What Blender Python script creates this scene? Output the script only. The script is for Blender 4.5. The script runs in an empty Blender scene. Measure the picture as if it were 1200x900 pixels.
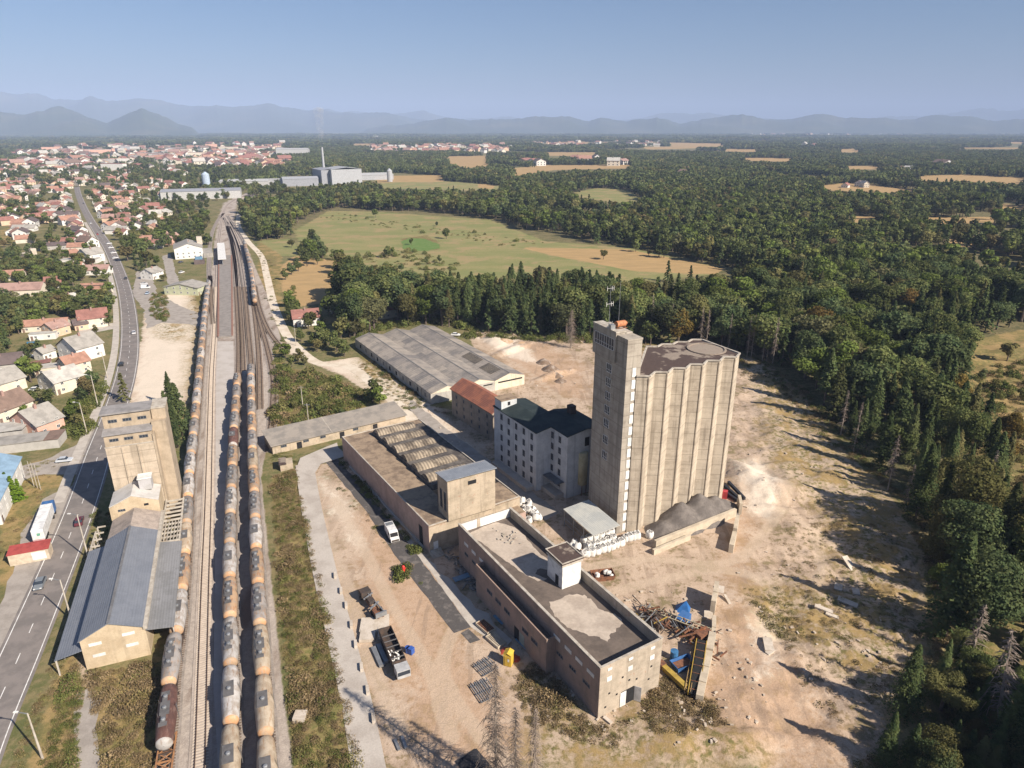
import bpy, math, random
import numpy as np
from mathutils import Vector, Matrix
R = math.radians
rnd = random.Random(7)
scene = bpy.context.scene
COL = scene.collection
# ---------------------------------------------------------------- camera
FPX, HC = 800.0, 95.0
PIT = math.atan(300 / 800.0)
CP, SP = math.cos(PIT), math.sin(PIT)
cd = bpy.data.cameras.new('camera'); cd.lens = 24; cd.sensor_width = 36
cd.clip_start = 1; cd.clip_end = 90000
cam = bpy.data.objects.new('camera', cd); COL.objects.link(cam)
cam.location = (0, 0, HC); cam.rotation_euler = (math.pi / 2 - PIT, 0, 0)
scene.camera = cam
# ---------------------------------------------------------------- sky, sun, exposure
SUN_AZ, SUN_EL = 127.0, 36.0
w = bpy.data.worlds.new('World'); scene.world = w; w.use_nodes = True
nt = w.node_tree
for n in list(nt.nodes): nt.nodes.remove(n)
sky = nt.nodes.new('ShaderNodeTexSky'); sky.sky_type = 'NISHITA'; sky.sun_disc = False
sky.sun_elevation = R(SUN_EL); sky.sun_rotation = R(SUN_AZ); sky.altitude = 300
sky.air_density = 1.0; sky.dust_density = 1.5; sky.ozone_density = 8.0
bg = nt.nodes.new('ShaderNodeBackground'); bg.inputs['Strength'].default_value = 0.05
wo = nt.nodes.new('ShaderNodeOutputWorld')
nt.links.new(sky.outputs[0], bg.inputs[0]); nt.links.new(bg.outputs[0], wo.inputs[0])
sl = bpy.data.lights.new('sun', 'SUN'); sl.energy = 5.0; sl.angle = R(0.55); sl.color = (1.0, 0.895, 0.765)
so = bpy.data.objects.new('sun', sl); COL.objects.link(so)
sd_ = Vector((math.sin(R(SUN_AZ)) * math.cos(R(SUN_EL)), math.cos(R(SUN_AZ)) * math.cos(R(SUN_EL)), math.sin(R(SUN_EL))))
so.rotation_euler = (-sd_).to_track_quat('-Z', 'Y').to_euler(); so.location = (0, 0, 300)
scene.view_settings.view_transform = 'Standard'; scene.view_settings.look = 'None'
scene.view_settings.exposure = 0.88; scene.view_settings.gamma = 1.0
scene.render.engine = 'CYCLES'
scene.cycles.max_bounces = 5; scene.cycles.diffuse_bounces = 2; scene.cycles.glossy_bounces = 2
scene.cycles.transmission_bounces = 2; scene.cycles.volume_bounces = 0; scene.cycles.transparent_max_bounces = 4
scene.cycles.use_denoising = True
scene.cycles.use_adaptive_sampling = False

# ---------------------------------------------------------------- helpers
def G(px, py, z=0.0):
    dx = px - 600; dv = py - 450
    t = (HC - z) / (CP * dv + SP * FPX)
    return Vector((dx * t, (FPX * CP - dv * SP) * t, z))
def azv(az): return Vector((math.sin(R(az)), math.cos(R(az)), 0))
def azof(a, b): return math.degrees(math.atan2(b[0] - a[0], b[1] - a[1]))

class MB:
    def __init__(s): s.v = []; s.f = []; s.m = []
    def face(s, pts, m=0):
        i = len(s.v); s.v += [tuple(p) for p in pts]; s.f.append(tuple(range(i, i + len(pts)))); s.m.append(m)
    def box(s, x0, x1, y0, y1, z0, z1, m=0):
        if x0 > x1: x0, x1 = x1, x0
        if y0 > y1: y0, y1 = y1, y0
        i = len(s.v)
        s.v += [(x0,y0,z0),(x1,y0,z0),(x1,y1,z0),(x0,y1,z0),(x0,y0,z1),(x1,y0,z1),(x1,y1,z1),(x0,y1,z1)]
        for q in ((0,3,2,1),(4,5,6,7),(0,1,5,4),(1,2,6,5),(2,3,7,6),(3,0,4,7)):
            s.f.append(tuple(i + k for k in q)); s.m.append(m)
        return s
    def prism(s, poly, z0, z1, m=0, mt=None, bottom=True):
        n = len(poly); i = len(s.v)
        a = sum(poly[k][0]*poly[(k+1)%n][1]-poly[(k+1)%n][0]*poly[k][1] for k in range(n))
        if a < 0: poly = poly[::-1]
        s.v += [(p[0], p[1], z0) for p in poly] + [(p[0], p[1], z1) for p in poly]
        for k in range(n):
            j = (k + 1) % n
            s.f.append((i+k, i+j, i+n+j, i+n+k)); s.m.append(m)
        s.f.append(tuple(i+n+k for k in range(n))); s.m.append(m if mt is None else mt)
        if bottom: s.f.append(tuple(i+k for k in reversed(range(n)))); s.m.append(m)
        return s
    def tube(s, p0, p1, r0, r1=None, n=8, m=0, caps=True):
        r1 = r0 if r1 is None else r1
        p0 = Vector(p0); p1 = Vector(p1); d = (p1 - p0)
        if d.length < 1e-6: return s
        d.normalize(); a = d.orthogonal().normalized(); b = d.cross(a)
        i = len(s.v)
        for p, r in ((p0, r0), (p1, r1)):
            for k in range(n):
                t = 2 * math.pi * k / n
                s.v.append(tuple(p + a * (r * math.cos(t)) + b * (r * math.sin(t))))
        for k in range(n):
            j = (k + 1) % n; s.f.append((i+k, i+j, i+n+j, i+n+k)); s.m.append(m)
        if caps:
            s.f.append(tuple(i+k for k in reversed(range(n)))); s.m.append(m)
            s.f.append(tuple(i+n+k for k in range(n))); s.m.append(m)
        return s
    def beam(s, p0, p1, w, h, m=0):
        p0 = Vector(p0); p1 = Vector(p1); d = (p1 - p0).normalized()
        up = Vector((0, 0, 1)) if abs(d.z) < .95 else Vector((1, 0, 0))
        a = d.cross(up).normalized() * (w / 2); b = a.cross(d).normalized() * (h / 2)
        i = len(s.v)
        for p in (p0, p1): s.v += [tuple(p-a-b), tuple(p+a-b), tuple(p+a+b), tuple(p-a+b)]
        for q in ((0,3,2,1),(4,5,6,7),(0,1,5,4),(1,2,6,5),(2,3,7,6),(3,0,4,7)):
            s.f.append(tuple(i + k for k in q)); s.m.append(m)
        return s
    def lathe(s, prof, n=16, m=0, axis='z', c=(0,0,0)):
        i = len(s.v); L = len(prof)
        for (r, t) in prof:
            for k in range(n):
                a = 2*math.pi*k/n; u, v = r*math.cos(a), r*math.sin(a)
                s.v.append((c[0]+u, c[1]+v, c[2]+t) if axis == 'z' else (c[0]+u, c[1]+t, c[2]+v))
        for j in range(L-1):
            for k in range(n):
                k2 = (k+1) % n
                q = (i+j*n+k, i+j*n+k2, i+(j+1)*n+k2, i+(j+1)*n+k)
                s.f.append(q if axis == 'z' else q[::-1]); s.m.append(m)
        return s
    def grid(s, fn, nu, nv, m=0):
        i = len(s.v)
        for a in range(nu+1):
            for b in range(nv+1): s.v.append(tuple(fn(a/nu, b/nv)))
        for a in range(nu):
            for b in range(nv):
                k = i + a*(nv+1) + b; s.f.append((k, k+nv+1, k+nv+2, k+1)); s.m.append(m)
        return s
    def mesh(s, name, mats, smooth=False):
        me = bpy.data.meshes.new(name); me.from_pydata(s.v, [], s.f)
        for mt in (mats if isinstance(mats, (list, tuple)) else [mats]): me.materials.append(mt)
        if any(s.m): me.polygons.foreach_set('material_index', s.m)
        if smooth: me.polygons.foreach_set('use_smooth', [True] * len(s.f))
        me.update(); return me
    def build(s, name, mats, parent=None, smooth=False, loc=None, rz=None):
        o = bpy.data.objects.new(name, s.mesh(name, mats, smooth)); COL.objects.link(o)
        if parent: o.parent = parent
        if loc is not None: o.location = loc
        if rz is not None: o.rotation_euler = (0, 0, rz)
        return o

def tag(o, label=None, cat=None, group=None, kind=None):
    if label: o['label'] = label
    if cat: o['category'] = cat
    if group: o['group'] = group
    if kind: o['kind'] = kind
    return o
def thing(name, label, cat, loc=(0,0,0), az=0.0, group=None):
    o = bpy.data.objects.new(name, None); COL.objects.link(o); o.empty_display_size = .5
    o.location = loc; o.rotation_euler = (0, 0, -R(az))
    return tag(o, label, cat, group)
KIDS = {}
def dup(root, loc=None, az=None, label=None, group=None, scale=None, cat=None):
    r = root.copy(); COL.objects.link(r)
    if loc is not None: r.location = loc
    if az is not None: r.rotation_euler = (0, 0, -R(az))
    if scale is not None: r.scale = scale if hasattr(scale, '__len__') else (scale,)*3
    if label: r['label'] = label
    if group: r['group'] = group
    if cat: r['category'] = cat
    if root.name not in KIDS:
        KIDS[root.name] = [(c, list(c.children)) for c in root.children]
    for ch, gs in KIDS[root.name]:
        c = ch.copy(); COL.objects.link(c); c.parent = r
        for g in gs:
            d = g.copy(); COL.objects.link(d); d.parent = c
    return r

# ---------------------------------------------------------------- materials
def newmat(name):
    m = bpy.data.materials.new(name); m.use_nodes = True
    for n in list(m.node_tree.nodes): m.node_tree.nodes.remove(n)
    return m, m.node_tree
def N(t, typ, **kw):
    n = t.nodes.new(typ)
    for k, v in kw.items():
        if k in n.inputs: n.inputs[k].default_value = v
        else: setattr(n, k, v)
    return n
def c4(c): return (c[0], c[1], c[2], 1)
def mixc(t, fac, a, b, mode='MIX'):
    n = t.nodes.new('ShaderNodeMix'); n.data_type = 'RGBA'; n.blend_type = mode; n.clamp_factor = True
    for s, v in ((0, fac), (6, a), (7, b)):
        if isinstance(v, (int, float)): n.inputs[s].default_value = v
        elif isinstance(v, (tuple, list)): n.inputs[s].default_value = c4(v)
        else: t.links.new(v, n.inputs[s])
    return n.outputs[2]
def mth(t, op, a, b=None, c=None, clamp=False):
    n = t.nodes.new('ShaderNodeMath'); n.operation = op; n.use_clamp = clamp
    for s, v in ((0, a), (1, b), (2, c)):
        if v is None: continue
        if isinstance(v, (int, float)): n.inputs[s].default_value = v
        else: t.links.new(v, n.inputs[s])
    return n.outputs[0]
def ramp(t, fac, lo, hi):
    n = t.nodes.new('ShaderNodeMapRange'); n.interpolation_type = 'SMOOTHSTEP'
    n.inputs['From Min'].default_value = lo; n.inputs['From Max'].default_value = hi
    t.links.new(fac, n.inputs[0]); return n.outputs[0]
def noise(t, vec, scale, detail=4, rough=.55, dist=0.0, scl=None):
    if scl is not None:
        mp = t.nodes.new('ShaderNodeMapping'); mp.inputs['Scale'].default_value = scl
        t.links.new(vec, mp.inputs[0]); vec = mp.outputs[0]
    n = t.nodes.new('ShaderNodeTexNoise'); n.inputs['Scale'].default_value = scale
    n.inputs['Detail'].default_value = detail; n.inputs['Roughness'].default_value = rough
    n.inputs['Distortion'].default_value = dist
    t.links.new(vec, n.inputs['Vector']); return n.outputs['Fac']
def coords(t, which='Object'):
    if which == 'World':
        return t.nodes.new('ShaderNodeNewGeometry').outputs['Position']
    return t.nodes.new('ShaderNodeTexCoord').outputs[which]
def surf(t, col, rough=.85, metal=0.0, bump=None, bstr=.3, bdist=.1, spec=.3, normal=None):
    p = t.nodes.new('ShaderNodeBsdfPrincipled'); o = t.nodes.new('ShaderNodeOutputMaterial')
    if isinstance(col, (tuple, list)): p.inputs['Base Color'].default_value = c4(col)
    else: t.links.new(col, p.inputs['Base Color'])
    if isinstance(rough, (int, float)): p.inputs['Roughness'].default_value = rough
    else: t.links.new(rough, p.inputs['Roughness'])
    p.inputs['Metallic'].default_value = metal; p.inputs['Specular IOR Level'].default_value = spec
    if bump is not None:
        b = t.nodes.new('ShaderNodeBump'); b.inputs['Strength'].default_value = bstr; b.inputs['Distance'].default_value = bdist
        t.links.new(bump, b.inputs['Height']); t.links.new(b.outputs[0], p.inputs['Normal'])
    t.links.new(p.outputs[0], o.inputs[0]); return p
MC = {}
def mat(name, col, col2=None, scale=.5, rough=.85, metal=0.0, fine=.25, finescale=6.0, where='World', scl=None, lo=.4, hi=.65, rv=0.0, bstr=.25, spec=.3):
    """mottled surface: two colours by large noise, brightness by fine noise, optional per-object variation"""
    if name in MC: return MC[name]
    m, t = newmat(name); v = coords(t, where)
    col2 = col2 or tuple(c * .75 for c in col)
    f = ramp(t, noise(t, v, scale, 5, .6, scl=scl), lo, hi)
    c = mixc(t, f, col, col2)
    fn = noise(t, v, finescale, 3, .6)
    g = mth(t, 'MULTIPLY_ADD', fn, 2 * fine, 1 - fine)
    if rv:
        oi = t.nodes.new('ShaderNodeObjectInfo')
        g = mth(t, 'MULTIPLY', g, mth(t, 'MULTIPLY_ADD', oi.outputs['Random'], 2 * rv, 1 - rv))
    cc = t.nodes.new('ShaderNodeVectorMath'); cc.operation = 'SCALE'
    t.links.new(c, cc.inputs[0]); t.links.new(g, cc.inputs['Scale'])
    surf(t, cc.outputs[0], rough, metal, fn, bstr, .05, spec)
    MC[name] = m; return m
def concrete(name, col, dark, streak=.6, band=0.0, rust=None, scale=.35, joint=0.0):
    if name in MC: return MC[name]
    m, t = newmat(name); v = coords(t, 'World')
    big = ramp(t, noise(t, v, scale, 6, .65), .38, .68)
    c = mixc(t, big, col, dark)
    st = ramp(t, noise(t, v, 1.0, 4, .6, scl=(1.1, 1.1, .06)), .5, .75)
    c = mixc(t, mth(t, 'MULTIPLY', st, streak), c, tuple(x * .45 for x in dark))
    if band:
        bn = ramp(t, noise(t, v, 1.0, 3, .7, scl=(.05, .05, .9)), .42, .62)
        c = mixc(t, mth(t, 'MULTIPLY', bn, band), c, tuple(x * 1.25 for x in col))
    if joint:
        sx_ = t.nodes.new('ShaderNodeSeparateXYZ'); t.links.new(v, sx_.inputs[0])
        jl = mth(t, 'LESS_THAN', mth(t, 'FRACT', mth(t, 'DIVIDE', sx_.outputs[2], joint)), .07)
        c = mixc(t, mth(t, 'MULTIPLY', jl, .45), c, tuple(x * .55 for x in dark))
        st2 = ramp(t, noise(t, v, 1.0, 4, .6, scl=(.55, .55, .03)), .52, .62)
        c = mixc(t, mth(t, 'MULTIPLY', st2, .45), c, tuple(x * .7 for x in dark))
    if rust:
        rs = ramp(t, noise(t, v, .9, 4, .6), .62, .7); c = mixc(t, mth(t, 'MULTIPLY', rs, .5), c, rust)
    fn = noise(t, v, 3.5, 5, .7)
    cc = t.nodes.new('ShaderNodeVectorMath'); cc.operation = 'SCALE'
    t.links.new(c, cc.inputs[0]); t.links.new(mth(t, 'MULTIPLY_ADD', fn, .5, .75), cc.inputs['Scale'])
    surf(t, cc.outputs[0], .9, 0, fn, .35, .05)
    MC[name] = m; return m
def sheetroof(name, col, col2, az, period=.5, patch=None, metal=0.0, rough=.6, lo=.42, hi=.62, brick=None, vis=0.0):
    """ribbed sheet roofing: ribs run down the slope, i.e. repeat along azimuth az; optional repaired panels"""
    if name in MC: return MC[name]
    m, t = newmat(name); v = coords(t, 'World')
    mp = t.nodes.new('ShaderNodeMapping'); mp.vector_type = 'POINT'
    mp.inputs['Rotation'].default_value = (0, 0, R(az)); t.links.new(v, mp.inputs[0]); q = mp.outputs[0]
    c = mixc(t, ramp(t, noise(t, q, .25, 6, .65), lo, hi), col, col2)
    if brick:
        b = t.nodes.new('ShaderNodeTexBrick'); b.offset = .37; b.squash = 1.0
        b.inputs['Scale'].default_value = 1.0; b.inputs['Brick Width'].default_value = brick[0]; b.inputs['Row Height'].default_value = brick[1]
        b.inputs['Mortar Size'].default_value = .08; b.inputs['Color1'].default_value = (1.12,1.1,1.05,1); b.inputs['Color2'].default_value = (.72,.73,.75,1)
        b.inputs['Mortar'].default_value = (.55,.55,.55,1); mp2 = t.nodes.new('ShaderNodeMapping'); mp2.inputs['Rotation'].default_value = (0,0,R(90))
        t.links.new(q, mp2.inputs[0]); t.links.new(mp2.outputs[0], b.inputs['Vector'])
        c = mixc(t, 1.0, c, b.outputs['Color'], 'MULTIPLY')
    if patch: c = mixc(t, ramp(t, noise(t, q, .12, 3, .5, scl=(1, 2.2, 1)), .56, .6), c, patch)
    # streaks down the slope
    st = noise(t, q, 1.0, 3, .6, scl=(.15, 3.0, 1))
    wv = t.nodes.new('ShaderNodeTexWave'); wv.wave_type = 'BANDS'; wv.bands_direction = 'Y'; wv.wave_profile = 'SIN'
    wv.inputs['Scale'].default_value = .314 / period * 1.0; wv.inputs['Distortion'].default_value = 0
    t.links.new(q, wv.inputs['Vector'])
    fn = noise(t, v, 2.5, 5, .7)
    g = mth(t, 'ADD', mth(t, 'MULTIPLY_ADD', fn, .4, .68), mth(t, 'MULTIPLY', st, .24))
    if vis: g = mth(t, 'MULTIPLY', g, mth(t, 'MULTIPLY_ADD', wv.outputs['Fac'], vis, 1 - vis * .6))
    cc = t.nodes.new('ShaderNodeVectorMath'); cc.operation = 'SCALE'
    t.links.new(c, cc.inputs[0]); t.links.new(g, cc.inputs['Scale'])
    surf(t, cc.outputs[0], rough, metal, wv.outputs['Fac'], .5, .06)
    MC[name] = m; return m
def plain(name, col, rough=.6, metal=0.0, var=.12, rv=0.0):
    return mat(name, col, tuple(c * (1 - var * 2) for c in col), .8, rough, metal, var, 5, rv=rv, bstr=.1)

M_glass = plain('window glass', (.035, .045, .06), .12, 0, .1)
M_dark = plain('dark opening', (.02, .02, .022), .9)
M_white = plain('white paint', (.72, .71, .68), .6)
M_steel = plain('galvanised steel', (.32, .33, .34), .5, .5)
M_rust = mat('rusty steel', (.22, .10, .055), (.12, .06, .04), 1.5, .8)
M_tar_shade = mat('roof tar and painted shade', (.07, .062, .058), (.14, .125, .11), .5, .9)  # dark roof tone, also painted where shade lies around the shells
# ================================================================ GROUND
def axis(c0, c1, step, lo, hi, g, glo=None):
    core = list(np.arange(c0, c1 + step / 2, step))
    up = []; s = step; x = core[-1]
    while x < hi: s *= g; x += s; up.append(x)
    dn = []; s = step; x = core[0]
    while x > lo: s *= (glo or g); x -= s; dn.append(x)
    return np.array(dn[::-1] + core + up)
gx = axis(-170, 185, 1.0, -30000, 30000, 1.022)
gy = axis(72, 320, 1.0, -3000, 30000, 1.02, 1.08)
GX, GY = np.meshgrid(gx, gy, indexing='ij')
def polysd(pts, w0=2.0, wd=.006):
    """soft inside mask 0..1 of a polygon given in photo pixels on the ground plane"""
    P = np.array([[*G(px, max(py, 156.5))[:2]] for px, py in pts])
    dist = float(np.median(np.hypot(P[:, 0], P[:, 1])))
    wid = w0 + wd * dist
    m = np.zeros_like(GX)
    i0, i1 = np.searchsorted(gx, [P[:, 0].min() - wid*3, P[:, 0].max() + wid*3]); j0, j1 = np.searchsorted(gy, [P[:, 1].min() - wid*3, P[:, 1].max() + wid*3])
    X = GX[i0:i1, j0:j1]; Y = GY[i0:i1, j0:j1]
    if X.size == 0: return m
    d = np.full(X.shape, 1e9); ins = np.zeros(X.shape, bool)
    n = len(P)
    for k in range(n):
        a, b = P[k], P[(k + 1) % n]; e = b - a; L2 = max((e @ e), 1e-9)
        t = np.clip(((X - a[0]) * e[0] + (Y - a[1]) * e[1]) / L2, 0, 1)
        d = np.minimum(d, np.hypot(X - a[0] - t * e[0], Y - a[1] - t * e[1]))
        c = ((a[1] > Y) != (b[1] > Y)); dy = b[1] - a[1] if abs(b[1] - a[1]) > 1e-9 else 1e-9
        ins ^= c & (X < (b[0] - a[0]) * (Y - a[1]) / dy + a[0])
    sdv = np.where(ins, d, -d)
    m[i0:i1, j0:j1] = np.clip(.5 + sdv / (2 * wid), 0, 1)
    return m
def union(*polys, **k):
    m = np.zeros_like(GX)
    for p in polys: m = np.maximum(m, polysd(p, **k))
    return m
DIRT_POLY = [(352,548),(385,700),(425,905),(560,905),(1015,905),(1040,850),(1085,770),(1086,650),(1040,575),(985,522),(945,468),(905,428),(860,412),(740,402),(660,398),(600,388),(548,390),(560,420),(640,470),(570,490),(480,470),(425,512),(400,540)]
dirt = union(DIRT_POLY, [(172,345),(228,345),(238,370),(222,470),(195,520),(150,490),(152,440),(165,400)],
             [(318,405),(330,400),(352,405),(372,425),(420,418),(455,440),(500,470),(560,530),(530,560),(470,500),(440,465),(400,440),(350,420)],
             [(540,440),(640,430),(665,480),(640,500),(590,478)], [(90,760),(120,800),(112,850),(120,905),(80,905),(100,850)], w0=1.5)
reddish = union([(840,560),(900,590),(870,650),(900,740),(960,800),(1000,905),(900,905),(780,905),(820,800),(850,700)],
                [(560,400),(640,400),(690,430),(690,470),(640,460),(600,430)], [(400,600),(470,600),(560,760),(640,905),(500,905),(440,760)],
                [(640,285),(740,292),(850,314),(845,322),(745,318),(660,300)], [(112,560),(130,560),(120,620)], w0=8)
palepatch = union([(862,545),(890,535),(915,570),(905,610),(870,600)],
                  [(172,345),(228,345),(238,370),(222,470),(195,520),(150,490),(152,440),(165,400)],
                  [(320,402),(352,405),(372,425),(420,418),(455,440),(500,470),(560,530),(500,500),(440,465),(400,440),(350,420)],
                  [(545,392),(600,392),(640,430),(600,420)], [(372,560),(400,575),(430,640),(420,650),(395,610)],[(885,720),(915,730),(910,780),(885,800)], w0=5)
drygrass = union([(866,415),(905,428),(945,468),(985,522),(1040,575),(1086,650),(1086,770),(1040,850),(1000,800),(930,740),(900,700),(980,690),(960,600),(900,540),(890,470)],
                 [(600,905),(640,820),(720,850),(800,830),(900,880),(900,905)], [(620,780),(700,850),(760,820),(780,790),(830,830),(760,880),(640,860)],
                 [(870,690),(940,680),(1000,760),(900,740)], [(690,398),(860,410),(900,430),(860,425),(700,408)],
                 [(100,790),(180,780),(196,800),(190,905),(110,905)], [(30,900),(80,905),(95,800),(80,760),(60,820)],
                 [(0,560),(40,545),(60,560),(20,640),(0,650)], [(20,545),(110,530),(75,570),(30,580)], [(0,640),(60,650),(0,700)],
                 [(1128,400),(1205,385),(1205,600),(1150,520),(1128,440)], [(1118,322),(1205,316),(1205,336),(1128,334)],
                 [(300,280),(330,300),(330,420),(318,410),(305,340)], [(325,400),(340,500),(315,520),(312,440)],[(425,400),(460,450),(500,500),(470,490),(415,440)],
                 [(0,268),(38,262),(34,278),(0,290)], [(222,340),(240,345),(238,400),(225,480),(212,500),(220,430)], [(180,380),(215,378),(222,392),(205,400),(185,395)], w0=2.5)
lush = union([(318,560),(350,548),(426,905),(345,905)], [(330,430),(385,440),(450,470),(395,490),(316,500),(322,450)], [(176,345),(196,345),(192,378),(176,372)],
             [(1140,470),(1205,560),(1205,905),(1120,905)], [(470,281),(512,281),(513,293),(475,294)], [(470,280),(500,275),(515,286),(514,293),(474,294)], [(300,300),(325,300),(322,315)], w0=2)
meadow = union([(360,262),(385,247),(440,248),(575,258),(640,283),(735,290),(850,315),(838,322),(745,330),(640,335),(560,345),(455,345),(430,325),(398,305),(352,288)],
               [(345,270),(360,262),(398,305),(352,288)], [(200,255),(245,245),(245,250),(205,262)], [(660,228),(700,220),(735,222),(750,233),(735,240)],
               [(445,213),(520,212),(590,218),(580,224),(450,221)], [(300,282),(340,280),(360,300),(325,300)], w0=3)
tan = union([(327,332),(345,318),(395,311),(410,330),(412,348),(350,360),(335,355)], [(610,290),(735,292),(850,315),(838,322),(745,318),(650,300)],
            [(523,183),(573,182),(574,194),(546,197),(524,190)], [(440,206),(525,205),(520,213),(440,214)], [(600,197),(640,193),(742,193),(740,197),(650,199),(600,207)],
            [(960,217),(1000,214),(1075,222),(1070,227),(965,223)], [(1065,206),(1130,204),(1205,208),(1205,216),(1140,214),(1075,212)], [(1120,322),(1205,316),(1205,336),(1128,334)],
            [(1170,238),(1205,242),(1205,250),(1175,246)], [(1140,257),(1165,256),(1160,260)], [(560,215),(580,216),(578,222),(560,220)], [(640,166),(690,166),(688,169),(640,170)],
            [(995,252),(1030,254),(1030,261),(998,261)], [(1080,255),(1165,254),(1165,263),(1090,264)], [(780,167),(850,168),(850,172),(790,172)], [(990,194),(1030,194),(1030,198),(990,198)], [(640,178),(700,178),(700,182),(640,182)],[(870,184),(930,185),(925,189),(875,188)],[(1120,172),(1200,172),(1200,175),(1120,175)], [(980,175),(1008,175),(1008,178),(985,178)], [(850,174),(900,175),(880,178),(850,177)], [(1105,281),(1190,276),(1190,287),(1115,290)],
            [(415,168),(445,168),(445,171),(415,171)], [(540,166),(545,166),(545,167),(540,167)], [(750,172),(800,171),(830,173),(760,175)], [(1180,166),(1205,166),(1205,168),(1180,168)],[(455,418),(475,412),(500,425),(480,430)],
            [(345,300),(400,305),(395,312),(345,318),(328,332),(305,330)], w0=2)
ballast = union([(181,905),(196,790),(212,650),(226,530),(238,420),(246,340),(251,285),(256,255),(262,238),(283,228),(298,224),(297,236),(278,240),(275,258),(288,285),(302,320),(315,350),(330,398),(318,410),(322,430),(316,500),(306,560),(318,680),(330,790),(344,905)], w0=1.0, wd=.002)
bareflr = union([(745,404),(745,352),(848,323),(735,289),(640,282),(575,257),(440,247),(350,262),(300,283),(283,250),(420,224),(640,205),(700,175),(1205,175),(1500,175),(1500,905),(1015,905),(1040,860),(1093,765),(1096,645),(1047,570),(993,518),(953,463),(908,424),(860,411)],
                [(414,397),(452,385),(505,380),(560,388),(640,397),(748,404),(748,356),(640,352),(505,362),(440,352),(398,345)], w0=5)
# height: low bumps on the open dirt, mounds beside the silo
def fbm(X, Y, s, seed, oct=4):
    r = np.random.RandomState(seed); h = np.zeros_like(X); a = 1.0; f = 1.0 / s
    for o in range(oct):
        for k in range(3):
            th = r.rand() * 6.28; ph = r.rand() * 6.28; th2 = r.rand()*6.28; ph2 = r.rand()*6.28; ff = f * (0.8 + .5 * r.rand())
            h += a * np.sin((X*math.cos(th) + Y*math.sin(th))*ff*6.28 + ph + 1.7*np.sin((X*math.cos(th2)+Y*math.sin(th2))*ff*4 + ph2)) / 3
        a *= .5; f *= 2.1
    return h
rough_zone = union([(872,600),(905,640),(850,740),(835,800),(800,905),(1205,905),(1205,400),(1100,400),(1086,640),(1040,575),(985,522),(945,468),(905,428),(866,440),(862,520)], w0=6)
GZ = rough_zone * (fbm(GX, GY, 22, 3) * .7 + .1) + rough_zone * .35 * fbm(GX, GY, 5, 9, 2)
def mound(px, py, rx, ry, h, az=0):
    c = G(px, py); a = R(az); dx = GX - c.x; dy = GY - c.y
    u = dx * math.cos(a) - dy * math.sin(a); v = dx * math.sin(a) + dy * math.cos(a)
    q = np.sqrt((u / rx) ** 2 + (v / ry) ** 2) + .12 * fbm(GX, GY, 6, int(px), 2)
    return h * np.clip(1 - q, 0, 1) ** .8
GZ += mound(893, 572, 13, 7, 3.2, 30) + mound(868, 552, 10, 5, 2.2, 60) + mound(960, 700, 9, 4, 1.0, 50) + mound(650, 440, 12, 3, 2.2, -40) + mound(600, 410, 16, 4, 1.5, -50)
GZ += mound(845, 870, 10, 6, 1.5, 0) + mound(780, 860, 8, 5, 1.3, 30) + mound(580, 398, 14, 6, 1.6, 80)
strip = union([(320,560),(348,548),(423,905),(348,905)], w0=1)
GZ += strip * (.3 + .35 * fbm(GX, GY, 7, 21, 3))
far = np.clip((np.hypot(GX, GY) - 1500) / 6000, 0, 1); GZ += far * (fbm(GX, GY, 2600, 5, 4) * 9 - 4)
def pathmask(paths, r):
    m = np.zeros_like(GX)
    for pts in paths:
        P = [G(*p) for p in pts]; Q = []
        for i in range(len(P)-1):
            a_, b_, c_, d_ = P[max(i-1,0)], P[i], P[i+1], P[min(i+2,len(P)-1)]
            for k in range(12):
                u = k/12; Q.append(.5*((2*b_)+(c_-a_)*u+(2*a_-5*b_+4*c_-d_)*u*u+(3*b_-a_-3*c_+d_)*u**3))
        for q in Q:
            i0, i1 = np.searchsorted(gx, [q.x-4, q.x+4]); j0, j1 = np.searchsorted(gy, [q.y-4, q.y+4])
            d = np.hypot(GX[i0:i1,j0:j1]-q.x, GY[i0:i1,j0:j1]-q.y); m[i0:i1,j0:j1] = np.maximum(m[i0:i1,j0:j1], np.clip(1.3-d/r, 0, 1))
    return m
ruts = pathmask([[(392,585),(425,640),(455,700),(500,780),(530,870)],[(372,600),(405,680),(428,760),(470,860)],[(560,690),(520,770),(540,830),(600,900)],[(700,700),(770,680),(850,668),(905,690),(985,760)],
        [(690,665),(760,655),(850,660),(892,628),(925,570),(905,500),(880,440)],[(930,600),(960,640),(950,700),(905,740)],[(880,450),(930,520),(990,590),(1020,650),(1000,740)],[(560,405),(610,430),(660,470),(675,490)]], 2.1)
nxg, nyg = GX.shape
me = bpy.data.meshes.new('ground')
co = np.stack([GX, GY, GZ], -1).reshape(-1, 3)
idx = np.arange(nxg * nyg).reshape(nxg, nyg)
quads = np.stack([idx[:-1, :-1], idx[1:, :-1], idx[1:, 1:], idx[:-1, 1:]], -1).reshape(-1, 4)
me.vertices.add(len(co)); me.vertices.foreach_set('co', co.ravel().astype(np.float32))
me.loops.add(quads.size); me.loops.foreach_set('vertex_index', quads.ravel().astype(np.int32))
me.polygons.add(len(quads)); me.polygons.foreach_set('loop_start', (np.arange(len(quads)) * 4).astype(np.int32))
me.polygons.foreach_set('use_smooth', np.ones(len(quads), bool))
me.update(calc_edges=True)
for nm, ch in (('maskA', (dirt, reddish, palepatch)), ('maskB', (drygrass, lush, meadow)), ('maskC', (tan, ballast, bareflr)), ('maskD', (ruts, ruts, ruts))):
    at_ = me.attributes.new(nm, 'FLOAT_COLOR', 'POINT')
    arr = np.stack([c.ravel() for c in ch] + [np.ones(GX.size)], -1).astype(np.float32)
    at_.data.foreach_set('color', arr.ravel())
gm, t = newmat('ground surface')
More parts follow.
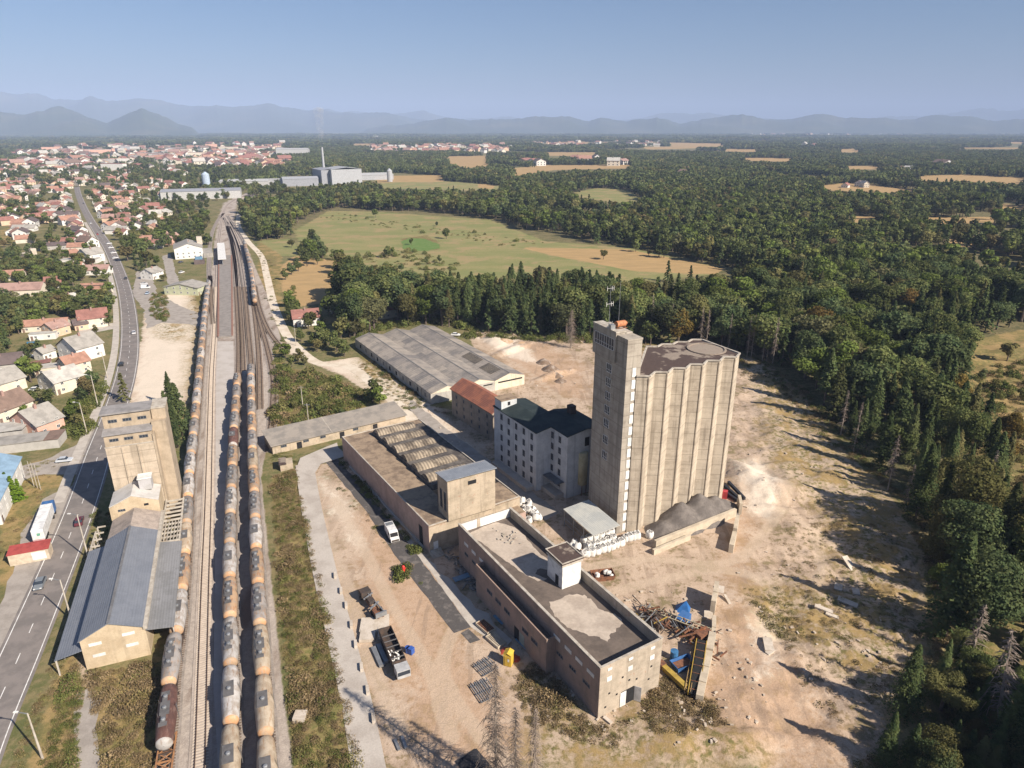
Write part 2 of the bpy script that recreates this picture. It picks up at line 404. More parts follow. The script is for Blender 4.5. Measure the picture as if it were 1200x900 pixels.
pos = coords(t, 'World')
def attr(nm):
    a = t.nodes.new('ShaderNodeAttribute'); a.attribute_name = nm
    s = t.nodes.new('ShaderNodeSeparateColor'); t.links.new(a.outputs['Color'], s.inputs[0]); return s.outputs
A, B, C_ = attr('maskA'), attr('maskB'), attr('maskC')
n_big = noise(t, pos, .012, 5, .6); n_mid = noise(t, pos, .11, 6, .65); n_sm = noise(t, pos, .7, 6, .7); n_fine = noise(t, pos, 4.0, 4, .7)
edge = mth(t, 'ADD', mth(t, 'MULTIPLY_ADD', n_mid, .9, -.45), mth(t, 'MULTIPLY_ADD', n_sm, .7, -.35))
def msk(o, k=1.0, lo=.42, hi=.58):
    return ramp(t, mth(t, 'ADD', o, mth(t, 'MULTIPLY', edge, k)), lo, hi)
base = mixc(t, ramp(t, n_mid, .35, .65), (.105, .112, .042), (.175, .152, .075))
base = mixc(t, ramp(t, n_big, .4, .62), base, (.125, .132, .052))
base = mixc(t, mth(t, 'MULTIPLY', C_[2], .75), base, (.095, .088, .045))
base = mixc(t, mth(t, 'MULTIPLY', ramp(t, mth(t, 'ADD', mth(t, 'MULTIPLY', n_sm, .6), mth(t, 'MULTIPLY', n_mid, .5)), .50, .60), .7), base, (.225, .18, .095))
mead = mixc(t, ramp(t, noise(t, pos, .02, 5, .6, scl=(1, 2.5, 1)), .38, .62), (.195, .205, .08), (.26, .235, .105))
mead = mixc(t, ramp(t, n_sm, .45, .7), mead, (.17, .17, .065))
mead = mixc(t, mth(t, 'MULTIPLY', ramp(t, noise(t, pos, .035, 6, .7), .5, .6), .7), mead, (.32, .235, .125))
tn = mixc(t, ramp(t, noise(t, pos, .05, 5, .6, scl=(1, 3, 1)), .35, .65), (.40, .27, .13), (.33, .23, .11))
col = mixc(t, msk(B[2], .8), base, mead)
col = mixc(t, msk(C_[0], .6), col, tn)
drt = mixc(t, ramp(t, n_mid, .4, .62), (.475, .37, .28), (.35, .262, .19))
drt = mixc(t, ramp(t, n_sm, .5, .68), drt, (.26, .185, .12))
drt = mixc(t, ramp(t, mth(t, 'ADD', mth(t, 'MULTIPLY', n_mid, .6), mth(t, 'MULTIPLY', n_sm, .5)), .57, .63), drt, (.21, .17, .095))
drt = mixc(t, mth(t, 'MULTIPLY', msk(A[1], 1.6, .35, .8), .6), drt, (.43, .285, .185))
drt = mixc(t, mth(t, 'MULTIPLY', msk(A[2], 1.3, .35, .75), .8), drt, (.68, .595, .49))
trk = t.nodes.new('ShaderNodeTexNoise'); trk.inputs['Scale'].default_value = 1.0; trk.inputs['Detail'].default_value = 3; trk.inputs['Distortion'].default_value = .8
mp = t.nodes.new('ShaderNodeMapping'); mp.inputs['Scale'].default_value = (.35, .05, 1); mp.inputs['Rotation'].default_value = (0, 0, R(-35)); t.links.new(pos, mp.inputs[0]); t.links.new(mp.outputs[0], trk.inputs['Vector'])
drt = mixc(t, mth(t, 'MULTIPLY', mth(t, 'SUBTRACT', 1.0, A[2]), mth(t, 'MULTIPLY', ramp(t, trk.outputs['Fac'], .54, .62), .5)), drt, (.27, .20, .145))
D_ = attr('maskD')
drt = mixc(t, mth(t, 'MULTIPLY', ramp(t, mth(t, 'ADD', D_[0], mth(t, 'MULTIPLY', edge, .9)), .45, .8), .6), drt, (.48, .38, .285))
col = mixc(t, msk(A[0], .7), col, drt)
grs = mixc(t, ramp(t, n_sm, .4, .62), (.24, .185, .075), (.14, .13, .05))
grs = mixc(t, ramp(t, n_mid, .45, .6), grs, (.31, .22, .10))
gcov = mth(t, 'MULTIPLY', B[0], mth(t, 'ADD', ramp(t, mth(t, 'ADD', n_sm, mth(t, 'MULTIPLY', n_mid, .8)), .78, 1.02), .12), clamp=True)
gcov = mixc(t, A[0], ramp(t, mth(t, 'ADD', B[0], mth(t, 'MULTIPLY', edge, .8)), .4, .6), gcov)
col = mixc(t, gcov, col, grs)
lsh = mixc(t, ramp(t, n_sm, .4, .6), (.15, .145, .05), (.25, .19, .085))
lsh = mixc(t, ramp(t, n_mid, .45, .6), lsh, (.17, .13, .06))
col = mixc(t, msk(B[1], .7), col, lsh)
bal = mixc(t, ramp(t, n_sm, .35, .65), (.43, .375, .325), (.33, .285, .25))
bal = mixc(t, ramp(t, noise(t, pos, .15, 5, .6, scl=(1, .25, 1)), .48, .66), bal, (.24, .19, .155))
col = mixc(t, msk(C_[1], .3), col, bal)
pebb = t.nodes.new('ShaderNodeTexVoronoi'); pebb.inputs['Scale'].default_value = 1.6; t.links.new(pos, pebb.inputs['Vector'])
g = mth(t, 'MULTIPLY_ADD', n_fine, 1.0, .5)
cc = t.nodes.new('ShaderNodeVectorMath'); cc.operation = 'SCALE'; t.links.new(col, cc.inputs[0]); t.links.new(g, cc.inputs['Scale'])
surf(t, cc.outputs[0], .95, 0, mth(t, 'ADD', mth(t, 'MULTIPLY', n_fine, .3), n_sm), .5, .35, spec=.1)
me.materials.append(gm)
ground = bpy.data.objects.new('ground', me); COL.objects.link(ground); tag(ground, 'open ground of pale dirt, dry grass and fields', 'ground', kind='structure')
def gz(x, y):
    i = min(max(int(np.searchsorted(gx, x)), 1), nxg - 1); j = min(max(int(np.searchsorted(gy, y)), 1), nyg - 1)
    a = (x - gx[i-1]) / (gx[i] - gx[i-1]); b = (y - gy[j-1]) / (gy[j] - gy[j-1])
    return float((1-a)*(1-b)*GZ[i-1,j-1] + a*(1-b)*GZ[i,j-1] + (1-a)*b*GZ[i-1,j] + a*b*GZ[i,j])
def maskat(m, x, y):
    i = min(int(np.searchsorted(gx, x)), nxg - 1); j = min(int(np.searchsorted(gy, y)), nyg - 1); return m[i, j]

# ================================================================ MOUNTAINS
M_hill = mat('wooded hillside', (.05, .065, .035), (.10, .10, .055), .0012, .95, 0, .25, .01, lo=.45, hi=.7)
def ridge(name, label, prof, D, depth, seed):
    prof = sorted(prof); xs = np.arange(prof[0][0], prof[-1][0] + .1, 2.0)
    ys = np.interp(xs, [p[0] for p in prof], [p[1] for p in prof])
    rs = np.random.RandomState(seed)
    k_ = np.convolve(rs.normal(0, 1, len(xs)+8), [.1,.2,.4,.2,.1], 'same')[4:-4] * .55 + np.convolve(rs.normal(0, 1, len(xs)+24), np.ones(9)/9, 'same')[12:-12] * 1.6
    ys = ys + k_
    V = []; nr = 22
    fa = fbm(xs[:, None] * 1.0, np.zeros((len(xs), 1)), 40, seed, 4)[:, 0]
    for i, (x, y) in enumerate(zip(xs, ys)):
        dv = y - 450; T = D / (FPX * CP - dv * SP); top = HC - (CP * dv + SP * FPX) * T
        edge_ = min(1, (i + .5) / 6, (len(xs) - i - .5) / 6)
        fwd = D; base_x = (x - 600) * T
        for j in range(nr + 1):
            u = j / nr * 1.6                   # 0 foot, 1 crest, 1.6 behind
            yy = D - depth * (1 - u)
            sx = base_x * yy / D
            s = math.sin(min(u, 1) * math.pi / 2) ** 1.5 if u <= 1 else math.cos((u - 1) / .6 * math.pi / 2)
            sp = math.sin(sx / (depth * .11) + 2.2 * math.sin(yy / (depth * .3) + seed)) * .5 + math.sin(sx / (depth * .05) + seed + yy / (depth * .12)) * .25
            h = (top + 8) * s * edge_ * (1 + .45 * sp * math.sin(min(u, 1) * math.pi) ) - 8
            V.append((sx, yy, h))
    mb = MB(); mb.v = V
    for i in range(len(xs) - 1):
        for j in range(nr):
            a = i * (nr + 1) + j; mb.f.append((a, a + nr + 1, a + nr + 2, a + 1)); mb.m.append(0)
    o = mb.build(name, M_hill, smooth=True); tag(o, label, 'mountains', kind='structure')
ridge('mountains', 'long high blue mountain range behind the town', [(-260,118),(-120,104),(0,110),(18,111),(45,111),(60,116),(105,116),(125,121),(150,118),(180,119),(200,120),(220,125),(240,124),(275,125),(300,126),(320,125),(345,127),(370,129),(395,131),(420,133),(450,135),(475,137),(500,141),(540,146)], 19000, 4500, 1)
ridge('mountains', 'faint farthest mountain ridge on the horizon', [(300,132),(360,129),(410,131),(450,133),(480,133),(500,132),(515,136),(540,140),(600,139),(640,141),(690,142),(740,140),(770,134),(800,133.5),(830,133.5),(860,136),(920,141),(1000,140),(1060,138),(1100,134),(1150,130),(1180,131),(1200,127),(1300,120),(1420,132)], 25000, 4500, 2)
ridge('hills', 'dark wooded near hills behind the town', [(-300,128),(-150,124),(-60,130),(0,133),(30,134),(45,131),(68,124.5),(85,129),(110,140),(125,145),(150,134),(168,128.5),(185,132),(210,145),(236,154)], 10500, 2200, 3)
ridge('hills', 'rolling blue wooded hills beyond the forest plain', [(420,151),(470,146),(500,142),(525,137),(560,141),(600,140),(640,138),(665,136),(690,142),(705,138),(720,141),(735,143),(770,139),(790,143),(800,144),(830,139),(870,136),(900,140),(922,141),(940,137),(955,135),(985,139),(1010,138),(1050,138.5),(1072,140),(1105,136),(1135,137),(1165,142),(1200,139),(1260,134),(1400,138)], 14500, 3000, 4)
# ================================================================ HAZE
hm, t = newmat('haze air')
pv = t.nodes.new('ShaderNodeVolumePrincipled'); pv.inputs['Color'].default_value = (.54, .69, 1.0, 1); pv.inputs['Density'].default_value = 8e-5; pv.inputs['Anisotropy'].default_value = -.12
ho = t.nodes.new('ShaderNodeOutputMaterial'); t.links.new(pv.outputs[0], ho.inputs['Volume'])
mb = MB(); mb.box(-34000, 34000, -4000, 34000, -22, 1120)
hz = mb.build('haze', hm); tag(hz, 'thin bluish haze lying over the whole plain', 'haze', kind='stuff')
# ================================================================ ROADS
M_asph = mat('asphalt', (.215, .19, .175), (.165, .148, .138), .25, .85, 0, .14, 5, lo=.4, hi=.6)
M_asph2 = mat('worn asphalt', (.34, .305, .27), (.27, .24, .21), .3, .9, 0, .2, 3)
M_walk = mat('pavement concrete', (.46, .42, .37), (.38, .34, .30), .4, .9, 0, .15, 3)
M_gravel = mat('gravel lane', (.44, .40, .355), (.36, .32, .28), .2, .95, 0, .25, 3)
M_palegravel = mat('pale gravel', (.62, .55, .45), (.52, .44, .34), .2, .95, 0, .2, 3)
M_line = mat('road paint', (.72, .72, .70), (.55, .53, .5), .8, .7, 0, .15, 6)
M_tarstrip = mat('old dark tarmac', (.085, .078, .075), (.15, .135, .125), .5, .9, 0, .3, 2.5, lo=.5, hi=.65)
def smooth_path(P, n=6):
    P = [Vector(p) for p in P]; out = []
    for i in range(len(P) - 1):
        a = P[max(i-1, 0)]; b = P[i]; c = P[i+1]; d = P[min(i+2, len(P)-1)]
        for k in range(n):
            t = k / n
            out.append(.5 * ((2*b) + (c-a)*t + (2*a-5*b+4*c-d)*t*t + (3*b-a-3*c+d)*t**3))
    out.append(P[-1]); return out
def pxpath(pts, n=6): return smooth_path([G(*p) for p in pts], n)
def offs(path, o):
    out = []
    for i, p in enumerate(path):
        d = (path[min(i+1, len(path)-1)] - path[max(i-1, 0)]).normalized()
        out.append(p + Vector((d.y, -d.x, 0)) * o)
    return out
def ribbon_mb(path, o0, o1, z, mb=None, zs=None, wob=0):
    mb = mb or MB(); a = offs(path, o0); b = offs(path, o1); i = len(mb.v)
    for k, (p, q) in enumerate(zip(a, b)):
        if wob:
            jw = rnd.uniform(-wob, wob); jx = rnd.uniform(-wob, wob); p = p + Vector((jw, 0, 0)); q = q + Vector((jx, 0, 0))
        mb.v += [(p.x, p.y, z), (q.x, q.y, z)]
    for k in range(len(path) - 1):
        mb.f.append((i+2*k, i+2*k+1, i+2*k+3, i+2*k+2)); mb.m.append(0)
    return mb
def resample(path, step):
    out = [path[0]]; acc = 0; last = path[0]
    for i in range(1, len(path)):
        a, b = path[i-1], path[i]; L = (b - a).length; s = step - acc
        while s <= L: out.append(a + (b - a) * (s / L)); s += step
        acc = L - (s - step)
    return out
road_px = [(-62,980),(-22,870),(22,770),(52,700),(77,640),(98,585),(117,528),(135,480),(147,440),(152,405),(151,370),(146,340),(138,315),(128,292),(117,275),(106,258),(98,243),(92,228),(90,219)]
road = pxpath(road_px, 8)
ro = ribbon_mb(road, -4.1, 4.1, .05).build('main_road', M_asph); tag(ro, 'two lane asphalt main road with white lines', 'road', kind='structure')
z_m = .056
tag(ribbon_mb(road, 3.35, 3.52, z_m, ribbon_mb(road[:120], -3.52, -3.35, z_m)).build('edge_line', M_line, ro), 'solid white edge lines')
rs_ = resample(road, .5); mb = MB()
for k in range(0, len(rs_) - 10, 18):
    ribbon_mb(rs_[k:k+7], -.08, .08, z_m, mb)
mb.build('centre_line', M_line, ro)
sw = ribbon_mb(road[40:120], -7.4, -4.8, .12).build('pavement', M_walk); tag(sw, 'pale concrete footpath along the main road', 'pavement', kind='structure')
mb = MB(); ribbon_mb(road[40:120], -4.95, -4.6, .13, mb); mb.build('kerb', M_walk, sw)
def pxpoly(name, pts, z, m, label, cat='paving', sub=3, jit=.35, par=None):
    P = [G(*p) for p in pts]; Q = []
    n = len(P)
    for k in range(n):
        a, b = P[k], P[(k+1) % n]; L = (b - a).length; s = max(1, int(L / sub))
        for j in range(s):
            p = a + (b - a) * (j / s)
            if j: p = p + Vector((rnd.gauss(0, jit), rnd.gauss(0, jit), 0))
            Q.append((p.x, p.y, z))
    bm = MB(); bm.face(Q); o = bm.build(name, m)
    tag(o, label, cat, kind='structure'); return o
pxpoly('parking_area', [(22,720),(5,700),(24,632),(50,585),(88,568),(104,575),(96,600),(70,650),(46,705)], .018, M_asph2, 'worn asphalt lay-by where the white lorry is parked')
pxpoly('side_street', [(-40,575),(20,548),(62,535),(95,518),(118,490),(124,515),(112,545),(92,556),(50,556),(0,572),(-30,590)], .024, M_asph2, 'side street curving off the main road to the left')
pxpoly('parking_area', [(-60,800),(-20,745),(5,700),(24,715),(12,760),(-15,830)], .030, M_asph2, 'grey gravel verge at the left picture edge')
pxpoly('service_street', [(155,345),(160,318),(172,318),(180,330),(185,345),(215,360),(238,368),(240,385),(222,380),(190,378),(172,385),(168,362)], .022, M_asph2, 'asphalt forecourt by the light blue car')
pxpoly('service_street', [(190,300),(200,297),(206,320),(216,340),(205,345),(196,330)], .026, M_asph2, 'narrow asphalt yard left of the green depot')
pxpoly('worn_apron', [(108,806),(88,812),(86,850),(96,905),(118,905),(112,850),(120,820)], .02, M_asph2, 'broken concrete track below the blue shed')
lane = pxpath([(357,545),(364,590),(374,640),(385,690),(400,750),(417,820),(432,900),(440,950)], 8)
tag(ribbon_mb(lane, -2.6, 2.6, .35, wob=.02).build('gravel_lane', M_gravel), 'straight grey lane beside the overgrown strip', 'road', kind='structure')
lane2 = pxpath([(298,232),(283,245),(279,262),(290,282),(306,300),(313,325),(320,355),(332,385),(345,404),(372,425),(410,430),(440,452),(470,478),(492,505)], 8)
tag(ribbon_mb(lane2, -2.3, 2.3, .03, wob=.03).build('gravel_lane', M_palegravel), 'pale gravel lane winding right of the tracks', 'road', kind='structure')
st2 = pxpath([(380,540),(420,580),(455,630),(500,690),(555,750)], 8)
pxpoly('tarmac_strip', [(376,535),(392,533),(470,625),(552,735),(532,742),(462,650),(430,600)], .028, M_tarstrip, 'dark tarmac strip patched with white in front of the brick-walled works', jit=.1)
pxpoly('tarmac_strip', [(540,742),(549,737),(563,750),(551,754)], .034, M_tarstrip, 'short dark tarmac patch past the strip end', jit=.05)
pxpoly('concrete_apron', [(470,618),(500,655),(600,750),(590,762),(552,735),(505,670),(462,622)], .022, M_walk, 'long concrete apron between dark strip and warehouse', jit=.25)
pxpoly('concrete_apron', [(480,466),(520,500),(600,560),(655,600),(640,610),(600,575),(540,530),(478,480)], .03, M_asph2, 'shaded alley floor between the works and the mill', jit=.2)
0 and pxpoly('concrete_apron', [(838,715),(822,762),(800,770),(783,735),(800,700),(830,690)], .6, M_walk, 'grey concrete slab by the scaffold heap', jit=.25)
pxpoly('path', [(92,393),(135,385),(136,378),(95,383)], .02, M_walk, 'narrow garden path by the main road')

# ================================================================ BUILDING HELPERS
WIN = {}
def window_mesh(w, h, style):
    k = (round(w, 2), round(h, 2), style)
    if k in WIN: return WIN[k]
    mb = MB(); fr, gl = (M_white, M_glass)
    if style == 'dark': mb.box(-w/2, w/2, -.03, .0, 0, h, 0); mats = [M_dark]
    elif style == 'blank': mb.box(-w/2, w/2, -.06, .0, 0, h, 0); mats = [M_white]
    elif style == 'lit': mb.box(-w/2, w/2, -.10, .0, 0, h, 0); mats = [M_white]
    else:
        t_ = .09; n = {'w2': 2, 'w3': 3, 'w8': 8, 'dk3': 3, 'dk2': 2}[style]
        mb.box(-w/2+t_, w/2-t_, -.02, .0, t_, h-t_, 1)
        mb.box(-w/2, w/2, -.08, .02, 0, t_, 0); mb.box(-w/2, w/2, -.08, .02, h-t_, h, 0)
        for i in range(n+1):
            x = -w/2 + (w-t_)*i/n; mb.box(x, x+t_, -.08, .02, t_, h-t_, 0)
        if h > 1.4: mb.box(-w/2+t_, w/2-t_, -.07, .0, h*.33-.03, h*.33+.03, 0)
        mats = [M_framedk if style.startswith('dk') else fr, gl]
    WIN[k] = mb.mesh('window', mats); return WIN[k]
M_framedk = plain('weathered frame', (.17, .17, .175), .7)
def window(parent, x, y, z, az, w, h, style='w2', name='window'):
    """az: local direction the wall faces, as an angle: 0 = -Y face, 90 = +X face, 180 = +Y, 270 = -X (counter-clockwise from above)"""
    o = bpy.data.objects.new(name, window_mesh(w, h, style)); COL.objects.link(o); o.parent = parent
    o.location = (x, y, z); o.rotation_euler = (0, 0, R(az)); return o
def gable_roof(mb, x0, x1, y0, y1, z, rise, ov=.4, th=.22, m=0, axis='y', ridge=.5):
    """gabled roof shell, ridge along axis"""
    def P(a, b, c): return (a, b, c) if axis == 'y' else (b, a, c)
    if axis == 'x': x0, x1, y0, y1 = y0, y1, x0, x1
    xr = x0 + (x1 - x0) * ridge
    sl, sr = rise / (xr - x0), rise / (x1 - xr)
    ya, yb = y0 - ov, y1 + ov
    L = [(x0-ov, z - sl*ov), (xr, z+rise), (x1+ov, z - sr*ov)]
    for (a, b) in ((0, 1), (1, 2)):
        (xa, za), (xb, zb) = L[a], L[b]
        up = [P(xa, ya, za+th), P(xb, ya, zb+th), P(xb, yb, zb+th), P(xa, yb, za+th)]
        dn = [P(xa, ya, za), P(xb, ya, zb), P(xb, yb, zb), P(xa, yb, za)]
        if axis == 'x': up = up[::-1]; dn = dn[::-1]
        mb.face(up, m); mb.face(dn[::-1], m)
        for k in range(4):
            j = (k+1) % 4; mb.face([up[k], dn[k], dn[j], up[j]], m)
def gable_walls(mb, x0, x1, y0, y1, z0, z, rise, m=0, axis='y', ridge=.5):
    def P(a, b, c): return (a, b, c) if axis == 'y' else (b, a, c)
    if axis == 'x': x0, x1, y0, y1 = y0, y1, x0, x1
    xr = x0 + (x1-x0)*ridge
    for y, fl in ((y0, 0), (y1, 1)):
        q = [P(x0,y,z0), P(x1,y,z0), P(x1,y,z), P(xr,y,z+rise), P(x0,y,z)]
        mb.face(q[::-1] if (fl ^ (axis == 'x')) else q, m)
    for x, fl in ((x0, 1), (x1, 0)):
        q = [P(x,y0,z0), P(x,y1,z0), P(x,y1,z), P(x,y0,z)]
        mb.face(q[::-1] if (fl ^ (axis == 'x')) else q, m)
    return mb
def parapet(mb, x0, x1, y0, y1, z0, z1, t_=.35, m=0):
    mb.box(x0, x1, y0, y0+t_, z0, z1, m); mb.box(x0, x1, y1-t_, y1, z0, z1, m)
    mb.box(x0, x0+t_, y0+t_, y1-t_, z0, z1, m); mb.box(x1-t_, x1, y0+t_, y1-t_, z0, z1, m)
class Fr:
    """local frame: origin + azimuth of local +Y"""
    def __init__(s, x, y, az): s.o = Vector((x, y, 0)); s.az = az; s.Y = azv(az); s.X = azv(az + 90)
    def loc(s, p): d = Vector((p[0], p[1], 0)) - s.o; return (d.dot(s.X), d.dot(s.Y))
    def lp(s, px, py, z=0): return s.loc(G(px, py, z))

# ================================================================ GRAIN SILO AND ITS TOWER
M_silo = concrete('silo concrete', (.46, .395, .31), (.34, .285, .22), .55, .3, joint=2.9)
M_tower = concrete('tower concrete', (.37, .33, .275), (.27, .235, .195), .45, .25, joint=2.9)
M_siloroof = mat('silo roof felt', (.075, .052, .045), (.25, .205, .165), .18, .95, 0, .4, 2.2, lo=.56, hi=.62)
M_coping = mat('coping concrete', (.45, .41, .35), (.33, .29, .24), .8, .9, 0, .2, 3)
SO = Vector((26.0, 146.5, 0)); S = Fr(26.0, 146.5, -25.0)
silo = thing('grain_silo', 'tall ribbed concrete grain silo block with dark patchy flat roof', 'silo', SO, S.az)
front = [(746,440),(761,440),(766,436),(784,436),(789,432),(805,432),(809,427),(825,427),(829,422),(845,422),(849,417),(864,417),(867,413.5)]
back = [(823,397.5),(807.5,397.5),(804,400.5),(790,400.5),(785,404.5),(770,404.5),(765,408.5),(752,408.5)]
out = [S.lp(x, y, 41.8) for x, y in front + back]
# regularise the sawtooth front: equal bays
f0 = Vector(S.lp(746, 440, 41.8)); f1 = Vector(S.lp(867, 413.5, 41.8))
bays = 6; fr = [f0]; step = (f1 - f0) / bays
wide = Vector((math.cos(R(-29)), math.sin(R(-29)))) * 3.0
for i in range(bays):
    st = f0 + step * i; fr.append(st + wide); fr.append(st + step)
b0 = Vector(S.lp(823, 397.5, 41.8)); b1 = Vector(S.lp(752, 408.5, 41.8)); bk = [b0]; stb = (b1 - b0) / 4
for i in range(4):
    st = b0 + stb * i; bk.append(st - wide * .9); bk.append(st + stb)
outl = [tuple(p) for p in fr] + [tuple(p) for p in bk[:-1]]
mb = MB(); mb.prism(outl, 0, 41.5, 0, bottom=False); mb.build('silo_wall', M_silo, silo)
mb = MB()
for i in range(bays):
    p = f0 + step * i + wide; q = p - wide.normalized() * .28; mb.box(q.x-.1, q.x+.12, q.y-.06, q.y+.1, 0, 41.2)
mb.build('bay_shade_line', concrete('painted bay shade', (.17,.135,.10), (.09,.07,.055), .5), silo)  # dark lines painted for the shaded sliver beside each bay
mb = MB(); inner = [(p[0] * 1.0, p[1] * 1.0) for p in outl]
mb.face([(p[0], p[1], 41.53) for p in inner]); mb.build('roof', M_siloroof, silo)
mb = MB()
for i in range(len(outl)):
    a = Vector((*outl[i], 41.68)); b = Vector((*outl[(i+1) % len(outl)], 41.68))
    mb.beam(a, b, .45, .3)
mb.build('roof_edge', M_coping, silo)
cx_, cy_ = S.lp(828, 408, 41.8)
mb = MB(); mb.lathe([(5.0, 41.5), (5.0, 41.8), (4.5, 41.8), (4.5, 41.56), (0, 41.56)], 24, c=(cx_, cy_, 0)); o = mb.build('roof_ring', mat('pale screed', (.27,.225,.18),(.26,.21,.17), .5, .95, 0, .3, 2), silo)
tw = thing('stair_tower', 'taller square concrete tower at the left end of the silo', 'tower', SO, S.az)
# footprint: left face runs back along local Y, front face 3.8 m along local X
TL, TW, TH = 13.6, 3.9, 51.0
mb = MB()
mb.box(0, TW, 0, TL, 0, 50.2)
mb.box(-.25, TW-1.0, 5.2, TL + .3, 43.6, 50.2) if False else None
# stair window recess column
mb.build('tower_wall', M_tower, tw)
mb = MB(); mb.box(TW, TW+1.6, 1.2, 6.0, 0, 41.0); mb.build('link_wall', M_silo, tw)
mb = MB(); mb.box(-.45, 2.1, 4.2, TL+.45, 43.9, 51.1); mb.box(-.1, TW+.1, -.1, TL+.1, 50.203, 50.65); mb.build('top_storey', M_tower, tw)
mb = MB(); mb.box(-.55, 2.2, 4.1, TL+.55, 51.103, 51.4); mb.box(2.35, TW+.2, 4.2, TL+.2, 50.653, 50.9); mb.build('roof', M_coping, tw)
window(tw, -.45, 9.0, 46.6, 270, 8.4, 2.9, 'w8')
zz = 41.0
for k in range(9):
    z_ = 40.6 - 3.55 * k
    if k == 5: z_ -= .9
    if k > 5: z_ = 22.3 - 4.6 * (k - 5) + 0
    if k < 7: window(tw, 0, 7.0, z_, 270, 2.3, 2.2, 'w3')
for k in range(15):
    window(tw, 2.15, 0, 41.5 - 2.93 * k, 0, 1.0, 2.15, 'lit', 'stair_window')
# gear on the tower roof
ax, ay = 1.5, 10.5
tk = thing('roof_machine', 'rusty orange drum machine on the tower roof', 'machine', SO + S.X * 1.9 + S.Y * 6.6 + Vector((0, 0, 51.4)), S.az)
MB().tube((-.9, 0, 1.0), (1.6, .2, 1.0), .75, n=14).tube((1.6,.2,1.0),(2.1,.25,1.0),.4).build('drum', mat('orange paint', (.48,.20,.09),(.30,.12,.06),1.5,.6), tk)
mb = MB(); 
for x in (-.7, 1.3):
    for y in (-.6, .6): mb.beam((x, y, 0), (x, y*.4, 1.0), .12, .12)
mb.beam((-1.2,-.6,.1),(1.8,-.6,.1),.15,.15); mb.beam((-1.2,.6,.1),(1.8,.6,.1),.15,.15); mb.build('frame', M_rust, tk)
MB().box(-2.6,-1.4,-.5,.6,0,1.1).tube((-2,0,1.1),(-2,0,1.9),.1).build('motor', M_steel, tk)
an = thing('antenna_mast', 'thin antenna mast with dipoles on the concrete tower roof', 'antenna', SO + S.X*1.0 + S.Y*9.6 + Vector((0,0,51.4)), S.az)
MB().tube((0,0,0),(0,0,9.6),.07,.04).build('mast', M_steel, an)
for z in (5.2, 8.9):
    mb = MB(); mb.beam((-.9,0,z),(.9,0,z),.06,.06)
    for x in (-.9, .9, .4): mb.beam((x,0,z-.6),(x,0,z+.5),.07,.07)
    mb.build('dipole', M_white, an)
an2 = thing('antenna_mast', 'plain taller pole behind the dipole mast on the tower roof', 'antenna', SO + S.X*3.0 + S.Y*8.6 + Vector((0,0,50.9)), S.az)
MB().tube((0,0,0),(0,0,11),.06,.04).build('mast', M_steel, an2)

# ================================================================ FLAT ROOFED WAREHOUSE
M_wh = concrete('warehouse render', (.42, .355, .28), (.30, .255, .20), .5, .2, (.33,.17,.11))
M_whside = concrete('warehouse brick side', (.33, .235, .19), (.25, .19, .155), .35)  # side and lean-to walls, darker and redder than the front render
M_flat = mat('tar flat roof', (.15, .12, .10), (.105, .085, .072), .3, .95, 0, .25, 1.6)
M_screed = mat('pale roof screed', (.46, .39, .32), (.36, .30, .245), .25, .95, 0, .25, 1.6)
W0 = (14.75, 89.6); W = Fr(14.75, 89.6, -31.3)
wh = thing('warehouse', 'long flat roofed warehouse with parapet in the right foreground', 'building', (*W0, 0), W.az)
WL, WW, WH = 51.8, 13.8, 10.9
mb = MB(); mb.box(0, WW, 0, WL, 0, WH - 2.3, 0)
mb.build('wall', M_wh, wh)
mb = MB(); mb.box(-.06, -.003, 0.0, WL, 0, WH - .2); mb.build('side_wall', M_whside, wh)
mb = MB(); mb.box(.36, WW-.36, .36, WL-.36, WH-2.297, WH-2.2); mb.build('roof', M_flat, wh)
for pts in ([(548,626),(565,618),(580,612),(592,614),(603,618),(615,628),(626,641),(634,650),(643,657),(642,668),(632,666),(628,672),(641,679),(630,681),(618,675),(612,671),(605,667),(596,660),(585,652),(572,641),(560,633)],
            [(644,705),(655,702),(667,697),(677,696),(685,697.5),(692,702),(699,711),(706,715),(717,719),(727,724),(731,731),(723,737),(721,740),(715,745),(712,752),(706,749),(700,746),(690,745),(680,741),(667,737),(660,731),(652,724),(648,718),(646,711)]):
    Q = []
    for k in range(len(pts)):
        a, b = G(*pts[k], WH-2.2), G(*pts[(k+1) % len(pts)], WH-2.2)
        for j in range(3):
            p = a.lerp(b, j/3); lx = W.loc(p); Q.append((min(max(lx[0]+rnd.gauss(0,.12),.5),WW-.5), lx[1]+rnd.gauss(0,.12), WH-2.192))
    mb = MB(); mb.face(Q); mb.build('screed_patch', M_screed, wh)
mb = MB(); parapet(mb, 0, WW, 0, WL, WH-2.297, WH, .34); mb.build('parapet', M_wh, wh)
mb = MB(); mb.box(-.12, .42, -.02, WL+.05, WH+.003, WH+.12); mb.box(WW-.42, WW+.15, -.02, WL+.05, WH+.003, WH+.12); mb.box(.42, WW-.42, -.05, .4, WH+.003, WH+.06); mb.build('coping', M_coping, wh)
mb = MB(); mb.box(.36, 4.5, WL-.42, WL-.37, WH-2.2, WH-.02); mb.box(5.4, WW-.4, WL-.42, WL-.37, WH-2.2, WH-.02); mb.build('white_parapet_face', M_white, wh)
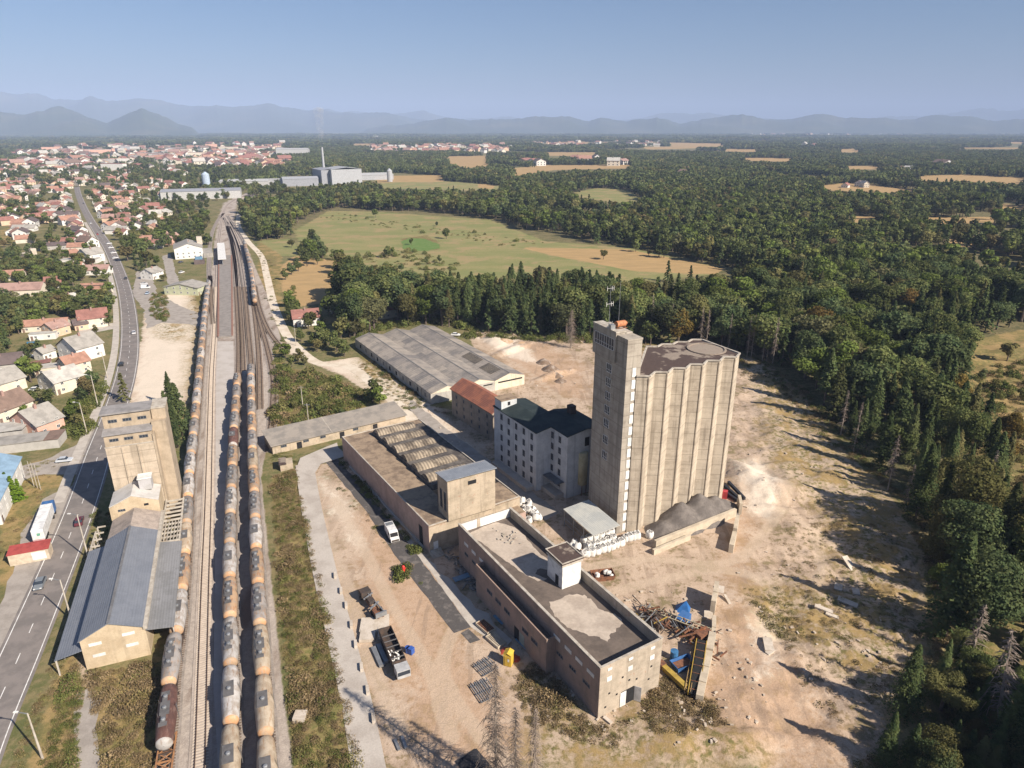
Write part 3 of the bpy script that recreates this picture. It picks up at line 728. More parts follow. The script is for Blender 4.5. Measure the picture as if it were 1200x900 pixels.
# low terrace strip along the left side
LH = 8.0
mb = MB(); mb.box(-2.0, -.07, 13, 40, 0, LH-1.0); mb.build('lean_to_wall', M_whside, wh)
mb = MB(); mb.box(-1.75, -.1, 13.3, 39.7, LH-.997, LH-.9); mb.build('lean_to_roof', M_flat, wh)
mb = MB(); mb.box(-2.0, -1.75, 13, 40, LH-.99, LH); mb.box(-1.75, -.07, 13, 13.3, LH-.99, LH); mb.box(-1.75,-.07,39.7,40,LH-.99,LH); mb.build('lean_to_parapet', M_whside, wh)
for y in (2.5, 5.8, 9.0, 12.5): window(wh, -.06, y, 7.6, 270, 2.0, .75, 'blank', 'bricked_window')
for y in (3.5, 7.5, 11.5): window(wh, -.06, y, 4.5, 270, 2.0, .7, 'dk3')
for y in (41, 44.5, 48): window(wh, -.06, y, 7.2, 270, 1.8, .75, 'blank', 'bricked_window')
for y in (41, 44.5, 48): window(wh, -.06, y, 4.6, 270, 1.6, .7, 'dk3')
for y in (17, 20.2, 27, 30.5, 34): window(wh, -2.0, y, 4.2, 270, 2.2, .9, 'dk3')
MB().box(-2.04, -2.0, 22.5, 24.2, 0.3, 3.3).build('door', M_dark, wh); MB().box(-2.03,-2.0,20.5,22.3,.3,3.2).build('door', plain('grey green door', (.30,.32,.27)), wh)
for i, x in enumerate((2.0, 6.6, 11.6)):
    window(wh, x, 0, 9.6, 0, .95, .5, 'blank', 'bricked_window'); window(wh, x, 0, 7.3, 0, 1.0, .95, 'blank', 'bricked_window')
for x, z in ((2.2,4.3),(3.9,3.2),(6.6,5.0),(11.6,5.6),(8.3,4.4),(1.5,1.6),(11.2,2.9),(5.0,6.4)): window(wh, x, 0, z, 0, .42, .38, 'dark', 'vent_hole')
MB().box(4.9,7.8,-.04,0,.1,3.3).build('doorway', M_dark, wh)
MB().box(4.7,6.0,-.12,-.05,.1,3.2).build('door', M_white, wh)
mb = MB(); mb.beam((7.9,-.1,1.7),(8.6,-1.1,1.7),.08,3.2); mb.build('door', plain('grey door',(.45,.44,.44)), wh)
# hut on the warehouse roof
hb = G(659, 661, 15); HF = Fr(hb.x, hb.y, -30)
hut = thing('roof_hut', 'small white stair hut with dark roof standing on the warehouse roof', 'hut', (hb.x, hb.y, WH-2.2), -30)
hw, hl, hh = 5.1, 6.0, 6.2
MB().box(.3, hw-.3, .3, hl-.3, 0, hh-1.0).build('wall', M_white, hut)
mb = MB(); mb.box(.1, hw-.1, .1, hl-.1, hh-.997, hh-.3); mb.build('cornice', M_coping, hut)
mb = MB(); mb.box(-.1, hw+.1, -.1, hl+.1, hh-.297, hh); mb.build('roof', M_siloroof, hut)
mb = MB(); parapet(mb, -.1, hw+.1, -.1, hl+.1, hh+.003, hh+.14, .22); mb.build('roof_edge', M_coping, hut)
MB().box(.24,.3,1.6,2.7,.1,2.3).build('door', M_dark, hut)
wp = thing('rubble_heap', 'broken white slab rubble on the flat warehouse roof', 'rubble', (*(W.o + W.X*9 + W.Y*44.5).xy, WH-2.19), W.az)
mb = MB()
for k in range(22):
    x, y = rnd.gauss(0,1.1), rnd.gauss(0,1.8); mb.beam((x,y,.12),(x+rnd.uniform(-1,1),y+rnd.uniform(-.8,.8),.25),.25,.16)
tag(mb.build('slabs', M_coping, wp), kind='stuff')

# ================================================================ BARREL ROOFED WORKS
B0 = (-19.5, 138.0); Bf = Fr(-19.5, 138.0, -32.8)
bw = thing('works_building', 'derelict brick works with wavy barrel shell roof behind the flat warehouse', 'building', (*B0, 0), Bf.az)
M_bwall = concrete('works plaster', (.43, .355, .265), (.29, .24, .175), .55, .2, (.36,.17,.11))
M_bside = concrete('works side brick', (.42, .30, .25), (.33, .24, .20), .3)
M_shell = sheetroof('mossy shell roof', (.29, .24, .18), (.11, .09, .07), 57, .9, rough=.95, lo=.40, hi=.60, vis=.6)
M_brownroof = mat('brown felt roof', (.30, .225, .155), (.17, .125, .09), .35, .95, 0, .35, 2)
BL, BW, BH = 59.0, 25.6, 7.6
mb = MB(); mb.box(0, 8.4, 0, BL, 0, BH-.4); mb.box(8.401, BW, 0, 9.5, 0, BH-.4); mb.box(8.401, BW, 15.4, BL, 0, BH-.4); mb.box(BW-.4, BW, 9.501, 15.399, 0, BH-.2)
mb.build('wall', M_bwall, bw)
MB().box(-.06,-.003,0.02,BL-.1,0,BH).build('side_wall', M_bside, bw)
MB().box(-.5,-.07,3,BL-6,0,.5).build('plinth', M_walk, bw)
mb = MB(); mb.box(0, 8.4, 0, BL, BH-.397, BH-.1); mb.box(8.403, BW, 0, 9.5, BH-.397, BH-.08); mb.box(8.403,BW,BL-3,BL,BH-.397,BH-.08); mb.build('roof', M_brownroof, bw)
MB().box(8.42, BW-.42, 9.52, 15.38, 0, 2.2).build('court_floor', M_tar_shade, bw); MB().box(8.42, BW, 15.42, BL-3.02, BH-.397, BH-.2).build('shade_toned_roof', M_tar_shade, bw)  # dark tone stands in for shade on court floor and right roof strip
mb = MB(); parapet(mb, 0, BW, 0, BL, BH-.09, BH+.12, .3); mb.build('coping', M_coping, bw)
nb, y0b, y1b = 6, 15.5, 55.8
pitch = (y1b - y0b) / nb
for i in range(nb):
    ya = y0b + pitch * i
    def fn(u, v, ya=ya):
        return (8.9 + u * 12.4, ya + pitch * (.30 + .70 * v), BH + .9 + math.sin(math.pi * v) ** .8 * 1.35 * (1 - .45 * u * u) + .06 * math.sin(u * 37 + ya) * math.sin(v * 9))
    mb = MB(); mb.grid(fn, 24, 16)
    for uu in (0, 1):
        c_ = [fn(uu, v/16) for v in range(17)]; mb.face(c_)
    mb.build('barrel_shell', M_shell, bw, smooth=False)
    MB().box(8.75, 21.25, ya+.02, ya+pitch*.31, BH+.952, BH+1.04).build('valley_shade_strip', M_tar_shade, bw)  # flat dark strips added to imitate the shade bands between shells
MB().box(8.7, 21.2, y0b, y1b, BH-.19, BH+.95).build('shell_beam', M_tar_shade, bw)
MB().box(-.12,-.07, 3.5, 5.4, 0, 5.5).build('doorway', M_dark, bw)
MB().box(1.0,2.2,-.1,-.01,.3,3.0).build('door', M_white, bw)
mb = MB()
for k in range(6): mb.box(-.2,2.8,-.1-.35*(k+1),-.1-.35*k,0,1.0-.16*k)
mb.build('steps', M_coping, bw)
# tower box on the works
t0 = G(524, 563.3, 18.5); bt = thing('hoist_tower', 'square box tower with grey monopitch roof on the works corner', 'tower', (t0.x, t0.y, 0), Bf.az + 3)
MB().box(0, 12.6, 0, 5.8, BH-.05, 17.6).build('wall', M_bwall, bt)
mb = MB(); mb.prism([(0,0),(12.6,0),(12.6,5.8),(0,5.8)],17.603,18.0); 
mb2 = MB(); v = [(-.35,-.35,18.45),(12.95,-.35,18.45),(12.95,6.15,17.75),(-.35,6.15,17.75)]
mb2.face([(a,b,c+.2) for a,b,c in v]); mb2.face([(a,b,c) for a,b,c in v][::-1])
for k in range(4):
    j=(k+1)%4; a=v[k]; b=v[j]; mb2.face([a,b,(b[0],b[1],b[2]+.2),(a[0],a[1],a[2]+.2)])
M_blueg = sheetroof('grey blue sheet roof', (.26,.28,.31),(.21,.23,.26), 68, .4, metal=.1, rough=.55)
mb2.build('roof', M_blueg, bt); mb.build('wall_head', M_bwall, bt)
window(bt, 6.4, 0, 15.9, 0, 2.2, 1.0, 'dark', 'vent_hole')
for y in (1.6, 3.8): window(bt, 0, y, 9.6, 270, 1.2, 5.0, 'dk2')
# walled link between works and warehouse
MB().box(13.5, 25, -3.6, -.02, 0, 5.2).build('link_wall', M_bside, bw)
MB().box(13.6, 24.9, -3.5, -.05, 5.203, 5.3).build('link_roof', M_brownroof, bw)

# ================================================================ LONG LOW SHED
L0 = G(318.7, 522.5, 3.0); L1 = G(475, 486, 3.0); laz = azof(L0, L1); Lf = Fr(L0.x, L0.y, laz)
ls = thing('long_shed', 'long low shed with grey roof linking tracks and works', 'shed', (L0.x, L0.y, 0), laz)
LL = (L1 - L0).length; Ld = 9.6
M_lroof = sheetroof('grey fibre cement roof', (.30,.265,.225),(.22,.20,.175), laz+90, .6)
mb = MB()
q = [(0,0),( -Ld,0),(-Ld,LL),(0,LL)]
mb.face([(0,0,0),(0,LL,0),(0,LL,2.9),(0,0,2.9)]); mb.face([(-Ld,0,0),(-Ld,0,4.3),(-Ld,LL,4.3),(-Ld,LL,0)])
mb.face([(-Ld,0,0),(0,0,0),(0,0,2.9),(-Ld,0,4.3)]); mb.face([(0,LL,0),(-Ld,LL,0),(-Ld,LL,4.3),(0,LL,2.9)])
mb.build('wall', M_bwall, ls)
def slab(mb, pts, th, m=0):
    mb.face([(a,b,c+th) for a,b,c in pts], m); mb.face([p for p in pts][::-1], m)
    for k in range(4):
        j=(k+1)%4; a=pts[k]; b=pts[j]; mb.face([a,b,(b[0],b[1],b[2]+th),(a[0],a[1],a[2]+th)], m)
mb = MB(); 
for a, b in ((-.5, LL*.42), (LL*.42+.25, LL+.5)):
    slab(mb, [(-Ld-.6,b,4.38),(-Ld-.6,a,4.38),(.6,a,2.86),(.6,b,2.86)][::-1], .15)
mb.build('roof', M_lroof, ls); mb = MB(); slab(mb, [(-Ld-.6,LL*.42+.24,4.45),(-Ld-.6,LL*.42,4.45),(.6,LL*.42,2.93),(.6,LL*.42+.24,2.93)][::-1], .15); mb.build('roof_joint', M_coping, ls)
for y in (3.5, 10.5, 16, 27): window(ls, 0, y, 1.6, 90, 1.8, .8, 'dk3')
for y in (7.5, 21.5, 33): MB().box(0,.05,y,y+1.6,0,2.2).build('door', M_dark, ls)

# ================================================================ THREE BAY HANGAR
M_hroof = sheetroof('weathered fibre cement sheets', (.34,.30,.26),(.235,.215,.195), 57, .8, brick=(17, 5.0))
H0 = G(504.7, 462, 4.0); Hf = Fr(H0.x, H0.y, -31.4); 
hg = thing('storage_hangar', 'wide three ridged hangar with weathered grey corrugated roof', 'building', (H0.x, H0.y, 0), Hf.az)
HW, HL = 40.5, 82.0; bwid = HW / 3
M_hwall = concrete('hangar wall', (.42,.40,.36), (.31,.29,.26), .5)
M_cream = concrete('cream gable', (.62,.56,.44), (.50,.44,.34), .3)
mb = MB(); mb.box(0, HW, 0, HL, 0, 3.9); mb.build('wall', M_hwall, hg)
for b in range(3):
    mb = MB(); gable_roof(mb, bwid*b+.02, bwid*(b+1)-.02, 0, HL, 3.92, 1.9, ov=0.0, th=.18); 
    mb.build('roof_bay', M_hroof, hg)
    mb = MB(); x0, x1 = bwid*b, bwid*(b+1)
    mb.face([(x0,-.02,3.9),(x1,-.02,3.9),((x0+x1)/2,-.02,5.8)]); mb.face([(x0,HL+.02,3.9),((x0+x1)/2,HL+.02,5.8),(x1,HL+.02,3.9)])
    mb.build('gable', M_cream, hg)
for b in range(1,3): MB().box(bwid*b-.25, bwid*b+.25, .1, HL-.1, 3.95, 4.1).build('gutter', M_framedk, hg)
for b in range(3): MB().box(bwid*(b+.5)-.18, bwid*(b+.5)+.18, 0, HL, 6.0, 6.06).build('ridge_cap', M_framedk, hg)
MB().box(27, HW, -.06, -.003, 0, 3.9).build('front_wall', M_cream, hg)
window(hg, 34, -.06, 2.7, 0, 11, .6, 'dark', 'window_band'); window(hg, 24, -.02, 2.7, 0, 4, .5, 'dark', 'window_band')
for k in range(11): MB().box(-.06,-.003, 4+7*k, 5.5+7*k, 1.4, 3.0).build('window', M_dark if k%3 else M_framedk, hg)
for k in range(12): MB().box(-.14,-.003, 1+7*k, 1.35+7*k, 0, 3.85).build('pilaster', M_hwall, hg)
for (a,b,c,d) in ((28.5,33,6,16),(29,33,20,32)):
    mb=MB()
    for k in range(int((d-c)/.8)): 
        xm=(a+b)/2; mb.beam((a, c+k*.8, 4.12+ (a-27)/6.75*1.9+.14),(b, c+k*.8, 4.12+(b-27)/6.75*1.9+.14),.3,.06)
    mb.build('exposed_batten', M_dark, hg)

# ================================================================ RED ROOFED HOUSE AND THE MILL BLOCKS
M_redroof = sheetroof('rust red roof', (.33,.13,.075),(.22,.09,.06), 57, .5)
rb0 = G(576.7, 484, 10.0); RFr = Fr(rb0.x, rb0.y, -34)
rb = thing('red_roof_mill_house', 'grey rendered building with rusty red gabled roof beside the hangar', 'building', (rb0.x, rb0.y, 0), RFr.az)
mb = MB(); gable_walls(mb, 0, 9.5, 0, 26.5, 0, 9.9, 2.7); mb.build('wall', concrete('brown render', (.30,.25,.20),(.22,.185,.15), .4), rb)
mb = MB(); gable_roof(mb, 0, 9.5, 0, 26.5, 9.93, 2.7, .45); mb.build('roof', M_redroof, rb)
for y in (3,8,13,18,23):
    for z in (1.6, 4.4, 7.2): window(rb, 0, y, z, 270, .9, 1.3, 'dk2')
M_pale = concrete('pale render', (.54,.55,.55), (.42,.43,.44), .45)
M_green = mat('dark green felt roof', (.016,.026,.028), (.03,.042,.042), .3, .8, 0, .2, 2)
def block(name, label, fr, w_, l_, h_, cols, rows, z0, dz, roofrise=.9):
    o = thing(name, label, 'building', (fr.o.x, fr.o.y, 0), fr.az)
    mb = MB(); mb.box(0, w_, 0, l_, 0, h_); mb.build('wall', M_pale, o)
    mb = MB(); gable_roof(mb, 0, w_, 0, l_, h_+.003, roofrise, .35, .2); mb.build('roof', M_green, o)
    mb = MB(); mb.face([(0,.0,h_),(w_,.0,h_),(w_/2,.0,h_+roofrise)]); mb.face([(0,l_,h_),(w_/2,l_,h_+roofrise),(w_,l_,h_)]); mb.build('gable', M_pale, o)
    for c in cols:
        for r_ in range(rows): window(o, 0, c, z0 + dz*r_, 270, 1.15, 1.9, 'dk2')
    return o
g1 = G(628.7, 505.3, 18.4); b1_ = block('mill_block', 'pale four storey mill block left of its twin, dark green roof', Fr(g1.x, g1.y, -32), 11.0, 22.5, 17.8, (2.2,6.2,10.2,14.2,18.2), 5, 1.6, 3.35)
g2 = G(665.3, 512.7, 18.4); b2_ = block('mill_block', 'pale mill block with dark roof nearest the silo tower', Fr(g2.x, g2.y, -31), 12.2, 15.2, 18.6, (3.5,7.0,12.6), 5, 2.2, 3.3)
for z in (2, 8.8, 12.1): window(b2_, 0, 13.9, z, 270, 1.2, 2.6, 'dk2')
window(b2_, 6.5, 0, 14.4, 0, 1.5, 2.6, 'dark')
ch = MB(); ch.box(8.5, 10.3, 10.5, 12.5, 18.9, 21.6); ch.build('chimney', M_siloroof, b2_)
MB().box(-2.6, -.02, 1, 14, 4.4, 4.65).build('loading_canopy', M_framedk, b2_)
MB().box(-3.0, -.02, 1, 15, 0, 1.2).build('loading_dock', M_walk, b2_); MB().box(-2.6,-.02,1,20,0,1.2).build('loading_dock', M_walk, b1_)
MB().box(.2, 5.5, 18.6, 22.3, 17.8, 20.6).build('roof_house', M_pale, b1_)
MB().box(0, 5.7, 18.4, 22.5, 20.603, 20.8).build('roof_house_roof', M_brownroof, b1_); window(b1_, 2.8, 18.6, 18.9, 0, .9, 1.1, 'dark')
tnk = thing('upright_tank', 'narrow cream upright tank between mill block and silo tower', 'tank', (*G(681, 578).xy, 0), 0)
MB().lathe([(0,2.2),(1.5,3.2),(1.5,12.6),(1.2,12.9),(0,13.1)], 20).build('vessel', mat('cream paint', (.48,.43,.27),(.38,.33,.2),.6,.6), tnk, smooth=True)
mb = MB()
for a in range(4): mb.beam((1.3*math.cos(a*1.57),1.3*math.sin(a*1.57),0),(1.3*math.cos(a*1.57),1.3*math.sin(a*1.57),3.4),.18,.18)
mb.build('leg', M_rust, tnk)
# canopy at the tower foot
cn0 = G(695.5, 628, 5.0); cn1 = G(660, 596.5, 5.0); CFr = Fr(cn0.x, cn0.y, azof(cn0, cn1))
cnp = thing('loading_canopy', 'open white sheet canopy at the foot of the silo tower', 'canopy', (cn0.x, cn0.y, 0), CFr.az)
clen = (cn1-cn0).length
mb = MB(); slab(mb, [(0,0,4.9),(7.6,0,5.6),(7.6,clen,5.6),(0,clen,4.9)], .12); mb.build('roof', sheetroof('white sheet roof', (.50,.50,.46),(.42,.43,.41), CFr.az+90, .5, metal=.1), cnp)
for y in (.3, clen*.33, clen*.66, clen-.3):
    MB().beam((.25,y,0),(.25,y,4.88),.2,.2).build('post', M_steel, cnp)
mb = MB()
for z in (1.2, 2.6, 4.7): mb.beam((.25,.3,z),(.25,clen-.3,z),.1,.1)
mb.build('rail', M_steel, cnp)

# ================================================================ LEFT GRAIN TOWER AND MILL SHED
LT = Fr(-99.2, 150.3, -21.7)
lt = thing('grain_tower', 'tall beige concrete grain tower beside the road and tracks', 'tower', (*LT.o.xy, 0), LT.az)
M_lt = concrete('beige tower concrete', (.47,.39,.30), (.35,.29,.22), .5, .25, joint=3.3)
M_ltd = concrete('grey beige tower concrete', (.42,.34,.25), (.31,.25,.18), .4)
M_slabroof = mat('grey felt roof', (.28,.265,.26), (.21,.20,.195), .4, .9, 0, .2, 3)
tw_ = 10.6; td = 12.0
MB().box(0, tw_, 0, td, 0, 21.8).build('silo_wall', M_lt, lt)
mb = MB()
for x in (3.55, 7.05): mb.box(x-.14, x+.14, -.22, -.003, 3, 21.6)
mb.build('rib', M_lt, lt)
MB().box(-.1, tw_+.1, -.1, td, 21.803, 22.0).build('ledge', M_coping, lt)
MB().box(.1, tw_, .25, td, 22.003, 24.9).build('lower_storey', M_ltd, lt)
mb = MB(); slab(mb, [(-.2,-.15,24.95),(tw_+.2,-.15,24.95),(tw_+.2,3.4,25.5),(-.2,3.4,25.5)], .18); mb.build('lower_roof', M_slabroof, lt)
MB().box(.1, tw_, 3.2, 8.4, 24.903, 29.3).build('upper_storey', M_ltd, lt)
MB().box(-.35, tw_+.3, 2.7, 8.8, 29.303, 29.65).build('roof', M_slabroof, lt)
MB().box(tw_+.003, tw_+3.2, 2.2, td-1, 0, 26.2).build('stair_wall', M_ltd, lt)
MB().box(tw_+.2, tw_+3.4, 4.2, td-1.5, 26.203, 29.0).build('stair_head', M_ltd, lt); MB().box(tw_+.1, tw_+3.6, 4.0, td-1.2, 29.003, 29.3).build('stair_roof', M_coping, lt)
MB().box(tw_+.06, tw_+.5, -.1, 2.19, 0, 24).build('corner_pier', M_ltd, lt)
for x in (2.2, 5.4, 8.7):
    window(lt, x, .25, 23.2, 0, 2.0, .8, 'dk3'); window(lt, x, 3.2, 27.0, 0, 2.0, .85, 'dk3')
ms = thing('mill_shed', 'long shed with slate blue sheet roof below the beige tower', 'shed', (*LT.o.xy, 0), LT.az)
M_slate = sheetroof('slate blue sheet roof', (.20,.215,.245),(.175,.19,.22), 68, .45, metal=.15, rough=.5)
M_msw = concrete('cream brick gable', (.52,.42,.29), (.42,.33,.22), .25)
ye, yo = -53.2, -18.0
mb = MB(); gable_walls(mb, 0, 10.8, ye, -8.4, 0, 6.6, 2.5, ridge=.47); mb.build('wall', M_msw, ms)
mb = MB(); gable_roof(mb, 0, 10.8, ye, yo, 6.63, 2.5, .25, .16, ridge=.47); mb.build('roof', M_slate, ms)
mb = MB(); gable_roof(mb, .05, 10.75, yo+.3, -8.9, 6.60, 2.45, .05, .14, ridge=.47); mb.build('old_roof', mat('lichened old roof', (.36,.30,.255),(.26,.22,.19),.5,.95,0,.4,3), ms)
mb = MB(); mb.beam((5.08, ye-.2, 9.36),(5.08, yo+.2, 9.36),.5,.08); mb.build('ridge_cap', M_framedk, ms)
for x, z in ((2.3,5.0),(7.9,5.6),(2.5,2.4),(8.1,3.0)): window(ms, x, ye, z, 0, 2.1, .62, 'blank', 'louvred_window')
mb = MB(); slab(mb, [(-4.6,ye,3.5),(-.02,ye,4.4),(-.02,yo+2,4.4),(-4.6,yo+2,3.5)], .12); mb.build('lean_to_roof', M_slate, ms)
mb = MB()
for k in range(9): mb.beam((-4.4,ye+.3+4.5*k,0),(-4.4,ye+.3+4.5*k,3.5),.25,.25)
mb.build('lean_to_post', M_coping, ms)
mb = MB(); slab(mb, [(10.82,ye-.2,5.9),(15.6,ye-.2,5.2),(15.6,yo-4,5.2),(10.82,yo-4,5.9)], .12); mb.build('track_side_roof', sheetroof('dull sheet roof', (.24,.24,.245),(.20,.20,.20),68,.5,metal=.1), ms)
mb = MB(); mb.box(10.5, 11.2, ye-.3, -8.5, 6.3, 6.95); mb.build('parapet', M_coping, ms)
mb = MB()
for k in range(7): mb.beam((15.4,ye+.3+4.8*k,0),(15.4,ye+.3+4.8*k,5.2),.22,.22)
mb.build('track_side_post', M_coping, ms)
# open concrete frames left and right of the shed
mb = MB()
mb.beam((14.9,yo-3,5.0),(14.9,0,5.0),.35,.5); mb.beam((10.9,yo-3,5.2),(10.9,0,5.2),.3,.5)
for k in range(11):
    y = yo-3+ 2.0*k; mb.beam((10.9,y,5.2),(15.1,y,5.2),.3,.4)
    if k % 2 == 0: mb.beam((14.9,y,0),(14.9,y,5.0),.3,.3)
for k in range(5):
    x = 11.6+.7*k; mb.beam((x,yo-3,5.35),(x,yo+6,5.35),.18,.2)
mb.build('track_side_frame', M_coping, ms)
mb = MB(); mb.beam((-4.4,yo+2.2,3.5),(-4.4,-7,3.5),.3,.35)
for k in range(4): y = yo+4+3*k; mb.beam((-4.4,y,3.5),(-2.6,y,3.5),.3,.3); mb.beam((-4.4,y,0),(-4.4,y,3.4),.3,.3)
mb.build('road_side_frame', M_coping, ms)
gh = thing('gable_house', 'cream gabled head house between beige tower and old roof', 'building', (*LT.o.xy, 0), LT.az)
mb = MB(); gable_walls(mb, -.3, 10.4, -8.3, -.3, 0, 9.8, 2.2, ridge=.47); mb.build('wall', M_msw, gh)
mb = MB(); gable_roof(mb, -.3, 10.4, -8.3, -.28, 9.83, 2.2, .0, .16, ridge=.47); mb.build('roof', mat('pale sheet', (.52,.50,.47),(.43,.41,.38),.4,.7,0,.12,3), gh)
MB().box(6.2, 9.0, -4.4, -1.6, 11.2, 14.2).build('dormer', mat('pale grey box', (.42,.41,.41),(.36,.35,.34),.5,.8), gh); MB().box(6.0,9.2,-4.6,-1.5,14.203,14.45).build('dormer_roof', M_white, gh)
window(gh, 2.2, -8.3, 8.4, 0, 1.6, .6, 'dk3'); window(gh, 7.6, -8.3, 8.9, 0, 1.0, .6, 'dark')


pxpoly('concrete_apron', [(346,552),(352,538),(395,520),(404,536),(376,545),(366,560)], .40, M_gravel, 'grey apron where the straight lane meets the long shed', jit=.2)
pxpoly('green_patch', [(470,283),(480,279),(498,280),(514,286),(516,291),(500,294),(474,294)], .05, mat('fresh green grass', (.10,.17,.035),(.13,.19,.05),.2,.95,0,.2,1), 'bright green damp patch in the big meadow', jit=.6)
# ================================================================ RAILWAY
M_rail = plain('rail steel', (.16,.105,.08), .5, .4)
M_sleep = mat('timber sleepers', (.20,.155,.12),(.13,.10,.08),1.0,.95,0,.3,2)
M_csleep = mat('concrete sleepers', (.50,.43,.36),(.40,.34,.28),1.0,.95,0,.2,2)
M_bed = mat('track ballast', (.31,.27,.24),(.235,.205,.18),.4,.95,0,.4,3.5)
M_bed2 = mat('pale track ballast', (.40,.345,.30),(.32,.27,.23),.3,.95,0,.35,3.5)
def track(name_label, path, bed=M_bed, slp=M_sleep, sleepers_to=430.0):
    o = ribbon_mb(path, -1.75, 1.75, .10).build('railway_track', bed)
    tag(o, name_label, 'railway track', kind='structure')
    sp = resample(path, .62); mb = MB(); n = 0
    for i in range(1, len(sp) - 1):
        p = sp[i]
        if p.y > sleepers_to: continue
        d = (sp[i+1] - sp[i-1]).normalized(); r = Vector((d.y, -d.x, 0))
        mb.beam(p - r*1.3 + Vector((0,0,.16)), p + r*1.3 + Vector((0,0,.16)), .26, .12)
        n += 1
    if n: tag(mb.build('sleepers', slp, o), kind='stuff')
    for s in (-.75, .75):
        q = offs(path, s); mb = MB()
        for i in range(len(q)-1): mb.beam(q[i]+Vector((0,0,.32)), q[i+1]+Vector((0,0,.32)), .13, .2)
        mb.build('rail', M_rail, o)
    return o
def zpath(pts, z, n=6):
    P = smooth_path([G(px, py, z) for px, py in pts], n)
    return [Vector((p.x, p.y, 0)) for p in P]
rowA = zpath([(190,890),(193,862),(196,835),(201,775),(209,722),(216,650),(222,550),(226,512),(233,440),(239,375),(243,340),(246,318)], 3.0)
rowB = zpath([(270,930),(270,880),(270.5,820),(270,765),(269.5,710),(269,660),(270,600),(272,550),(274,500),(277,460),(279,400),(276,340),(272,290),(266,262),(262,252)], 3.0)
rowC = zpath([(315,940),(313,900),(311,850),(307.5,782),(304,725),(302,680),(300,640),(298,580),(296,540),(295,500),(294,455),(293.5,422),(290,380),(285,330),(277,285),(268,262)], 3.0)
rowD = zpath([(314,520),(319,465),(319,432),(312,400),(304,372),(298.5,352),(296,330),(293,312),(289,295),(284,278),(274,262),(266,250)], 3.0)
track('track under the left row of tank wagons', rowA); track('track under the middle row of tank wagons', rowB); track('track under the right row of tank wagons', rowC)
track('siding curving under the far row of wagons', rowD)
main_t = pxpath([(231,940),(235,885),(238,780),(241,680),(244,600),(246,520),(248,440),(250.5,400),(253,350),(255,300),(258,270),(262,250),(268,239),(283,231),(300,227),(330,222)])
track('clear main line with pale sleepers', main_t, M_bed2, M_csleep)
track('track merging beside the long platform', pxpath([(250,380),(247,340),(245,310),(248,275),(256,257),(262,250)]))
track('track right of the long platform', pxpath([(285,435),(283,385),(279,330),(273,288),(266,265)]), M_bed2)
track('track between the wagons and the curved siding', pxpath([(305,480),(304,430),(301,390),(295,345),(287,308),(278,280),(268,260)]), M_bed2)
track('branch track curving off right', pxpath([(336,412),(325,402),(315,388),(307,370),(302,352),(299,335)]))
pl = MB(); P = [G(*p) for p in ((256.5,300),(271.5,300),(272.5,395),(256,396))]
pl.prism([(p.x,p.y) for p in P], .04, .75); o = pl.build('platform', mat('platform paving', (.26,.235,.215),(.20,.18,.165),.5,.9,0,.2,3)); tag(o, 'long station platform with red brown edges', 'platform', kind='structure')
mb = MB(); 
for a, b in ((P[0],P[3]),(P[1],P[2])): mb.beam(a+Vector((0,0,.8)), b+Vector((0,0,.8)), .9, .12)
mb.build('platform_edge', mat('brick edge', (.27,.15,.11),(.20,.11,.085),1,.9,0,.2,3), o)
P = [G(*p) for p in ((254.5,400),(273.5,400),(275,470),(272,560),(268,640),(264,760),(261,900),(256,905),(250,800),(252,640),(252,520),(253,440))]
o = MB(); o.face([(p.x,p.y,.03) for p in P]); o = o.build('access_strip', mat('pale fine gravel', (.44,.405,.375),(.38,.345,.31),.2,.95,0,.2,3)); tag(o, 'pale gravel strip between main line and middle wagon row', 'paving', kind='structure')
cnb = thing('platform_canopy', 'long white canopy roof standing on the station platform', 'canopy', (*G(261.5,312).xy, .75), -22.5)
MB().box(-2.8,2.8,0,82,4.2,4.5).build('roof', M_white, cnb)
for k in range(6):
    MB().box(-.15,.15,2+15.5*k,2.3+15.5*k,0,4.2).build('post', M_steel, cnb)
# ---------------------------------------------------------------- tank wagons
def tankmat(name, c1, c2, c3, k=.5):
    m, t = newmat(name); v = coords(t, 'Object'); oi = t.nodes.new('ShaderNodeObjectInfo')
    av = t.nodes.new('ShaderNodeVectorMath'); av.operation = 'ADD'; t.links.new(v, av.inputs[0])
    sc = t.nodes.new('ShaderNodeVectorMath'); sc.operation = 'SCALE'; sc.inputs['Scale'].default_value = 40
    cb = t.nodes.new('ShaderNodeCombineXYZ'); t.links.new(oi.outputs['Random'], cb.inputs[0]); t.links.new(oi.outputs['Random'], cb.inputs[1]); t.links.new(cb.outputs[0], sc.inputs[0])
    t.links.new(sc.outputs[0], av.inputs[1]); q = av.outputs[0]
    n1 = noise(t, q, .55, 4, .6); n2 = noise(t, q, 1.0, 4, .65, scl=(2.5, .5, .5))
    c = mixc(t, ramp(t, n1, .42, .6), c1, c2); c = mixc(t, mth(t, 'MULTIPLY', ramp(t, n2, .5, .66), k), c, c3)
    f = noise(t, q, 5, 3, .6); cc = t.nodes.new('ShaderNodeVectorMath'); cc.operation = 'SCALE'
    g_ = mth(t, 'MULTIPLY', mth(t, 'MULTIPLY_ADD', f, .4, .8), mth(t, 'MULTIPLY_ADD', oi.outputs['Random'], .3, .82))
    t.links.new(c, cc.inputs[0]); t.links.new(g_, cc.inputs['Scale']); surf(t, cc.outputs[0], .6, .0, f, .1, .02); return m
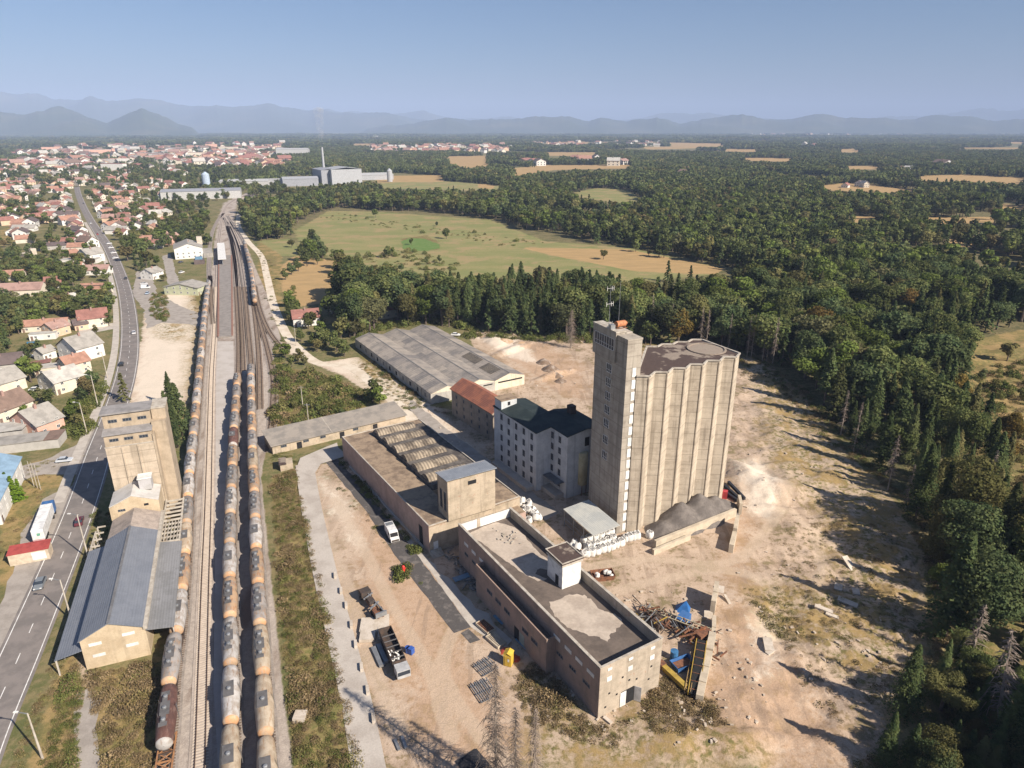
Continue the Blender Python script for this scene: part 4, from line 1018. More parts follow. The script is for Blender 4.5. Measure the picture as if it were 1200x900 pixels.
TM = {'white': tankmat('dirty white tank', (.44,.42,.40),(.32,.285,.25),(.24,.16,.11), .7), 'cream': tankmat('cream tank', (.44,.37,.28),(.34,.27,.195),(.30,.18,.10), .7),
      'orange': tankmat('rust streaked tank', (.37,.25,.155),(.27,.215,.17),(.30,.145,.07), .85), 'grey': tankmat('grey tank', (.28,.26,.245),(.21,.185,.165),(.35,.2,.1)), 'brown': tankmat('brown tank', (.15,.075,.06),(.11,.06,.05),(.30,.2,.16), .4)}
M_endor = tankmat('orange tank end', (.47,.265,.14),(.40,.28,.18),(.36,.31,.26), .6)
M_bog = mat('dark underframe', (.055,.045,.04),(.09,.06,.045),1,.8,0,.2,3)
M_walkw = plain('walkway grating', (.13,.125,.125), .7)
WAG = {}
def barrel_mesh(mt):
    r = [(0.05,-6.6),(.7,-6.52),(1.12,-6.32),(1.30,-6.0),(1.38,-4.9),(1.50,-2.2),(1.58,-.1),(1.58,.1),(1.50,2.2),(1.38,4.9),(1.30,6.0),(1.12,6.32),(.7,6.52),(.05,6.6)]
    mb = MB(); mb.lathe(r, 20, axis='y', c=(0,0,2.78)); n = 20
    for j in range(13):
        if j < 3 or j > 9:
            for k in range(n): mb.m[j*n+k] = 1
    mb.box(-1.6,1.6,-.12,.12,2.7,2.9,0)
    return mb.mesh('tank', [TM[mt], M_endor if mt != 'brown' else TM['white']], True)
def wagon(mt, shade):
    key = (mt, shade)
    if key in WAG: return None
    t_ = thing('tank_wagon', '', 'wagon', (0,0,0), 0)
    o = bpy.data.objects.new('tank', barrel_mesh(mt)); COL.objects.link(o); o.parent = t_
    mb = MB(); long_ = shade
    if long_: mb.box(-.55,.25,-3.4,3.4,4.36,4.44); mb.box(-.8,.7,-1.5,1.5,4.38,4.46); mb.box(-.8,.5,-3.9,-3.0,4.34,4.42); mb.box(-.8,.5,3.0,3.9,4.34,4.42)
    else: mb.box(-1.0,.7,-2.0,1.6,4.36,4.46)
    mb.build('walkway', M_walkw, t_)
    hn = (-2.6, 0, 2.6) if long_ else (-.3,)
    for y in hn: MB().lathe([(.36,4.44),(.36,4.72),(.25,4.8),(.02,4.82)],10,c=(-.1,y,0)).build('hatch', M_steel, t_, smooth=False)
    mb = MB(); mb.box(-.45,.45,-6.5,6.5,.95,1.25); mb.box(-1.3,1.3,-6.6,-6.3,.9,1.3); mb.box(-1.3,1.3,6.3,6.6,.9,1.3)
    for y in (-3.6,3.6): mb.box(-1.2,1.2,y-.2,y+.2,1.2,1.75)
    for y in (-6.75,6.75):
        for x in (-.88,.88): mb.tube((x,y-.2,1.05),(x,y+.2,1.05),.18,n=8)
    mb.build('underframe', M_bog, t_)
    for y in (-4.3, 4.3):
        mb = MB(); mb.box(-1.05,-.9,y-1.4,y+1.4,.55,.85); mb.box(.9,1.05,y-1.4,y+1.4,.55,.85); mb.box(-.95,.95,y-.2,y+.2,.6,.9)
        for w_ in (y-.95, y+.95):
            for x in (-.8,.68): mb.tube((x,w_,.46),(x+.12,w_,.46),.46,n=12)
        mb.build('bogie', M_bog, t_)
    mb = MB(); mb.beam((1.62,.4,1.1),(1.62,.4,4.3),.06,.06); mb.beam((1.62,.8,1.1),(1.62,.8,4.3),.06,.06)
    for k in range(7): mb.beam((1.62,.4,1.3+.45*k),(1.62,.8,1.3+.45*k),.05,.05)
    for q_ in (-1.7,1.3):
        mb.beam((-.95,q_,4.4),(-.95,q_,5.2),.05,.05)
    mb.build('ladder', M_walkw, t_)
    WAG[key] = t_; t_['_used'] = False; return t_
ORD = ['first','second','third','fourth','fifth','sixth','seventh','eighth','ninth','tenth','eleventh','twelfth','thirteenth','fourteenth','fifteenth','sixteenth','seventeenth','eighteenth','nineteenth','twentieth','twenty first','twenty second','twenty third','twenty fourth','twenty fifth','twenty sixth','twenty seventh','twenty eighth','twenty ninth']
CN = {'white':'dirty white','cream':'cream','orange':'rust streaked orange','grey':'dark grey','brown':'glossy brown'}
def place_row(path, s0, count, kinds, rowname, longs, pitch=14.0, extra_end='camera'):
    fp = resample(path, 1.0)
    for i in range(count):
        k = int(s0 + pitch * i)
        if k + 1 >= len(fp): break
        p = fp[k]; a = azof(fp[max(k-5,0)], fp[min(k+5,len(fp)-1)])
        mt = kinds[i % len(kinds)]; lg = longs[i % len(longs)]
        wagon(mt, lg); src = WAG[(mt, lg)]
        lab = '%s tank wagon, %s from the near end of the %s' % (CN[mt], ORD[i], rowname)
        loc = (p.x, p.y, .34)
        if not src['_used']:
            src['_used'] = True; src.location = loc; src.rotation_euler = (0,0,-R(a)); src['label'] = lab; src['group'] = 'tank wagons parked on the sidings'
        else: r = dup(src, loc, a, lab, 'tank wagons parked on the sidings')
def s_at(path, px, py, z):
    fp = resample(path, 1.0); q = G(px, py, z); return min(range(len(fp)), key=lambda i: (fp[i].xy - q.xy).length)
place_row(rowA, s_at(rowA,196,838,3.4), 27, ['brown','grey','white','orange','cream','grey','white','white','white','grey','orange','white','grey','orange','grey','white','orange','grey','white','grey','white','orange','white','grey','white','white','white'], 'left row', [1,1,0,1,0,1,0])
place_row(rowB, s_at(rowB,271,890,3.4), 14, ['cream','white','white','orange','white','grey','white','grey','orange','brown','grey','orange','grey','orange'], 'middle row', [0,0,1,1,0,1,1,1,1,0,1])
place_row(rowC, s_at(rowC,313,905,3.4), 15, ['cream','cream','cream','grey','orange','white','grey','orange','cream','grey','orange','grey','orange','white','grey'], 'right row', [0,0,1,1,1,0,1,1])
place_row(rowD, s_at(rowD,298.5,350,3), 17, ['orange','white','orange','grey','white','orange','orange','white','grey'], 'far curved row', [1,1,0], pitch=13.6)
for t_ in WAG.values(): del t_['_used']
for o in list(COL.objects):
    if '_used' in o: del o['_used']
fw = thing('flat_wagon', 'rusty empty lattice flat wagon at the near end of the left row', 'wagon', (*G(194,892,1).xy, .34), -19)
mb = MB(); mb.beam((-1.2,-6,1.2),(-1.2,5,1.2),.2,.3); mb.beam((1.2,-6,1.2),(1.2,5,1.2),.2,.3)
for k in range(7):
    y=-6+1.8*k; mb.beam((-1.2,y,1.2),(1.2,y,1.2),.2,.2)
    if k<6: mb.beam((-1.2,y,1.2),(1.2,y+1.8,1.2),.12,.12); mb.beam((1.2,y,1.2),(-1.2,y+1.8,1.2),.12,.12)
mb.box(-1.3,1.3,-6.1,-5.9,1.2,2.6); mb.build('frame', mat('orange rust', (.36,.18,.08),(.22,.12,.07),1,.8), fw)
for y in (-4,3.5):
    mb = MB(); mb.box(-.9,.9,y-.9,y+.9,.4,.9)
    for x in (-.8,.68):
        for w_ in (y-.7,y+.7): mb.tube((x,w_,.46),(x+.12,w_,.46),.46,n=10)
    mb.build('bogie', M_bog, fw)
# lamp masts beside the tracks
for i, (px, py) in enumerate([(347,405),(355,478),(362,500)]):
    q = G(px, py); t_ = thing('utility_pole', ['concrete pole by the branch track','slim pole in the scrub above the long shed','leaning pole in the scrub nearest the long shed'][i], 'pole', (q.x,q.y,0), 0)
    MB().tube((0,0,0),(0.15,0,8.5),.16,.1).build('post', M_coping, t_); MB().beam((-.9,0,8.0),(1.1,0,8.0),.12,.12).build('cross_arm', M_steel, t_)
# ================================================================ YARD OBJECTS
YZ = lambda px, py: gz(*G(px, py).xy)
def P3(px, py, z=0): q = G(px, py); return (q.x, q.y, gz(q.x, q.y) + z)
# big white bags
M_bag = mat('white woven bag', (.66,.65,.62),(.55,.53,.50), 1.5,.8,0,.12,6, rv=.1)
M_bagfill = plain('grey mineral fill', (.30,.29,.28), .9)
def bag_proto():
    t_ = thing('bulk_bag', '', 'bag', (0,0,0), 0)
    mb = MB(); n = 16
    prof = [(.70,0),(.84,.12),(.90,.6),(.88,1.3),(.80,1.65),(.74,1.75),(.62,1.62)]
    for r_, z in prof: pass
    i = len(mb.v)
    for (r_, z) in prof:
        for k in range(n):
            a = 2*math.pi*k/n; sq = 1/max(abs(math.cos(a)),abs(math.sin(a)))**.45
            mb.v.append((r_*sq*math.cos(a), r_*sq*math.sin(a), z*(1+.03*math.sin(3*a))))
    for j in range(len(prof)-1):
        for k in range(n): k2=(k+1)%n; mb.f.append((i+j*n+k,i+j*n+k2,i+(j+1)*n+k2,i+(j+1)*n+k)); mb.m.append(0)
    mb.build('sack', M_bag, t_, smooth=True)
    mb = MB(); mb.lathe([(.72,1.55),(.4,1.68),(.02,1.72)],12); mb.build('filling', M_bagfill, t_, smooth=True)
    mb = MB()
    for a in (.78,2.36,3.93,5.5):
        x,y = .8*math.cos(a),.8*math.sin(a); mb.beam((x,y,1.6),(x*.7,y*.7,2.05),.1,.04); mb.beam((x*.7,y*.7,2.05),(x*.3,y*.9,1.7),.1,.04)
    mb.build('strap', M_bag, t_); return t_
bag = bag_proto(); bags = []
def rowpx(a, b, n, z=0): return [(a[0]+(b[0]-a[0])*i/(n-1), a[1]+(b[1]-a[1])*i/(n-1)) for i in range(n)]
frontrow = [(687.5,651.5),(693.5,651),(700,649),(706,646.5),(711.5,645.5),(717,643.5),(722,641),(727.5,639)]
for i, p in enumerate(frontrow): bags.append((p, '%s white bulk bag from the left in the front line by the canopy' % ORD[i]))
for i, p in enumerate(rowpx((733,634),(746,631),4)): bags.append((p, '%s bulk bag from the left at the silo wall foot' % ORD[i]))
bags.append(((761,630), 'single bulk bag standing alone by the gravel heap'))
for i, p in enumerate([(688,643),(694,642.5),(700,641),(706,639),(712,637),(718,635)]): bags.append((p, '%s bulk bag from the left in the second line by the canopy' % ORD[i]))
for i, p in enumerate([(684,636),(690,635),(697,634),(704,631.5),(711,629),(716,627)]): bags.append((p, '%s bulk bag from the left in the third line, half under the canopy' % ORD[i]))
for i, (p, l) in enumerate(bags):
    q = G(*p); a = rnd.uniform(0,90)
    if i == 0: bag.location = (q.x,q.y,.03); bag['label'] = l; bag['group'] = 'white bulk bags by the silo'
    else: dup(bag, (q.x,q.y,.03), a, l, 'white bulk bags by the silo', scale=rnd.uniform(.9,1.08))
# tumbled bags left of the canopy, behind the warehouse parapet
for i, (px, py) in enumerate([(612,589),(617,592),(621,587),(619,597),(626,596),(616,600),(623,603),(629,600),(621,609),(628,609),(633,606),(613,595),(608,592),(672,636),(668,641),(676,644),(681,648),(675,650)]):
    q = G(px, py, 1.0); lab = 'tumbled white bag in the pile behind the warehouse parapet' if i < 13 else 'slumped white bag left of the upright bag lines'
    r_ = dup(bag, (q.x, q.y, .3 if i%3 else .9), rnd.uniform(0,180), lab, 'tumbled bags behind the parapet' if i < 13 else 'slumped bags', scale=rnd.uniform(.75,.95))
    r_.rotation_euler = (rnd.uniform(.1,1.2), rnd.uniform(-.5,.5), rnd.uniform(0,6))
# dark gravel heaps against the silo
M_heap = mat('dark grey gravel', (.125,.11,.10),(.17,.15,.135), .6,.95,0,.35,3)
def heap(name, label, parts, m, seed, n=30):
    mb = MB(); rs = random.Random(seed)
    xs = [p[0] for p in parts]; c = Vector((sum(xs)/len(xs), sum(p[1] for p in parts)/len(parts), 0))
    X0 = min(p[0]-p[2] for p in parts); X1 = max(p[0]+p[2] for p in parts); Y0 = min(p[1]-p[2] for p in parts); Y1 = max(p[1]+p[2] for p in parts)
    nx = int((X1-X0)/.6); ny = int((Y1-Y0)/.6)
    def fn(u, v):
        x = X0+(X1-X0)*u; y = Y0+(Y1-Y0)*v
        h = max(pz*max(0, 1-math.hypot(x-px_, y-py_)/pr)**.9 for px_,py_,pr,pz in parts)
        return (x, y, h - .12 + (.12*math.sin(x*2.1+seed)*math.sin(y*2.7) + rs.uniform(-.05,.05) if h > .05 else 0))
    mb.grid(fn, nx, ny); i = len(mb.f)
    keep = [k for k, f in enumerate(mb.f) if max(mb.v[a][2] for a in f) > -.05]
    mb.f = [mb.f[k] for k in keep]; mb.m = [0]*len(mb.f)
    o = mb.build(name, m, smooth=True); return o
def hp(px, py, r, h): q = G(px, py); return (q.x, q.y, r, h)
tag(heap('gravel_heap', '', [hp(797,611,6.8,6.0),hp(818,603,7.0,6.6),hp(836,597,5.6,4.4),hp(778,622,5,3.0),hp(846,596,5,3.0)], M_heap, 1), 'dark grey gravel heap with two peaks against the silo foot', 'gravel heap')
# concrete channel beams
M_beamc = mat('precast concrete', (.50,.43,.33),(.40,.34,.26), .5,.85,0,.2,3)
def beamthing(label, a, b, w_, h_, z=0.0, m=M_beamc, name='concrete_beam', cat='beam'):
    pa = Vector(P3(*a, z+h_/2)); pb = Vector(P3(*b, z+h_/2))
    o = MB().beam(pa, pb, w_, h_).build(name, m); tag(o, label, cat); return o
beamthing('long deep concrete beam lying in front of the gravel heap', (767,643), (861,605), .8, 2.3)
beamthing('shorter concrete beam in front of the long one', (765,650), (808,632), .7, 1.4)
for i, (a, b) in enumerate([((846,577),(864,589)),((849,572),(868,589)),((853,570),(872,588))]):
    beamthing(['thick black steel beam nearest the silo corner','middle black steel beam by the silo corner','outermost thin black steel beam by the silo corner'][i], a, b, .7, .8, .3, plain('black steel', (.03,.03,.035), .5), 'steel_beam')
MB().box(-.9,.9,-.7,.7,0,2.2).build('drum', plain('red paint',(.45,.06,.06),.5), thing('red_container', 'small red container at the silo right corner', 'container', P3(848,583), 20))
# broken concrete wall pieces
def wallpiece(label, pts, h0, h1, w_=.8):
    mb = MB(); n = len(pts)
    for i in range(n-1):
        a = Vector(P3(*pts[i])); b = Vector(P3(*pts[i+1])); hh = h0+(h1-h0)*i/(n-1)+rnd.uniform(-.15,.15)
        mb.beam(a+Vector((0,0,hh/2-.2)), b+Vector((0,0,hh/2-.2)), w_+rnd.uniform(-.1,.1), hh+.4)
    o = mb.build('broken_wall', M_beamc); tag(o, label, 'wall')
wallpiece('upright broken wall stub behind the long beam end', [(865,592),(867,603)], 3.2, 2.6)
wallpiece('broken wall piece running down from the long beam end', [(863,616),(860,632),(856,648)], 3.2, 1.6, 1.0)
wallpiece('broken wall piece with a dark opening beside the scaffold heap', [(838,700),(836,712),(834,722)], 4.2, 3.6, 1.0)
wallpiece('low crumbling wall between the two wall pieces', [(836,728),(836,742),(834,748)], 1.4, 1.0, .9)
wallpiece('long crumbling retaining wall right of the yellow conveyor', [(834,752),(830,772),(826,790),(822,808),(819,824)], 2.4, 1.4, 1.3)
# loose slabs
M_slab = mat('pale slab', (.52,.46,.39),(.42,.36,.29), .6,.85,0,.2,3)
def slabthing(label, px, py, w_, l_, az, z=.25, th=.3, tilt=0.0, m=None):
    k_ = 1 if px < 700 else .72
    o = MB().box(-w_/2*k_,w_/2*k_,-l_/2*k_,l_/2*k_,-th/2,th/2).build('concrete_slab', m or M_slab); o.location = P3(px,py,z); o.rotation_euler = (tilt,0,-R(az)); tag(o, label, 'slab'); return o
for l, px, py, w_, l_, az, tl in [('tilted pale slab above the broken opening wall',844,692,2.2,2.6,20,.3),('thin white slab right of the broken wall',852,705,.8,3.6,-10,.2),('slab leaning at the foot of the broken wall',830,723,2.4,3,10,.9),
    ('pale slab in the weeds by the forest edge',993,707,2.2,5.5,-55,.1),('grey slab on edge in the long tree shadow',994,664,2.2,5,-20,.5),('square grey slab in the tree shadow',982,690,2.2,2.6,30,.2),('flat grey slab beside the square one',1003,694,2,2.6,15,.1),
    ('broken slab strip right of the bare ground',965,716,1.5,5,-60,.1),('second broken slab strip towards the trees',975,722,1.3,3.5,-60,.1),('white slab at the conveyor side',900,757,2.4,4.6,10,.1),('white slab just below the other near the rough track',903,764,1.3,3,60,.1),
    ('left concrete slab beside the truck wreck',432,735,3.2,4.0,-5,.02),('low concrete slab below the left one',431,747,3.0,3.0,-5,.02),('right concrete slab beside the truck wreck',447,733,3.2,4.6,-10,.02),('narrow pale slab above the trailer',449,743,2.0,3.0,-10,.02),
    ('small slab at the warehouse foot',712,845,2.4,.9,50,0)]:
    slabthing(l, px, py, w_, l_, az, .45 if px < 500 else .25, .7 if px < 500 else .3, tl)
# rusty skip with bags
sk = thing('rusty_skip', 'rusty open skip filled with white sacks near the roof hut', 'skip', P3(706,677), 80)
def skip(par, w_, l_, h_, m, inner=M_dark):
    mb = MB(); th=.12
    a = [(-w_/2*.85,-l_/2*.85,0),(w_/2*.85,-l_/2*.85,0),(w_/2*.85,l_/2*.85,0),(-w_/2*.85,l_/2*.85,0)]; b = [(-w_/2,-l_/2,h_),(w_/2,-l_/2,h_),(w_/2,l_/2,h_),(-w_/2,l_/2,h_)]
    for k in range(4):
        j=(k+1)%4; mb.face([a[k],a[j],b[j],b[k]]); mb.face([(p[0]*.95,p[1]*.95,p[2]) for p in [a[k],b[k],b[j],a[j]]]); mb.face([b[k],b[j],(b[j][0]*.95,b[j][1]*.95,h_),(b[k][0]*.95,b[k][1]*.95,h_)])
    mb.face([(p[0]*.95,p[1]*.95,.08) for p in a]); mb.build('body', m, par)
skip(sk, 3.0, 5.2, 1.3, M_rust)
mb = MB()
for k in range(9): x,y=rnd.uniform(-.9,.9),rnd.uniform(-1.8,1.8); mb.lathe([(.02,.3),(.5,.6),(.45,1.2),(.02,1.5)],8,c=(x,y,0))
mb.build('sacks', M_bag, sk)
bs = thing('blue_skip', 'blue open skip between warehouse and yellow conveyor', 'skip', P3(800,781), 65)
skip(bs, 2.6, 4.4, 1.3, plain('blue paint', (.05,.14,.34), .5)); MB().box(-.95,.95,-1.7,1.7,.5,.8).build('contents', M_rust, bs)
bb = thing('blue_barrel', 'blue barrel beside the blue skip', 'barrel', P3(789.5,772), 0); MB().lathe([(.02,0),(.75,0),(.75,1.9),(.02,1.95)],14).build('drum', plain('light blue', (.05,.16,.32), .5), bb)
bc = thing('blue_barrel', 'blue cut open barrel standing by the dump trailer', 'barrel', P3(478,764), 30); MB().lathe([(.02,0),(.55,0),(.55,1.2),(.5,1.2),(.48,.1)],14).build('drum', plain('deep blue', (.04,.10,.36), .5), bc); MB().box(.4,1.3,-.5,.5,.1,1.4).build('flap', MC['deep blue'], bc)
bh = thing('blue_hopper', 'bright blue steel hopper lying alone on the bare ground', 'hopper', P3(800,715), 20)
mb = MB(); b4=[(-1.5,-1.1,0),(1.5,-1.1,0),(1.5,1.1,.2),(-1.5,1.1,.2)]; tp=(.5,.3,2.3)
for k in range(4): mb.face([b4[k],b4[(k+1)%4],tp])
mb.face(b4[::-1]); mb.build('shell', plain('bright blue paint', (.03,.13,.36), .5), bh)
# scaffold heap
sh = thing('scrap_heap', 'tangled scrap heap of steel frames and dark hoppers by the warehouse end', 'scrap heap', P3(792,738), 0)
mcol = [M_rust, MC['orange paint'], plain('yellow paint', (.40,.28,.06), .6), M_steel, M_bog]
r3 = random.Random(5)
for nm, mi, cnt, ln in (('rusty_frame',0,42,4),('orange_part',1,9,2.5),('yellow_bar',2,12,5),('steel_bar',3,34,5),('dark_frame',4,50,4)):
    mb = MB()
    for k in range(cnt):
        u = r3.uniform(-1,1); x,y = u*6.0+r3.gauss(0,.8), -u*4.5+r3.gauss(0,1.5); z=r3.uniform(.1,1.7); a=r3.choice([-40,-35,50,55,0,90])+r3.gauss(0,10); L=r3.uniform(.3,1)*ln/2; d=azv(a)*L
        mb.beam((x-d.x,y-d.y,z),(x+d.x,y+d.y,z+r3.uniform(-.8,1.2)),.14 if mi>1 else .22,.16 if mi>1 else .3)
    mb.build(nm, mcol[mi], sh)
for i,(x,y,a) in enumerate([(-3.2,1.2,40),(1.8,1.8,50),(4.5,-3.2,30)]):
    mb = MB(); c,s_=math.cos(R(a)),math.sin(R(a))
    pts=[(-1.6,-1),(1.6,-1),(1.6,1),(-1.6,1)]; mb.prism([(x+c*u-s_*v,y+s_*u+c*v) for u,v in pts],.1,1.7+.3*i); mb.build('hopper', [M_bog,MC['blue paint'],M_rust][i], sh)
st = thing('steel_ladder_frame', 'pale steel lattice frame lying across the scrap heap', 'frame', P3(795,735,1.8), 125)
mb = MB()
for x in (-.7,.7): mb.beam((x,-6.5,0),(x,6.5,.4),.18,.18)
for k in range(12): mb.beam((-.7,-6.4+1.15*k,.0+.035*k),(.7,-6.4+1.15*k,.035*k),.12,.12)
mb.build('lattice', plain('cream steel',(.45,.40,.28),.6), st)
# yellow conveyor
cv0 = Vector(P3(832,816)); cv1 = Vector(P3(853,763)); 
yc = thing('conveyor', 'long black belt conveyor with yellow edges beside the crumbling wall', 'conveyor', P3(844,819), azof(G(844,819),G(856,765))) if False else thing('conveyor', 'long black belt conveyor with yellow edges beside the crumbling wall', 'conveyor', P3(812,819), azof(G(812,819),G(821,762)))
cl = (G(812,819)-G(821,762)).length
MB().beam((0,0,1.0),(0,cl,2.4),1.5,.14).build('belt', plain('black rubber',(.02,.02,.02),.8), yc)
for x in (-.95,.95):
    mb = MB(); mb.beam((x,0,1.05),(x,cl,2.45),.14,.3); mb.beam((x,0,.5),(x,cl,1.7),.12,.12)
    for k in range(9): y=cl*k/8; mb.beam((x,y,.55+1.2*k/8),(x,y,1.05+1.4*k/8),.08,.08)
    mb.build('side_rail', MC['yellow paint'], yc)
mb = MB()
for k in range(7): y=cl*(k+.5)/7; mb.beam((-.9,y,1.25+1.4*k/7),(.9,y,1.25+1.4*k/7),.1,.1)
mb.build('cross_bar', M_rust, yc)
mb = MB()
for y in (1.2,cl-1.2):
    mb.beam((-.9,y,0),(-.9,y,1.3),.15,.15); mb.beam((.9,y,0),(.9,y,1.3),.15,.15)
mb.build('leg', M_rust, yc)
tr = thing('lattice_boom', 'rusty lattice boom lying left of the yellow conveyor', 'boom', P3(805,816), azof(G(805,816),G(815,762)))
mb = MB()
for x in (-.5,.5):
    mb.beam((x,0,.4),(x,cl*.95,.6),.12,.12); mb.beam((x,0,1.2),(x,cl*.95,1.5),.12,.12)
for k in range(16): y=cl*.95*k/16; mb.beam((-.5,y,.4),(.5,y+.8,1.3),.08,.08); mb.beam((.5,y,.4),(-.5,y+.8,1.3),.08,.08)
mb.build('lattice', plain('ochre rust',(.34,.23,.10),.8), tr)
yb = thing('yellow_boom', 'short yellow steel boom lying at the warehouse corner', 'boom', P3(775,783), azof(G(775,783),G(790,797)))
MB().box(-.5,.5,0,6.5,.3,1.2).build('arm', MC['yellow paint'], yb); MB().box(-.6,.6,-.6,.6,.2,1.4).build('bracket', M_rust, yb)
# truck wreck and dump trailer
twk = thing('truck_wreck', 'rusty cabless truck chassis wreck in the sandy yard', 'truck', P3(436,713,.5), azof(G(427,700),G(446,726))+180)
mb = MB(); mb.beam((-.5,-5,.7),(-.5,5,.7),.25,.35); mb.beam((.5,-5,.7),(.5,5,.7),.25,.35)
for k in range(7): mb.beam((-.6,-4.8+1.6*k,.75),(.6,-4.8+1.6*k,.75),.25,.25)
mb.build('chassis', M_rust, twk)
MB().box(-1.1,1.1,2.6,4.4,.9,2.0).build('engine', M_bog, twk); MB().box(-.6,.6,-.5,1.2,.9,1.7).build('gearbox', M_bog, twk); MB().box(-1.1,-.3,-4.6,-3.0,.9,1.6).build('fuel_tank', M_rust, twk); MB().beam((.9,-4.8,1.3),(.2,4.6,1.5),.2,.3).build('loose_beam', M_steel, twk)
mb = MB(); mb.box(-1.2,1.2,-5.2,-4.8,.9,1.9); mb.beam((-1.2,-2,1.2),(1.2,-1,1.4),.3,.3); mb.beam((-1.1,1.5,1.3),(1.2,2.2,1.6),.25,.25); mb.build('bracket', M_steel, twk)
for y in (-3.8,-2.4,3.4):
    for x in (-1.2,.9): MB().tube((x,y,.45),(x+.35,y,.45),.55,n=14).build('wheel', MC['black rubber'], twk)
dtr = thing('dump_trailer', 'long black open dump trailer in the sandy yard', 'trailer', P3(463,773,0), azof(G(455,757),G(473,799))+180)
Lt = 13.5
mb = MB(); mb.box(-1.25,1.25,-Lt/2+3.6,Lt/2,1.1,1.25); mb.box(-1.3,-1.2,-Lt/2+3.6,Lt/2,1.25,2.5); mb.box(1.2,1.3,-Lt/2+3.6,Lt/2,1.25,2.5); mb.box(-1.2,1.2,Lt/2-.1,Lt/2,1.25,2.5); mb.box(-1.2,1.2,-Lt/2+3.6,-Lt/2+3.7,1.25,2.5)
mb.build('body', M_bog, dtr)
mb = MB(); 
for y in (-2.2,-.6,1,2.6,4.2): mb.beam((-1.25,y,2.45),(1.25,y,2.45),.14,.14)
mb.build('cross_bar', M_walkw, dtr)
mb = MB()
for k in range(12): x,y=rnd.uniform(-1,1),rnd.uniform(-2.5,.5); mb.beam((x,y,1.5),(x+rnd.uniform(-.8,.8),y+rnd.uniform(-.8,.8),2.2),.25,.1)
mb.build('scrap', M_white, dtr)
MB().box(-1.25,1.25,-Lt/2+.6,-Lt/2+2.8,.9,2.6).build('cab', plain('grey white cab',(.42,.42,.42)), dtr); MB().box(-1.15,1.15,-Lt/2+.55,-Lt/2+.6,1.6,2.4).build('windscreen', M_glass, dtr)
for y in (-4.8,2.2,3.6,4.9):
    for x in (-1.25,.95): MB().tube((x,y,.5),(x+.3,y,.5),.52,n=14).build('wheel', MC['black rubber'], dtr)
for i,(a,b,nm) in enumerate([((438,760),(448,782),'grey metal panel stack, outer, left of the dump trailer'),((443,757),(452,778),'grey metal panel stack, inner, left of the dump trailer')]):
    beamthing(nm, a, b, 1.1, .5, .05, M_steel, 'metal_panel', 'panel')
# steel gratings
for i,(px,py,az) in enumerate([(570,783,-38),(568,811,-30)]):
    t_ = thing('steel_grating', ['upper stack of pale steel gratings near the yellow cabin','lower larger stack of pale steel gratings behind the dead spruce'][i], 'grating', P3(px,py,.1), az)
    mb = MB(); L=3.6+i*1.2
    for k in range(9): mb.beam((-1.7+.4*k,-L/2,.35+.06*(k%2)),(-1.7+.4*k,L/2,.35+.1*(k%3)),.16,.14)
    for y in (-L/2+.4,0,L/2-.4): mb.beam((-1.9,y,.2),(1.7,y,.2),.16,.14)
    mb.build('bars', M_steel, t_)
# yellow toilet cabin, parasols, junk by the warehouse side
tc = thing('toilet_cabin', 'yellow portable toilet cabin at the shaded side of the warehouse', 'cabin', P3(596,778), 20)
ym = plain('cabin yellow', (.62,.42,.06), .5)
MB().box(-.75,.75,-.75,.75,.05,2.7).build('body', ym, tc); mb = MB(); gable_roof(mb,-.75,.75,-.75,.75,2.703,.35,.1,.08); mb.build('roof', ym, tc); MB().box(-.5,.5,-.8,-.755,.15,2.3).build('door', plain('cabin door yellow', (.55,.36,.05)), tc); MB().box(.1,.4,-.83,-.805,1.2,1.8).build('notice', M_white, tc)
for i,(px,py,l) in enumerate([(592,763,'red folded tarpaulin bundle behind the yellow cabin'),(602,772,'red tarpaulin bundle right of the yellow cabin')]):
    o = heap('red_tarpaulin', l, [(*G(px,py).xy,1.0,1.3),(G(px,py).x+.6,G(px,py).y-.3,.8,1.0)], plain('red tarpaulin', (.50,.09,.05), .7), i+40); tag(o, l, 'tarpaulin')
for l,px,py,w_,l_,az,m in [('light blue sheet lid on the apron, upper',588,727,2.2,3.2,-35,'b'),('light blue sheet lid beside the retaining kerb, lower',615,755,2.2,3.4,-35,'b'),('teal trough lying in the shaded alley corner',541,679,1.6,3.8,60,'b')]:
    slabthing(l,px,py,w_,l_,az,.6,.15,0,plain('light blue sheet',(.14,.26,.38),.5))
for l,px,py,az in [('small white framed rusty crate on the apron edge',569,736,-40),('cream slatted pallet beside the apron',581,752,-40)]:
    t_ = thing('crate' if 'crate' in l else 'pallet', l, 'crate' if 'crate' in l else 'pallet', P3(px,py,.05), az)
    mb = MB()
    for k in range(6): mb.box(-.9+.33*k,-.72+.33*k,-1.9,1.9,.35,.5)
    mb.build('slats', M_rust if 'crate' in l else M_beamc, t_); mb = MB(); mb.box(-1.05,1.05,-2,-1.85,0,.6); mb.box(-1.05,1.05,1.85,2,0,.6); mb.box(-1.1,-.98,-2,2,0,.6); mb.box(.98,1.1,-2,2,0,.6); mb.build('frame', M_beamc, t_)
jr = random.Random(11)
M_junk = mat('mixed junk', (.16,.15,.14),(.30,.27,.24),1.2,.8,0,.3,3)
kb = MB(); kp = pxpath([(585,690),(600,712),(640,748),(665,775)],4); q=kp
for i in range(len(q)-1): kb.beam(q[i]+Vector((0,0,.4)), q[i+1]+Vector((0,0,.4)), .5, .9)
tag(kb.build('retaining_kerb', M_walk), 'pale low retaining kerb along the warehouse foot', 'kerb')
mb = MB()
